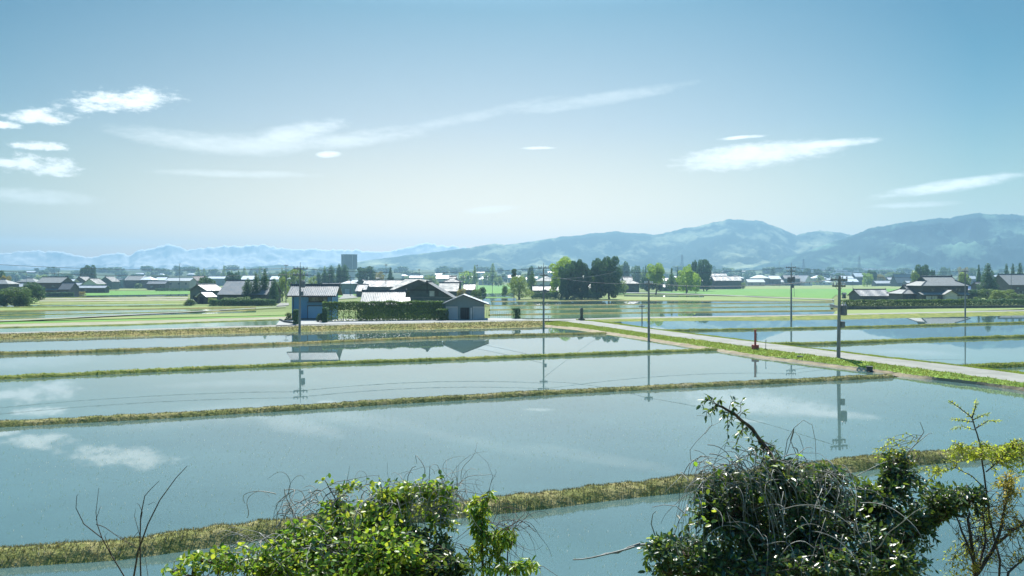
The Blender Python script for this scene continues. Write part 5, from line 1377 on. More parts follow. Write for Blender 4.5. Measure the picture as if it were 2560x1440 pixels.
    T(S, 'conical olive tree rising over the spreading olive one', 1679, 16, 671, 722, 'poplar', 'lf_mid', d=330, cls=1)
    T(E, 'small pointed dark tree below the left pylon', 1694, 9, 669, 712, 'cone', 'lf_dark', d=420, cls=0)
    T(S, 'lime green low crowned tree over the brown boarded wings', 1716, 44, 672, 716, 'broad', 'lf_lime', d=310, cls=2)
    T(S, 'smaller lime green tree peeping above the low crowned one', 1718, 26, 662, 712, 'broad', 'lf_lime', d=330, cls=1)
    T(S, 'little lime green tree right of the low crowned one', 1740, 20, 681, 712, 'broad', 'lf_lime', d=315, cls=1)
    T(E, 'narrow dark tree left of the broad one above the brown buildings', 1736, 17, 652, 712, 'broad', 'lf_dark', d=350, cls=1)
    T(E, 'broad dark tree above the brown boarded buildings', 1759, 36, 649, 712, 'broad', 'lf_dark', d=345, cls=2)
    T('shrub', 'yellow green bush at the right end of the brown boarded building', 1856, 14, 706, 722, 'shrub', 'lf_pale', cat='shrub', cls=1)
    T('shrub', 'pale low bush in front of the brown boarded wings', 1740, 14, 716, 726, 'shrub', 'lf_pale', cat='shrub', cls=1)
    for x, w, yt, k, m, lab in [(1853, 8, 675, 'cone', 'lf_dark', 'tiny dark pointed tree right of the white roofs'), (1872, 8, 684, 'cone', 'lf_dark', 'dark bush left of the wide white hip roof'),
                                (1932, 14, 670, 'pine', 'lf_mid', 'thin hazy pine left of the transformer pole'), (1998, 22, 676, 'broad', 'lf_dark', 'dark tree behind the transformer pole'),
                                (2018, 22, 672, 'broad', 'lf_dark', 'rounded dark tree above the white gabled house'), (2044, 20, 673, 'broad', 'lf_dark', 'dark tree above the cream house with hip roof'),
                                (2100, 20, 682, 'broad', 'lf_mid', 'low dark tree right of the near pole top')]:
        T(E, lab, x, w, yt, 712, k, m, d=560, group=g, cls=1)
    T(S, 'lime green tree right of the steep white roof', 2168, 24, 682, 714, 'broad', 'lf_lime', d=440, cls=1)
    T(E, 'round dark tree right of the lime green one', 2180, 20, 675, 712, 'round', 'lf_dark', d=450, cls=1)
    T(S, 'low yellowish tree right of the round dark one', 2200, 24, 686, 712, 'broad', 'lf_ochre', d=470, cls=1)
    T(S, 'hazy low tree behind the long low grey roof at right', 2232, 30, 680, 708, 'broad', 'lf_pale', d=560, cls=1)
    T(S, 'second hazy low tree behind the long low grey roof', 2252, 26, 677, 708, 'broad', 'lf_mid', d=600, cls=1)
    # ---- right
    T(E, 'big dark tree left of the big farmhouse ridge', 2304, 34, 662, 715, 'broad', 'lf_dark', d=330, cls=2)
    T(E, 'small dark tree beside the big dark one at the farmhouse ridge', 2331, 12, 675, 712, 'broad', 'lf_dark', d=345, cls=1)
    T(S, 'light green tree peeping over the left end of the farmhouse ridge', 2288, 22, 678, 712, 'broad', 'lf_pale', d=320, cls=1)
    T(E, 'hazy dark tree behind the farmhouse ridge, left', 2358, 24, 668, 708, 'broad', 'lf_mid', d=520, cls=1)
    T(E, 'hazy dark tree behind the farmhouse ridge, middle', 2374, 16, 670, 708, 'cone', 'lf_mid', d=525, cls=1)
    T(E, 'hazy rust brown tree right of the farmhouse ridge', 2408, 24, 668, 708, 'broad', 'lf_ochre', d=500, cls=1)
    T(S, 'light green tree right of the farmhouse gable', 2410, 30, 682, 718, 'broad', 'lf_pale', d=300, cls=1)
    T(E, 'hazy dark tree right of the rust brown one', 2430, 22, 670, 708, 'broad', 'lf_mid', d=510, cls=1)
    T(E, 'narrow dark conical tree left of the wide one at right', 2447, 18, 663, 720, 'cone', 'lf_dark', d=300, cls=2)
    T(E, 'wide dark conical tree standing over the sheds at right', 2470, 46, 661, 730, 'cone', 'lf_dark', d=265, cls=3)
    for x, w, yt, lab in [(2516, 24, 662, 'left of the three dark trees above the right edge house'), (2532, 18, 660, 'middle of the three dark trees above the right edge house'), (2550, 26, 660, 'right of the three dark trees above the right edge house')]:
        T(E, lab, x, w, yt, 715, 'cone', 'lf_dark', d=320, cls=2)
    T('shrub', 'light green garden tree behind the hedge, right of the big farmhouse', 2470, 50, 722, 754, 'loose', 'lf_mid', cat='shrub', cls=2)
    T('shrub', 'wide light green garden tree near the right picture edge', 2505, 56, 724, 756, 'broad', 'lf_pale', cat='shrub', cls=3)
    T('shrub', 'low green bush before the right edge house', 2546, 34, 734, 757, 'shrub', 'lf_mid', cat='shrub', cls=2)
    T('shrub', 'dark garden pine at the right corner of the big farmhouse', 2430, 40, 724, 752, 'broad', 'lf_dark', cat='shrub', cls=2)
    T('shrub', 'bright yellow green bush before the farmhouse porch', 2324, 24, 738, 754, 'loose', 'lf_lime', cat='shrub', cls=2)
    T('shrub', 'white flowering garden bush right of the farmhouse porch', 2386, 22, 736, 754, 'loose', 'lf_pale', cat='shrub', cls=2)
    T('shrub', 'yellow bush left of the glittering shed roof', 2132, 17, 728, 746, 'shrub', 'lf_ochre', cat='shrub', cls=2)
    # ---- hedges of the farm and of the big farmhouse
    hedge('tall clipped hedge in front of the dark gabled farmhouse, bare stems at its left end', G(806, 803, .7), G(1108, 799, .7), 1.3, 2.95, 'lf_mid', 24000, 1, 0.08, sparse=0.28, size=0.10)
    hedge('lower hedge step joining the tall hedge to the garage', G(1096, 801, .7), G(1116, 800, .7), 1.0, 1.7, 'lf_mid', 1500, 2, 0.08, size=0.10)
    hedge('short clipped hedge block at the mouth of the farm track', G(1284, 798, .6), G(1297, 797.6, .6), 0.9, 1.7, 'lf_dark', 1600, 3, 0.03, size=0.09)
    hedge('low clipped hedge block beside the utility pole at the barn', G(735, 810, .7), G(748, 810, .7), 0.9, 2.0, 'lf_dark', 1500, 4, 0.05, size=0.09)
    hedge('clipped hedge pillar at the left end of the tall hedge', G(808, 805.5, .7), G(820, 805.5, .7), 1.0, 2.1, 'lf_dark', 1800, 6, 0.05, size=0.09)
    hedge('long dark hedge in front of the big farmhouse at right', G(2104, 769, .3), G(2420, 766, .3), 1.5, 1.75, 'lf_mid', 15000, 7, 0.12, size=0.13)
    hedge('low dark hedge from the big farmhouse to the right picture edge', G(2420, 766, .3), G(2600, 763, .3), 1.5, 1.6, 'lf_dark', 8000, 8, 0.2, size=0.13)
    hedge('low dark hedge along the foot of the long beige building at left', G(388, 728), G(478, 727.5), 1.2, 1.6, 'lf_dark', 2500, 9, 0.1, size=0.2)
    hedge('low dark hedge on the bank below the brown two storey house', G(104, 741), G(185, 740.5), 1.2, 1.5, 'lf_dark', 2500, 10, 0.2, size=0.2)
    hedge('dark hedge in front of the large ribbed farmhouse', G(525, 764), G(690, 763.5), 1.4, 1.5, 'lf_dark', 5000, 12, 0.25, size=0.15)
    T('shrub', 'feathery grey green plant at the left corner of the barn', 722, 22, 782, 811, 'loose', 'lf_mid', cat='shrub', cls=1)
    T('shrub', 'dark rounded shrub at the right corner of the barn', 802, 20, 783, 804, 'shrub', 'lf_dark', cat='shrub', cls=2, z=0.7)
    T('shrub', 'thin young tree rising from the shrub right of the barn', 813, 14, 769, 803, 'loose', 'lf_pale', cat='shrub', cls=1, z=0.7)
    # ---- distant tree line across the plain: single crowns still told apart
    rng = random.Random(5)
    kinds = [('broad', 'lf_dark'), ('broad', 'lf_mid'), ('cone', 'lf_dark'), ('loose', 'lf_pale'), ('broad', 'lf_pale')]
    for i in range(110):
        x = -40 + 2640 * (i + rng.random() * 0.9) / 110
        k, m = kinds[rng.choice([0, 0, 1, 1, 2, 3, 4])]
        d = rng.uniform(900, 1600)
        hgt = rng.uniform(6, 12.5); w = hgt * rng.uniform(0.7, 1.5) * F / d
        yb = HZ + (CH - gz(d)) * F / d
        T(S if m == 'lf_pale' else E, 'hazy tree in the distant tree line across the plain', x, w, yb - hgt * F / d, yb, k, m, d=d, group='distant tree line across the plain', cls=1 if d < 850 else 0)
    for i in range(150):
        x = -40 + 2640 * (i + rng.random() * 0.9) / 150
        d = rng.uniform(1250, 1720); hgt = rng.uniform(7, 13); w = hgt * rng.uniform(1.0, 2.6) * F / d
        yb = HZ + (CH - gz(d)) * F / d
        T(E, 'tiny hazy grove near the horizon', x, w, yb - hgt * F / d, yb, 'broad', 'lf_dark', d=d, group='groves near the horizon', cls=0)
    # far houses scattered between the trees
    for i in range(46):
        x = 40 + 2500 * (i + rng.random() * 0.9) / 46
        d = rng.uniform(1000, 1600); s = d / F
        yb = HZ + (CH - gz(d)) * F / d; wpx = rng.uniform(10, 17) / s; h = rng.uniform(4.5, 6.5)
        rm = rng.choice(['roof_white', 'roof_white', 'roof_pale', 'tile_shiny', 'tile_grey']); wm = rng.choice(['wall_cream', 'wall_grey', 'wall_dark', 'wall_brown'])
        house('farmhouse', 'tiny far house among the trees near the horizon', x, x + wpx, yb - h / s, yb - h * 0.6 / s, yb, rng.choice(['gable', 'gable', 'hip']), rm, wm, wins=(), group='tiny far houses near the horizon', z=gz(d), dist=d)
# ------------------------------------------------------------ poles, wires, pylons
POLE = {}
def crossarm(t, z, L, yaw=0.0, ins=True, name='crossarm'):
    b = MB(); b.box((0, 0.12, z), (L, 0.11, 0.14), yaw)
    b.tube([(-L * 0.3 * math.cos(yaw), 0.1 - L * 0.3 * math.sin(yaw), z - 0.04), (0, 0.1, z - 0.45)], 0.02, 4)
    b.tube([(L * 0.3 * math.cos(yaw), 0.1 + L * 0.3 * math.sin(yaw), z - 0.04), (0, 0.1, z - 0.45)], 0.02, 4)
    a = b.build(name, M['metal'], t)
    if ins:
        for k in (-0.46, -0.2, 0.2, 0.46):
            q = MB(); x, y = L * k * math.cos(yaw), 0.12 + L * k * math.sin(yaw)
            q.tube([(x, y, z + 0.06), (x, y, z + 0.14), (x, y, z + 0.2), (x, y, z + 0.28), (x, y, z + 0.34)], [0.05, 0.11, 0.06, 0.10, 0.05], 8)
            q.build('insulator', M['porcelain'], a)
    return a

def pole(label, x, yb, yt, key=None, r=0.16, arms=(), tr=0, z=0.0, d=None, mat='pole', lean=0.0, group='utility poles', box=False, spike=0.9, yaw=0.25, nm='utility_pole'):
    d = d or depth(yb, z); s = d / F
    H = CH - (yt - HZ) * s - z
    t = thing(nm, label, 'pole', ((x - 1280) * s, d, z), 0.0, group)
    t.rotation_euler = (0, lean, 0)
    b = MB(); hp = H - spike
    b.tube([(0, 0, -0.4), (0, 0, hp * 0.5), (0, 0, hp)], [r, r * 0.82, r * 0.64], 10)
    b.build('pole_shaft', M[mat], t)
    if spike > 0.2:
        b = MB(); b.tube([(0, 0, hp), (0, 0, H)], [0.05, 0.025], 6); b.build('top_spike', M['metal'], t)
    for (dz, L) in arms: crossarm(t, H - dz, L, yaw)
    for k in range(tr):
        b = MB(); xx = (0.42 if k == 0 else -0.42); zz = H - 3.0 - 0.1 * k
        b.tube([(xx, 0.0, zz - 0.5), (xx, 0, zz - 0.45), (xx, 0, zz + 0.4), (xx, 0, zz + 0.48)], [0.2, 0.27, 0.27, 0.18], 12)
        o = b.build('transformer', M['metal'], t)
        q = MB()
        for dx in (-0.12, 0.12): q.tube([(xx + dx, 0, zz + 0.46), (xx + dx, 0, zz + 0.7)], [0.05, 0.03], 6)
        q.build('bushing', M['porcelain'], o)
    if box:
        b = MB(); b.box((0.3, -0.05, H - 4.3), (0.32, 0.3, 0.55)); b.build('junction_box', M['metal'], t)
    if r > 0.12 and hp > 7:
        b = MB()
        for k in range(int((hp - 2.6) / 0.45)):
            zz = 2.4 + k * 0.45; b.box(((-1) ** k * (r * 0.8 + 0.05), 0, zz), (0.2, 0.02, 0.02))
        b.build('step_bolts', M['metal'], t)
    if key: POLE[key] = (t, H)
    t['_h'] = H
    return t

def at(key, dz, dx=0.0):
    t, H = POLE[key]; return Vector(t.location) + Vector((dx, 0.12, H - dz))

def wire(label, a, b, sag=0.8, r=0.026, group='overhead wires'):
    n = 26; pts = []
    for i in range(n + 1):
        u = i / n; p = a.lerp(b, u); p.z -= sag * 4 * u * (1 - u); pts.append(p)
    q = MB(); q.tube(pts, r, 5)
    o = q.build('overhead_wire', M['wire'])
    return tag(o, label, 'wire', group)

def build_poles():
    P = pole
    P('concrete utility pole with crossarms in front of the blue barn', 749, 826, 656, 'barn', 0.17, ((0.9, 1.9), (1.75, 1.9)), 1, z=0.35, lean=0.012, box=True)
    P('concrete utility pole at the lane corner right of the garage', 1359, 815, 657, 'corner', 0.16, ((0.8, 1.7), (1.9, 1.2)), 0, z=0.35, lean=0.0, box=True)
    P('plain concrete pole on the grass verge in front of the olive trees', 1622, 846, 700, 'plain', 0.16, ((0.5, 1.0),), 0, z=0.3, spike=0.0)
    P('nearest thick concrete pole with transformer on the lane verge at right', 2096, 898, 690, 'near', 0.17, ((0.35, 1.7), (0.9, 1.3)), 1, z=0.35, lean=0.015, box=True, spike=0.0)
    P('utility pole with double crossarms and transformers beside the right hand lane', 1978, 796, 656, 'trans', 0.17, ((0.95, 2.0), (1.55, 1.8)), 2, z=0.4, box=True)
    P('utility pole in front of the long hedge at the big farmhouse', 2413, 788, 668, 'hedge', 0.15, ((0.8, 1.5),), 0, z=0.5)
    P('lone tall slim pole behind the fields at far left', 449, 729, 658, 'lone', 0.17, ((0.5, 1.2),), 0, mat='pole_far')
    P('tall thin pole left of the blue barn', 715, 757, 659, 'thin', 0.14, ((0.6, 1.2),), 0, mat='pole_far')
    g = 'slender poles in the far village'
    for x, yb, yt, lab in [(146, 735, 676, 'dark slender pole above the brown two storey house at far left'), (136, 735, 681, 'shorter pole left of the one above the brown house'), (290, 728, 679, 'slender pole above the flat grey block at left'),
                           (40, 732, 686, 'slender pole above the roofs at the far left'), (66, 730, 684, 'second slender pole above the roofs at the far left'), (265, 730, 686, 'small pole left of the flat grey block'),
                           (824, 745, 684, 'slender pole before the dark cedars right of the barn'), (876, 740, 689, 'slender pole at the driveway right of the barn'), (938, 738, 682, 'slender pole beside the yellowish tree'), (965, 745, 659, 'tall slender pole left of the single dark evergreen'),
                           (1048, 735, 672, 'slender pole above the dark gabled farmhouse'), (1110, 742, 680, 'slender pole left of the dark hip and gable roof'), (1158, 757, 688, 'slender pole behind the garage ridge'), (1193, 735, 661, 'tall slender pole beside the pale poplar'),
                           (1231, 736, 687, 'slender pole at the green field right of the garage'), (1948, 718, 654, 'tall slender pole left of the transformer pole'), (2107, 716, 655, 'tall slender pole behind the near thick pole'), (2265, 710, 662, 'tall slender pole before the broad grey roof'),
                           (2132, 728, 702, 'short pole standing in the bright green field'), (2528, 742, 668, 'slender pole before the right edge house'), (2217, 712, 674, 'slender pole behind the long low grey roof'), (1605, 806, 758, 'thin marker pole at the edge of the middle paddies')]:
        P(lab, x, yb, yt, None, 0.11, ((0.6, 1.0),), 0, mat='pole_far', group=g, spike=0.0)
    # leaning stay pole beside the transformer pole
    b = MB(); a = G(1986, 742); e = W(1984, 700, a.y); b.tube([a - Vector((0, 0, .3)), e], [0.08, 0.06], 6)
    tag(b.build('stay_pole', M['pole_far']), 'thin leaning stay pole right behind the transformer pole', 'pole')
    # wires
    off = W(-230, 632, depth(839, 0.7))
    for dz, nm in ((0.75, 'upper'), (1.6, 'lower')):
        wire(nm + ' wire from the barn pole to the left picture edge', at('barn', dz), off + Vector((0, 0, -dz * 0.9)), 0.75)
        wire(nm + ' wire from the barn pole to the lane corner pole', at('barn', dz + 0.1), at('corner', dz), 0.7)
    wire('wire from the lane corner pole to the plain verge pole', at('corner', 1.8), at('plain', 0.4), 0.5)
    wire('wire from the plain verge pole to the nearest thick pole', at('plain', 0.4), at('near', 0.3), 0.5)
    wire('wire from the lane corner pole to the transformer pole', at('corner', 0.7), at('trans', 0.9), 0.9)
    wire('wire from the transformer pole to the pole at the long hedge', at('trans', 0.9), at('hedge', 0.7), 0.7)
    wire('lower wire from the transformer pole to the pole at the long hedge', at('trans', 1.6), at('hedge', 1.6), 0.7)
    wire('service wire from the farm roof to the lane corner pole', W(1000, 743, 158), at('corner', 4.6), 0.35)
    wire('second service wire from the farm hedge to the lane corner pole', W(1060, 750, 154), at('corner', 5.4), 0.3)
    wire('wire from the lone slim pole to the tall thin pole by the barn', at('lone', 0.5), at('thin', 2.0), 1.2, 0.02)
    wire('wire from the lane corner pole to the tall grove', at('corner', 2.4), W(1545, 676, 300), 0.8)
    # lattice pylons in front of the mountains
    for x, yt, yb, lab in [(1705, 636, 675, 'grey lattice pylon above the lime trees at the foot of the mountains'), (2009, 648, 676, 'grey lattice pylon above the dark trees right of the transformer pole'),
                           (2148, 640, 674, 'grey lattice pylon beside the far white town'), (1088, 672, 682, 'small lattice mast behind the farm')]:
        d = 1730; s = d / F; H = CH - (yt - HZ) * s - gz(d)
        t = thing('pylon', lab, 'pylon', ((x - 1280) * s, d, gz(d)), 0.3, 'lattice pylons')
        b = MB(); w = H * 0.09
        lv = [0, 0.2, 0.38, 0.54, 0.68, 0.8, 0.9, 1.0]
        def c(u, k):
            r = w * (1 - u) ** 1.15 + 0.5; return Vector(((-1, 1, 1, -1)[k] * r, (-1, -1, 1, 1)[k] * r, u * H))
        for a0, a1 in zip(lv, lv[1:]):
            for k in range(4):
                b.tube([c(a0, k), c(a1, k)], 0.28, 4); b.tube([c(a0, k), c(a1, (k + 1) % 4)], 0.16, 3); b.tube([c(a1, k), c(a0, (k + 1) % 4)], 0.16, 3)
        b.build('lattice', M['pole_far'], t)
        for u, L in ((0.72, 0.16), (0.84, 0.14), (0.94, 0.11)):
            b = MB(); b.tube([(-L * H, 0, u * H), (0, 0, u * H + 1.0), (L * H, 0, u * H)], 0.3, 4); b.tube([(-L * H, 0, u * H), (L * H, 0, u * H)], 0.22, 4); b.build('crossarm', M['pole_far'], t)

def build_small():
    # red sluice post on a red block
    p = G(1888, 872, 0.45); t = thing('sluice_post', 'red post on a red block at the edge of the lane verge', 'post', p, 0.2)
    b = MB(); b.box((0, 0, 0.15), (0.55, 0.5, 0.5)); b.build('base_block', M['red'], t)
    b = MB(); b.box((0, 0, 1.15), (0.16, 0.14, 1.5)); b.box((0, 0, 1.92), (0.2, 0.18, 0.06)); b.build('post_shaft', M['red'], t)
    b = MB(); b.tube([(0.12, -0.1, 0.75), (0.12, -0.1, 1.6)], 0.03, 6); b.build('spindle', M['metal'], t)
    # stone marker at the lane fork
    p = G(1454, 801, 0.45); t = thing('stone_marker', 'dark upright stone pillar on a low base where the lanes fork', 'marker', p, 0.1)
    b = MB(); b.box((0, 0, 0.12), (1.0, 0.8, 0.34)); b.box((0, 0, 0.32), (0.75, 0.6, 0.1)); b.build('plinth', M['stone'], t)
    b = MB(); b.box((0, 0, 1.15), (0.46, 0.4, 1.6)); b.prism([(-0.25, 1.95), (0.25, 1.95), (0.14, 2.12), (-0.14, 2.12)], 'y', -0.22, 0.22); b.build('pillar', M['stone'], t)
    b = MB(); b.box((0, 0, 1.97), (0.56, 0.5, 0.05)); b.build('cap', M['metal'], t)
    # concrete outlets in the mud bank
    for x, y, lab in [(2000, 899, 'dark concrete outlet box in the bank left of the nearest thick pole'), (2174, 926, 'dark concrete outlet box in the bank right of the nearest thick pole'), (2386, 945, 'small dark outlet box in the bank below the ramp')]:
        p = G(x, y, 0.1); t = thing('outlet_box', lab, 'outlet', p, -0.5, 'drain outlets in the mud bank'); t.scale = (0.62, 0.62, 0.62)
        b = MB(); b.box((-0.3, 0, 0.16), (0.12, 0.6, 0.62)); b.box((0.3, 0, 0.16), (0.12, 0.6, 0.62)); b.box((0, 0.24, 0.16), (0.48, 0.12, 0.6)); b.box((0, 0, 0.5), (0.8, 0.66, 0.08)); b.build('chamber', M['stone'], t)
        b = MB(); b.box((0, -0.2, 0.2), (0.46, 0.05, 0.5)); b.build('gate', M['wall_dark'], t)
    # short stake by the verge
    for x, y, lab in [(1914, 876, 'thin grey stake on the verge right of the red post'), (1371, 806, 'thin stake at the foot of the lane corner pole')]:
        p = G(x, y, 0.4); b = MB(); b.tube([(0, 0, -0.2), (0.02, 0, 1.0)], [0.03, 0.025], 6); b.box((0.02, -0.02, 0.95), (0.1, 0.03, 0.12))
        o = b.build('stake', M['metal']); o.location = p; tag(o, lab, 'stake')
    # dark kerb wall left of the barn, planter corner
    b = MB(); pts = [G(700, 805, .4), G(712, 810.5, .4), G(742, 813.5, .5)]
    for a, e in zip(pts, pts[1:]):
        L = (e - a).length; m = (a + e) / 2; b.box((m.x, m.y, m.z + 0.15), (L, 0.25, 0.8), math.atan2(e.y - a.y, e.x - a.x))
    tag(b.build('low_wall', M['stone']), 'low dark block wall round the planting bed left of the barn', 'wall')
    # low dark stone wall under the right hand hedge
    b = MB(); pts = [G(2076, 765, .1), G(2100, 771.5, .1), G(2300, 771, .1), G(2600, 768.5, .1)]
    for a, e in zip(pts, pts[1:]):
        L = (e - a).length; m = (a + e) / 2; b.box((m.x, m.y, m.z + 0.2), (L + 0.1, 0.4, 0.75), math.atan2(e.y - a.y, e.x - a.x))
    tag(b.build('retaining_wall', M['stone']), 'low dark stone wall under the long hedge at right', 'wall')
    # fence of thin stakes right of the garage
    t = thing('wire_fence', 'thin stake and wire fence on the grass strip right of the garage', 'fence', G(1250, 794, .5))
    a, e = G(1217, 789, .3) - t.location, G(1284, 796, .3) - t.location
    for k in range(13):
        q = a.lerp(e, k / 12); b = MB(); b.tube([q + Vector((0, 0, -.2)), q + Vector((0, 0, 1.1))], 0.03, 5); b.build('stake', M['wall_dark'], t)
    b = MB()
    for h in (0.45, 0.95): b.tube([a + Vector((0, 0, h)), e + Vector((0, 0, h))], 0.012, 4)
    b.build('fence_wire', M['metal'], t)
    # bright wrapped heap beside the shed at far left
    p = G(478, 760); t = thing('covered_heap', 'heap wrapped in a crumpled white sheet left of the white lean shed', 'heap', p)
    b = MB(); n = 12; V = []
    for j in range(7):
        for i in range(n):
            a = 2 * math.pi * i / n; rr = 1.3 * math.sqrt(1 - (j / 6.2) ** 2); q = Vector((math.cos(a) * rr, math.sin(a) * rr * .7, j / 6 * 1.3))
            V.append(q * (1 + 0.15 * mnoise.noise(q * 2.5)))
    b.add(V, [(j * n + i, j * n + (i + 1) % n, (j + 1) * n + (i + 1) % n, (j + 1) * n + i) for j in range(6) for i in range(n)] + [tuple(6 * n + i for i in range(n))])
    b.build('sheet', M['roof_white'], t)
    # small shrine like hut left of the glittering shed
    p = G(2110, 746, .3); t = thing('garden_shrine', 'small dark roofed garden shrine left of the yellow bush', 'shrine', p, 0.2)
    b = MB(); b.box((0, 0, 0.3), (1.1, 1.0, 0.6)); b.build('plinth', M['stone'], t)
    b = MB(); b.box((0, 0, 1.1), (0.9, 0.8, 1.0)); b.build('cabinet', M['wall_dark'], t)
    b = MB(); b.prism([(-0.8, 1.55), (0.8, 1.55), (0, 2.15)], 'x', -0.75, 0.75); b.build('roof', M['tile_dark'], t)
    # far town at the foot of the mountains: reads as one mass of specks
    b = MB(); rng = random.Random(3)
    for i in range(520):
        x = rng.gauss(2135, 60) if i < 330 else rng.uniform(1990, 2420); d = rng.uniform(1480, 1745); s = d / F
        w, h = rng.uniform(3, 9), rng.uniform(2.5, 5)
        b.box(((x - 1280) * s, d, gz(d) + h / 2 - 0.2), (w, rng.uniform(4, 8), h + 0.4), rng.uniform(-.6, .6))
    o = b.build('distant_town', M['roof_white']); stuff(o); o['label'] = 'far white town at the foot of the mountains'
# ------------------------------------------------------------ shrubs on the railway embankment, close to the lens
BR = np.random.default_rng(42)
LT = np.array([[0, 0, 0], [0.28, 0.40, 0.05], [0.28, -0.40, 0.05], [0.66, 0.38, 0.03], [0.66, -0.38, 0.03], [1.0, 0, -0.06], [0.3, 0, -0.03], [0.66, 0, -0.04]])
LF = np.array([[0, 2, 6], [0, 6, 1], [2, 4, 7], [2, 7, 6], [6, 7, 3], [6, 3, 1], [4, 5, 7], [7, 5, 3]])

class Plant:
    def __init__(s, rng): s.rng = rng; s.P = []; s.D = []; s.N = []; s.L = []; s.tubes = MB()
    def leaf(s, p, d, n, l): s.P.append(p); s.D.append(d); s.N.append(n); s.L.append(l)
    def build_leaves(s, name, mat, parent, width=0.5):
        P = np.array(s.P); D = np.array(s.D); N = np.array(s.N); L = np.array(s.L)[:, None, None]
        D /= np.linalg.norm(D, axis=1)[:, None] + 1e-9
        B = np.cross(N, D); B /= np.linalg.norm(B, axis=1)[:, None] + 1e-9
        N = np.cross(D, B)
        t = LT[None]
        V = P[:, None] + L * (t[..., 0:1] * D[:, None] + width * 2 * t[..., 1:2] * 0.5 * B[:, None] * 1.0 + t[..., 2:3] * N[:, None])
        T = (np.arange(len(P))[:, None, None] * 8 + LF[None]).reshape(-1, 3)
        s.P, s.D, s.N, s.L = [], [], [], []
        return link(name, arr_mesh(name, V.reshape(-1, 3), T), mat, parent, smooth=True)
    def twig(s, a, b, r0, r1, wob=0.06, n=6, sag=0.0, sides=4):
        a, b = Vector(a), Vector(b); L = (b - a).length; pts = []
        o = Vector(s.rng.normal(size=3)); o2 = Vector(s.rng.normal(size=3))
        for i in range(n + 1):
            u = i / n; p = a.lerp(b, u)
            p += (o * math.sin(u * math.pi) + o2 * math.sin(u * 2 * math.pi) * 0.5) * wob * L
            p.z -= sag * 4 * u * (1 - u)
            pts.append(p)
        s.tubes.tube(pts, [r0 + (r1 - r0) * i / n for i in range(n + 1)], sides, cap=False)
        return pts
    def leaves_along(s, pts, k, lmin, lmax, frm=0.35, droop=0.2, whorl=True):
        n = len(pts) - 1
        for i in range(k):
            u = (frm + (1 - frm) * (i + s.rng.random()) / k) * n
            j = min(n - 1, int(u)); p = pts[j].lerp(pts[j + 1], u - j)
            ax = (pts[j + 1] - pts[j]).normalized()
            a = i * 2.4 + s.rng.random()
            q = ax.orthogonal().normalized(); w = ax.cross(q)
            out = q * math.cos(a) + w * math.sin(a)
            d = (ax * 0.55 + out * 0.9 + Vector((0, 0, -droop))).normalized()
            nrm = Vector((0, 0, 1)) + Vector(s.rng.normal(0, 0.45, 3))
            s.leaf(p, d, nrm, s.rng.uniform(lmin, lmax))
        # terminal leaf
        s.leaf(pts[-1], (pts[-1] - pts[-2]), Vector((0, 0, 1)) + Vector(s.rng.normal(0, 0.5, 3)), s.rng.uniform(lmin, lmax))

def root(x, d):
    """foot on the embankment slope straight below photo column x at distance d"""
    z = 4.5 + (-0.3 - 4.5) * (d - 4.5) / 13.5
    return Vector(((x - 1280) * d / F, d, z - 0.1))

def blob_points(B, n, rng):
    w = np.array([b[2] * b[3] * b[6] for b in B]); idx = rng.choice(len(B), n, p=w / w.sum()); out = []
    for i in idx:
        x, y, rx, ry, d, rd, _ = B[i]
        while True:
            v = rng.uniform(-1, 1, 3); q = float(v @ v)
            if q < 1 and rng.random() < 0.35 + 0.65 * q: break
        out.append(W(x + v[0] * rx, y + v[1] * ry, d + v[2] * rd))
    return out

def grow(pl, skel, tips, r=0.006, leaves=7, lmin=0.05, lmax=0.085, frm=0.4, wob=0.08, maxlen=0.55, sides=3, droop=0.2):
    S = np.array([p[:] for ln in skel for p in ln])
    for t in tips:
        dd = np.linalg.norm(S - np.array(t[:]), axis=1) + BR.random(len(S)) * 0.25
        a = Vector(S[int(np.argmin(dd))])
        if (t - a).length > maxlen: a = t + (a - t).normalized() * maxlen
        pts = pl.twig(a, t, r, r * 0.4, wob, 4, -0.02, sides)
        pl.leaves_along(pts, leaves, lmin, lmax, frm, droop)

def stem_lines(pl, paths, r0, sides=7):
    out = []
    for path, rr in paths:
        pts = []
        for a, b in zip(path, path[1:]):
            for k in range(5): pts.append(a.lerp(b, k / 5))
        pts.append(path[-1]); n = len(pts)
        pts = [p + Vector(BR.normal(0, min(0.010, rr * 0.1), 3)) for p in pts]
        pl.tubes.tube(pts, [rr * (1 - 0.72 * i / (n - 1)) for i in range(n)], sides)
        out.append(pts)
    return out

def tangle(pl, starts, length, r, steps=16, grav=0.5, curl=0.35, up=0.3):
    """loose vine runners: a curved random walk that first arches, then hangs"""
    res = []
    for p in starts:
        p = Vector(p); d = Vector(BR.normal(0, 1, 3)); d.z = abs(d.z) * up + up; d.normalize()
        L = length * BR.uniform(0.5, 1.3) / steps; pts = [p.copy()]
        cv = Vector(BR.normal(0, curl, 3))
        for i in range(steps):
            cv = cv * 0.8 + Vector(BR.normal(0, curl * 0.5, 3))
            d = (d + cv * 0.35 + Vector((0, 0, -grav * (0.12 + 0.5 * i / steps)))).normalized()
            p = p + d * L; pts.append(p.copy())
        rr = r * BR.uniform(0.6, 1.4)
        pl.tubes.tube(pts, [rr * (1 - 0.6 * i / steps) for i in range(steps + 1)], 4, cap=False)
        res.append(pts)
    return res

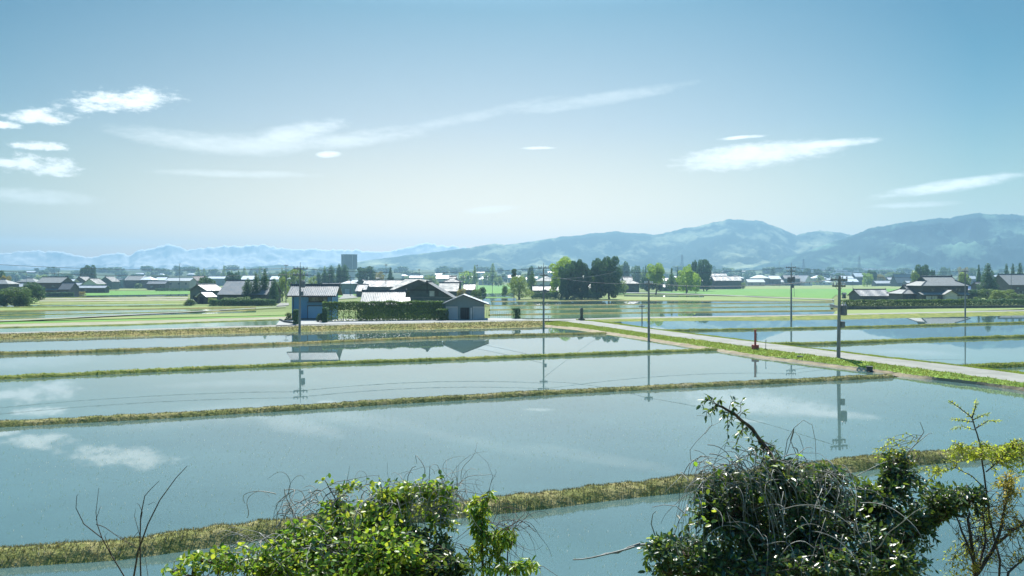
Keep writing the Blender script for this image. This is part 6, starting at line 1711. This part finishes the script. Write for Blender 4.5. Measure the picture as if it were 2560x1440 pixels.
def build_bushes():
    # ============ right: camellia
    t = thing('camellia_shrub', 'large dark glossy leaved shrub filling the lower right corner', 'shrub', root(1980, 8.0))
    o = Vector(t.location)
    def fin(pl, bark, parent, org, nm='branches'):
        pl.tubes.v = [tuple(Vector(v) - org) for v in pl.tubes.v]
        q = pl.tubes.build(nm, bark, parent, smooth=True); pl.tubes = MB(); return q
    def sub(pl, org): pl.P = [np.array(p[:]) - np.array(org[:]) for p in pl.P]
    pl = Plant(BR)
    R = root(1980, 8.0)
    P = lambda x, y, d: W(x, y, d)
    paths = [([R, P(1960, 1420, 8.0), P(1930, 1320, 8.0), P(1960, 1210, 7.9), P(1930, 1140, 7.8), P(1880, 1072, 7.7), P(1830, 1030, 7.6), P(1790, 1010, 7.5)], 0.036),
             ([R, P(1900, 1430, 7.7), P(1800, 1400, 7.4), P(1700, 1385, 7.1), P(1640, 1360, 7.0)], 0.045),
             ([R, P(2060, 1400, 8.1), P(2120, 1300, 8.1), P(2200, 1230, 8.2), P(2240, 1160, 8.3)], 0.05),
             ([R, P(2120, 1440, 8.0), P(2240, 1370, 8.1), P(2330, 1310, 8.2), P(2420, 1255, 8.2), P(2460, 1235, 8.2)], 0.05),
             ([P(1960, 1300, 8.0), P(2040, 1220, 8.0), P(2080, 1180, 8.0)], 0.03), ([P(1930, 1320, 8), P(1840, 1260, 7.8), P(1780, 1200, 7.7)], 0.03),
             ([P(1930, 1380, 7.9), P(1850, 1320, 7.5), P(1780, 1310, 7.3)], 0.03), ([R, P(2010, 1440, 7.6), P(2020, 1380, 7.5), P(2010, 1330, 7.5)], 0.035),
             ([R, P(1850, 1470, 7.2), P(1760, 1440, 7.0), P(1660, 1430, 6.9)], 0.035), ([R, P(2150, 1480, 7.5), P(2200, 1430, 7.4), P(2230, 1400, 7.4)], 0.035)]
    sk = stem_lines(pl, paths, 0.05)
    B = [(1700, 1395, 105, 62, 7.1, 0.45, 1.0), (1810, 1345, 110, 85, 7.5, 0.5, .9), (1950, 1310, 150, 120, 7.9, 0.65, 1.0), (2100, 1345, 160, 115, 7.9, 0.65, 1.0),
         (2245, 1185, 58, 58, 8.3, 0.35, 1.3), (2270, 1260, 135, 70, 8.2, 0.5, 1.1), (2395, 1250, 85, 42, 8.2, 0.35, 1.0), (2170, 1405, 130, 60, 7.5, 0.5, 1.0), (1900, 1425, 190, 50, 7.2, 0.5, 1.1),
         (1960, 1230, 100, 50, 7.9, 0.4, .7), (2040, 1420, 160, 50, 7.1, 0.4, 1.0), (2262, 1335, 85, 60, 8.0, .4, .9), (2250, 1420, 95, 40, 7.6, .4, .9), (1930, 1215, 120, 45, 7.7, .4, .9), (1840, 1215, 95, 50, 7.5, .4, 1.0), (1770, 1260, 50, 50, 7.3, .3, .8), (2000, 1185, 110, 30, 7.8, .3, .8), (2130, 1250, 70, 60, 8.1, .4, .8)]
    tips = blob_points(B, 2750, BR)
    grow(pl, sk, tips, 0.005, 8, 0.045, 0.078, 0.25, 0.1, 0.5)
    # the leaning top branch with sparse leaves
    top = sk[0][-22:]
    tt = [P(x, y, d) for x, y, d in [(1760, 1000, 7.45), (1772, 990, 7.5), (1752, 1012, 7.45), (1785, 1018, 7.5), (1800, 1000, 7.55), (1838, 1000, 7.6), (1857, 1000, 7.6), (1835, 1020, 7.6), (1812, 1035, 7.55), (1862, 1030, 7.65),
                                      (1822, 1060, 7.6), (1840, 1085, 7.65), (1872, 1095, 7.7), (1900, 1100, 7.75), (1935, 1105, 7.8), (1880, 1120, 7.75), (1842, 1120, 7.7), (1850, 1062, 7.65), (1862, 1075, 7.7), (1890, 1085, 7.72), (1805, 1045, 7.55), (1828, 1040, 7.6), (1845, 1100, 7.7), (1905, 1130, 7.8), (1925, 1120, 7.8), (1870, 1140, 7.75), (1780, 1030, 7.5), (1910, 1120, 7.8), (1950, 1130, 7.85), (1765, 1045, 7.5), (1815, 1110, 7.6)]]
    grow(pl, [top], tt, 0.005, 6, 0.045, 0.07, 0.35, 0.12, 0.35)
    sub(pl, o); pl.build_leaves('leaves', M['lf_camellia'], t, 0.52)
    fin(pl, M['twig_dark'], t, o)
    # ============ right: dry vine draped over it
    t = thing('dry_vine', 'mass of grey leafless vine stems draped over the dark glossy shrub', 'vine', root(1830, 7.6)); o = Vector(t.location)
    pl = Plant(BR)
    pl.twig(root(1830, 7.6), P(1850, 1190, 7.7), 0.02, 0.012, 0.05, 8)
    st = [P(BR.uniform(1745, 2010), BR.normal(1160, 22), BR.uniform(7.4, 8.0)) for _ in range(70)]
    tangle(pl, st, 0.75, 0.0045, 18, 0.9, 0.32, 0.06)
    st = [P(BR.uniform(1735, 1880), BR.normal(1180, 30), BR.uniform(7.2, 7.6)) for _ in range(75)]
    tangle(pl, st, 0.85, 0.0042, 16, 1.3, 0.15, 0.02)
    st = [P(BR.uniform(1950, 2130), BR.normal(1190, 18), BR.uniform(7.6, 8.0)) for _ in range(60)]
    tangle(pl, st, 0.6, 0.0045, 16, 0.8, 0.4, 0.08)
    st = [P(BR.uniform(1700, 2200), BR.uniform(1180, 1400), BR.uniform(6.9, 7.5)) for _ in range(70)]
    tangle(pl, st, 0.6, 0.004, 12, 0.5, 0.5, 0.3)
    def run(pts, r): pl.tubes.tube([P(*q) for q in pts], [r * (1 - 0.5 * i / (len(pts) - 1)) for i in range(len(pts))], 5, cap=False)
    # twisted runner reaching out to the left, loops at the right of the top branch
    run([(1630, 1360, 6.9), (1600, 1362, 6.9), (1570, 1372, 6.85), (1540, 1380, 6.85), (1510, 1387, 6.8), (1480, 1394, 6.8), (1455, 1398, 6.8), (1432, 1399, 6.8)], 0.010)
    run([(1600, 1358, 6.9), (1570, 1368, 6.87), (1545, 1383, 6.85), (1515, 1383, 6.82), (1490, 1393, 6.8), (1470, 1395, 6.8)], 0.007)
    run([(1745, 1160, 7.4), (1727, 1150, 7.4), (1725, 1125, 7.4), (1740, 1105, 7.42), (1760, 1085, 7.45), (1772, 1068, 7.5), (1800, 1055, 7.55)], 0.0035)
    run([(1762, 1085, 7.45), (1780, 1062, 7.5), (1777, 1040, 7.5), (1760, 1040, 7.5), (1742, 1038, 7.5)], 0.003)
    run([(1960, 1150, 7.9), (1968, 1100, 7.9), (1985, 1070, 7.9), (2008, 1050, 7.9), (2030, 1062, 7.95), (2038, 1100, 8.0), (2040, 1150, 8.0)], 0.004)
    run([(1965, 1140, 7.9), (1985, 1078, 7.9), (1998, 1090, 7.9), (2008, 1120, 7.9), (2000, 1160, 7.9)], 0.004)
    run([(1985, 1072, 7.9), (1976, 1100, 7.9), (1990, 1135, 7.9), (1995, 1165, 7.9)], 0.005)
    run([(1720, 1290, 7.2), (1690, 1265, 7.2), (1660, 1262, 7.2), (1630, 1268, 7.2)], 0.005)
    run([(1640, 1345, 7), (1628, 1310, 7), (1632, 1285, 7), (1640, 1278, 7)], 0.006)
    run([(2160, 1440, 7), (2175, 1420, 7), (2180, 1395, 7), (2160, 1375, 7)], 0.008); run([(1890, 1400, 6.9), (1880, 1370, 6.9), (1870, 1350, 6.9), (1885, 1330, 6.9)], 0.008)
    run([(2060, 1180, 8), (2130, 1195, 8), (2200, 1160, 8.1), (2260, 1140, 8.2), (2290, 1150, 8.3)], 0.005)
    run([(2250, 1150, 8.3), (2290, 1110, 8.3), (2310, 1080, 8.3), (2300, 1055, 8.3)], 0.006); run([(2290, 1110, 8.3), (2320, 1085, 8.3), (2330, 1083, 8.3)], 0.004)
    fin(pl, M['twig'], t, o, 'stems')
    for _ in range(46):
        p = P(BR.uniform(1740, 2080), BR.uniform(1130, 1350), BR.uniform(7.1, 7.6)); d = Vector(BR.normal(0, 1, 3)); pl.leaf(p, d, Vector((0, -.3, 1)) + Vector(BR.normal(0, .4, 3)), BR.uniform(.05, .085))
    for x, y in [(1790, 1285), (1770, 1300), (1745, 1290), (1625, 1345), (1650, 1370), (1745, 1375), (1715, 1400), (1830, 1150), (1850, 1080)]:
        for k in range(4):
            pl.leaf(P(x + BR.normal(0, 9), y + BR.normal(0, 7), 6.9 if y > 1200 else 7.4), Vector(BR.normal(0, 1, 3)), Vector((0, -.2, 1)) + Vector(BR.normal(0, .4, 3)), BR.uniform(.05, .075))
    sub(pl, o); pl.build_leaves('leaves', M['lf_vine'], t, 0.7)
    # ============ right: young acacia like sapling
    t = thing('sapling', 'slender sapling with sparse yellow green leaves rising near the right edge', 'tree', root(2480, 8.6)); o = Vector(t.location)
    pl = Plant(BR); d = 8.5
    sk = stem_lines(pl, [([root(2480, 8.6), P(2500, 1400, d), P(2475, 1300, d), P(2462, 1200, d), P(2450, 1110, d), P(2430, 1045, d), P(2400, 1020, d), P(2375, 1003, d)], 0.013),
                         ([P(2430, 1045, d), P(2438, 1020, d), P(2440, 1002, d)], 0.008), ([P(2432, 1050, d), P(2455, 1038, d), P(2470, 1035, d)], 0.006), ([P(2440, 1070, d), P(2470, 1052, d), P(2500, 1052, d)], 0.007),
                         ([P(2432, 1055, d), P(2405, 1050, d), P(2378, 1048, d)], 0.006), ([P(2437, 1075, d), P(2405, 1066, d), P(2380, 1072, d)], 0.004),
                         ([P(2460, 1150, d), P(2420, 1130, d), P(2385, 1105, d)], 0.007), ([P(2465, 1180, d), P(2510, 1140, d), P(2540, 1100, d)], 0.007), ([P(2470, 1230, d), P(2430, 1190, d), P(2390, 1170, d), P(2340, 1180, d)], 0.007)], 0.02)
    for ln in sk[1:6] + [sk[0][-14:]]: pl.leaves_along(ln, 34, 0.022, 0.04, 0.1, 0.1)
    for ln in sk[6:]: pl.leaves_along(ln, 20, 0.025, 0.045, 0.1, 0.1)
    Bs = [(2430, 1130, 85, 22, 8.5, .2, 1), (2540, 1160, 60, 50, 8.6, .3, 0.9), (2520, 1130, 60, 25, 8.5, .3, 1.0), (2210, 1125, 28, 30, 8.2, .15, .9), (2330, 1180, 40, 20, 8.4, .2, .8), (2440, 1290, 45, 60, 8.6, .25, .5), (2400, 1400, 60, 50, 8.4, .3, .4)]
    grow(pl, sk, blob_points(Bs, 300, BR), 0.003, 9, 0.026, 0.046, 0.1, 0.1, 0.45)
    sub(pl, o); pl.build_leaves('leaves', M['lf_sapling'], t, 0.45); fin(pl, M['twig_dark'], t, o, 'trunk')
    # ============ right: bare stemmed shrub with rusty new leaves
    t = thing('rusty_shrub', 'thin multi stemmed shrub with rusty orange new leaves in the lower right corner', 'shrub', root(2460, 8.0)); o = Vector(t.location)
    pl = Plant(BR); d = 8.0
    sk = stem_lines(pl, [([root(2460, 8.0), P(2440, 1440, d), P(2490, 1360, d), P(2510, 1290, d), P(2520, 1220, d)], 0.026), ([root(2460, 8.0), P(2435, 1400, 8.1), P(2420, 1300, 8.1), P(2425, 1280, 8.2)], 0.025),
                         ([root(2460, 8.0), P(2440, 1420, d), P(2410, 1340, d), P(2390, 1290, d)], 0.022), ([P(2490, 1360, d), P(2540, 1320, d), P(2600, 1300, d)], 0.016), ([root(2460, 8), P(2520, 1430, 7.8), P(2570, 1390, 7.8)], 0.018),
                         ([P(2440, 1440, d), P(2465, 1350, 8.2), P(2455, 1270, 8.3)], 0.016)], 0.03)
    for _ in range(120):
        ln = sk[BR.integers(len(sk))]; a = ln[BR.integers(4, len(ln))]
        b = P(BR.uniform(2360, 2580), BR.uniform(1180, 1440), BR.uniform(7.8, 8.4)); b = a + (b - a).normalized() * min((b - a).length, BR.uniform(.3, .7))
        pl.twig(a, b, 0.004, 0.0015, 0.12, 5, 0.0, 3)
    Bs = [(2520, 1215, 45, 35, 8.0, .2, 1.6), (2530, 1320, 40, 40, 8.0, .2, .8), (2500, 1270, 40, 40, 8.0, .2, .8), (2420, 1420, 60, 25, 7.9, .2, .8), (2545, 1380, 40, 40, 7.9, .2, .5)]
    grow(pl, sk, blob_points(Bs, 130, BR), 0.003, 8, 0.026, 0.046, 0.1, 0.12, 0.4)
    sub(pl, o); pl.build_leaves('leaves', M['lf_rust'], t, 0.42); fin(pl, M['twig_dark'], t, o, 'trunk')

    # ============ left: vine covered bush with bright leaves
    t = thing('leafy_vine', 'bush overgrown by bright yellow green leaves at the lower middle', 'vine', root(860, 7.3)); o = Vector(t.location)
    pl = Plant(BR); R = root(860, 7.3)
    sk = stem_lines(pl, [([R, P(870, 1420, 7.3), P(900, 1330, 7.4), P(960, 1270, 7.5), P(1060, 1235, 7.6), P(1130, 1225, 7.6)], 0.03), ([R, P(800, 1430, 7.2), P(740, 1370, 7.2), P(700, 1330, 7.2)], 0.025),
                         ([R, P(720, 1460, 7), P(600, 1420, 6.9), P(500, 1400, 6.8)], 0.025), ([R, P(980, 1430, 7.2), P(1060, 1340, 7.4), P(1110, 1280, 7.5)], 0.025), ([R, P(860, 1350, 7.3), P(840, 1250, 7.4), P(812, 1200, 7.4)], 0.012),
                         ([R, P(640, 1450, 6.8), P(480, 1440, 6.7), P(420, 1425, 6.7)], 0.02), ([R, P(930, 1440, 6.9), P(960, 1400, 6.9)], .02)], 0.03)
    Bs = [(900, 1330, 150, 75, 7.3, .45, 1.1), (960, 1380, 120, 60, 6.9, .4, 1.2), (790, 1390, 170, 55, 7.0, .4, 1.0), (640, 1400, 130, 40, 6.9, .35, .8), (520, 1405, 75, 28, 6.8, .25, .8), (430, 1428, 50, 16, 6.7, .2, .7),
          (1040, 1245, 110, 42, 7.6, .3, .9), (980, 1222, 150, 26, 7.5, .3, .5), (760, 1345, 90, 45, 7.2, .3, .6), (940, 1270, 80, 35, 7.4, .3, .6), (880, 1425, 200, 40, 6.8, .4, 1.2), (1110, 1285, 50, 60, 7.5, .3, .45)]
    grow(pl, sk, blob_points(Bs, 1450, BR), 0.0035, 6, 0.03, 0.066, 0.3, 0.12, 0.45)
    for x, y in [(800, 1205), (812, 1198), (830, 1205), (845, 1220), (850, 1235), (1095, 1190), (1100, 1200), (1085, 1205), (1130, 1205), (1140, 1225), (940, 1225)]:
        for k in range(4):
            pl.leaf(P(x + BR.normal(0, 6), y + BR.normal(0, 6), 7.4), Vector(BR.normal(0, 1, 3)), Vector((0, -.2, 1)) + Vector(BR.normal(0, .4, 3)), BR.uniform(.04, .065))
    sub(pl, o); pl.build_leaves('leaves', M['lf_vine'], t, 0.72)
    fin(pl, M['twig_dark'], t, o, 'stems')
    # ============ left: dry vine stems over it
    t = thing('dry_vine', 'tangle of pale dry vine stems arching over the bright leaved bush', 'vine', root(760, 7.4)); o = Vector(t.location)
    pl = Plant(BR); pl.twig(root(760, 7.4), P(780, 1300, 7.4), 0.018, 0.01, 0.05, 8)
    st = [P(BR.uniform(690, 1150), 1290 - 45 * math.sin((u := BR.random()) * 3.1) + BR.normal(0, 22), BR.uniform(7.2, 7.7)) for _ in range(210)]
    tangle(pl, st, 0.42, 0.0042, 16, 0.6, 0.6, 0.1)
    st = [P(BR.uniform(560, 900), BR.normal(1370, 26), BR.uniform(6.8, 7.2)) for _ in range(130)]
    tangle(pl, st, 0.5, 0.0044, 14, 0.6, 0.5, 0.12)
    st = [P(BR.uniform(1020, 1160), BR.normal(1235, 22), BR.uniform(7.4, 7.7)) for _ in range(70)]
    tangle(pl, st, 0.42, 0.003, 14, 0.3, 0.6, 0.5)
    def run(pts, r): pl.tubes.tube([P(*q) for q in pts], [r * (1 - 0.55 * i / (len(pts) - 1)) for i in range(len(pts))], 5, cap=False)
    run([(735, 1285, 7.3), (722, 1258, 7.3), (712, 1235, 7.3), (711, 1222, 7.3)], 0.006); run([(740, 1290, 7.3), (700, 1330, 7.2), (690, 1260, 7.2), (720, 1232, 7.2)], 0.003)
    run([(690, 1320, 7.2), (730, 1265, 7.3), (790, 1235, 7.4), (840, 1205, 7.4), (868, 1200, 7.4), (900, 1222, 7.4), (930, 1240, 7.5)], 0.005)
    run([(1020, 1250, 7.6), (1018, 1215, 7.6), (1020, 1190, 7.6), (1030, 1170, 7.6), (1040, 1165, 7.6)], 0.005); run([(1075, 1245, 7.6), (1073, 1200, 7.6), (1075, 1162, 7.6)], 0.005)
    run([(985, 1280, 7.6), (984, 1225, 7.6), (987, 1195, 7.6)], 0.004); run([(955, 1230, 7.5), (950, 1205, 7.5), (947, 1190, 7.5)], 0.006)
    run([(870, 1200, 7.4), (920, 1190, 7.5), (950, 1188, 7.5)], 0.003); run([(866, 1210, 7.4), (872, 1180, 7.4), (874, 1165, 7.4)], 0.0025)
    run([(1130, 1270, 7.6), (1120, 1220, 7.6), (1110, 1195, 7.6)], 0.004); run([(1125, 1265, 7.6), (1135, 1225, 7.6), (1138, 1205, 7.6)], 0.004)
    fin(pl, M['twig'], t, o, 'stems')
    # ============ left: dark glossy shrub in the middle
    t = thing('camellia_shrub', 'small dark glossy leaved shrub at the right of the bright leaved bush', 'shrub', root(1040, 7.2)); o = Vector(t.location)
    pl = Plant(BR); R = root(1040, 7.2)
    sk = stem_lines(pl, [([R, P(1040, 1420, 7.2), P(1020, 1350, 7.3)], 0.035), ([R, P(1090, 1430, 7.2), P(1120, 1380, 7.2)], 0.03), ([R, P(980, 1430, 7.2), P(960, 1380, 7.2)], 0.03), ([R, P(1150, 1440, 7), P(1160, 1410, 7)], .02)], .03)
    Bs = [(1030, 1375, 110, 60, 7.25, .4, 1.0), (1080, 1420, 110, 36, 7.0, .35, 1.0), (990, 1330, 60, 36, 7.4, .3, .8), (1000, 1440, 120, 30, 6.9, .3, 1)]
    grow(pl, sk, blob_points(Bs, 520, BR), 0.005, 8, 0.045, 0.075, 0.25, 0.1, 0.4)
    sub(pl, o); pl.build_leaves('leaves', M['lf_camellia'], t, 0.52); fin(pl, M['twig_dark'], t, o)
    # ============ left: upright sapling at the right of the bush
    t = thing('sapling', 'upright leafy sapling with hanging leaves at the right end of the bright bush', 'tree', root(1205, 7.5)); o = Vector(t.location)
    pl = Plant(BR); d = 7.5
    sk = stem_lines(pl, [([root(1205, 7.5), P(1207, 1420, d), P(1205, 1340, d), P(1200, 1280, d), P(1180, 1252, d)], 0.016), ([P(1205, 1330, d), P(1212, 1270, d), P(1228, 1232, d)], 0.009), ([root(1205, 7.5), P(1240, 1410, d), P(1265, 1340, d), P(1272, 1325, d)], 0.012),
                         ([root(1205, 7.5), P(1270, 1430, 7.2), P(1330, 1412, 7.2), P(1352, 1422, 7.2)], 0.012), ([root(1205, 7.5), P(1180, 1400, d), P(1150, 1360, d)], 0.012), ([root(1205, 7.5), P(1225, 1400, d), P(1250, 1330, d), P(1300, 1300, d), P(1325, 1315, d)], 0.008)], .015)
    Bs = [(1190, 1270, 28, 26, d, .15, 1.1), (1205, 1310, 30, 40, d, .18, 1.0), (1228, 1236, 14, 12, d, .1, .9), (1258, 1345, 34, 32, d, .18, 1.1), (1205, 1370, 40, 40, d, .2, .5), (1310, 1418, 42, 22, 7.2, .2, 1.1), (1230, 1425, 50, 20, 7.3, .2, .9)]
    grow(pl, sk, blob_points(Bs, 190, BR), 0.003, 6, 0.05, 0.085, 0.2, 0.1, 0.3, 3, 0.7)
    for _ in range(60):
        ln = sk[BR.integers(len(sk))]; a = ln[BR.integers(4, len(ln))]
        pl.twig(a, a + Vector(BR.normal(0, .22, 3)) + Vector((0, 0, .05)), 0.003, 0.001, 0.15, 5, 0, 3)
    sub(pl, o); pl.build_leaves('leaves', M['lf_vine'], t, 0.36); fin(pl, M['twig_dark'], t, o, 'trunk')
    t = thing('dry_vine', 'thin dark twig tangle hanging over the water right of the upright sapling', 'vine', root(1290, 7.5)); o = Vector(t.location)
    pl = Plant(BR); pl.twig(root(1290, 7.5), P(1270, 1320, 7.5), 0.010, 0.005, 0.05, 8)
    st = [P(BR.uniform(1210, 1300), BR.normal(1315, 14), BR.uniform(7.4, 7.6)) for _ in range(34)]
    tangle(pl, st, 0.55, 0.0026, 14, 0.7, 0.6, 0.3); fin(pl, M['twig_dark'], t, o, 'stems')
    # ============ far left: bare sprouts
    t = thing('bare_sprouts', 'few thin leafless shoots rising in front of the near dike at lower left', 'plant', root(350, 7.0)); o = Vector(t.location)
    pl = Plant(BR); d = 7.0
    def run(pts, r): pl.tubes.tube([P(*q) for q in pts], [r * (1 - 0.75 * i / (len(pts) - 1)) for i in range(len(pts))], 5, cap=False)
    rt = root(350, 7.0); rp = (1280 + rt.x * F / rt.y, HZ + (CH - rt.z) * F / rt.y, rt.y)
    run([rp, (335, 1440, d), (345, 1380, d), (370, 1310, d), (400, 1250, d), (440, 1195, d), (468, 1165, d)], 0.010)
    run([rp, (352, 1440, d), (350, 1350, d), (352, 1290, d), (362, 1240, d), (375, 1225, d), (398, 1202, d)], 0.008)
    run([(352, 1300, d), (356, 1280, d), (348, 1262, d), (342, 1258, d)], 0.004); run([(350, 1340, d), (336, 1290, d), (340, 1270, d)], 0.003)
    run([rp, (310, 1440, d), (280, 1390, d), (255, 1345, d), (243, 1310, d), (240, 1280, d), (247, 1220, d)], 0.007)
    run([(255, 1345, d), (210, 1310, d), (190, 1270, d), (192, 1240, d), (196, 1235, d)], 0.005)
    run([(280, 1390, d), (262, 1340, d), (270, 1330, d)], 0.004); run([(240, 1310, d), (262, 1318, d), (300, 1345, d), (340, 1370, d), (362, 1380, d)], 0.004)
    run([rp, (370, 1440, d), (362, 1385, d), (300, 1340, d), (285, 1335, d)], 0.003); run([(345, 1330, d), (320, 1360, d), (300, 1340, d)], 0.0025)
    run([(240, 1300, d), (250, 1270, d), (254, 1265, d)], 0.003); run([(370, 1262, d), (385, 1255, d), (395, 1265, d)], 0.002)
    pl.tubes.v = [tuple(Vector(v) - o) for v in pl.tubes.v]
    pl.tubes.build('stems', M['twig_dark'], t, smooth=True)
# ------------------------------------------------------------ exposure and air
EXPOSURE = 1.12
SKY_RAMP = [(0.0, (1.32, 0.67, 0.29)), (0.055, (1.1, 0.63, 0.285)), (0.18, (0.60, 0.44, 0.31)), (0.31, (0.23, 0.295, 0.255)), (0.46, (0.5, 0.68, 0.68)), (0.7, (1.45, 1.85, 1.75)), (1.0, (1.6, 2.1, 2.0))]  # upper stops lifted beyond the natural sky as added fill for the shadows
SKY_SIDE = (0.15, 0.54, 0.74, 1)
SKY_MID = -0.07
HAZE_COL = (0.30, 0.54, 0.73, 1); HAZE_DENS = 3.2e-4; HAZE_ANI = 0.45
SUN_E = 4.8
# ------------------------------------------------------------ run
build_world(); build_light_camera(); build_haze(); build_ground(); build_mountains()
for fn in ('build_village', 'build_farm', 'build_trees', 'build_poles', 'build_small', 'build_bushes'):
    if fn in globals(): globals()[fn]()
SC.view_settings.view_transform = 'Standard'; SC.view_settings.look = 'None'
SC.view_settings.exposure = EXPOSURE; SC.view_settings.gamma = 1.0; SC.view_settings.use_curve_mapping = False
cy = SC.cycles if hasattr(SC, 'cycles') else None
SC.render.engine = 'CYCLES'
cy = SC.cycles
cy.max_bounces = 6; cy.diffuse_bounces = 2; cy.glossy_bounces = 3; cy.transmission_bounces = 3; cy.volume_bounces = 0; cy.transparent_max_bounces = 8
cy.use_denoising = True; cy.sample_clamp_indirect = 4.0
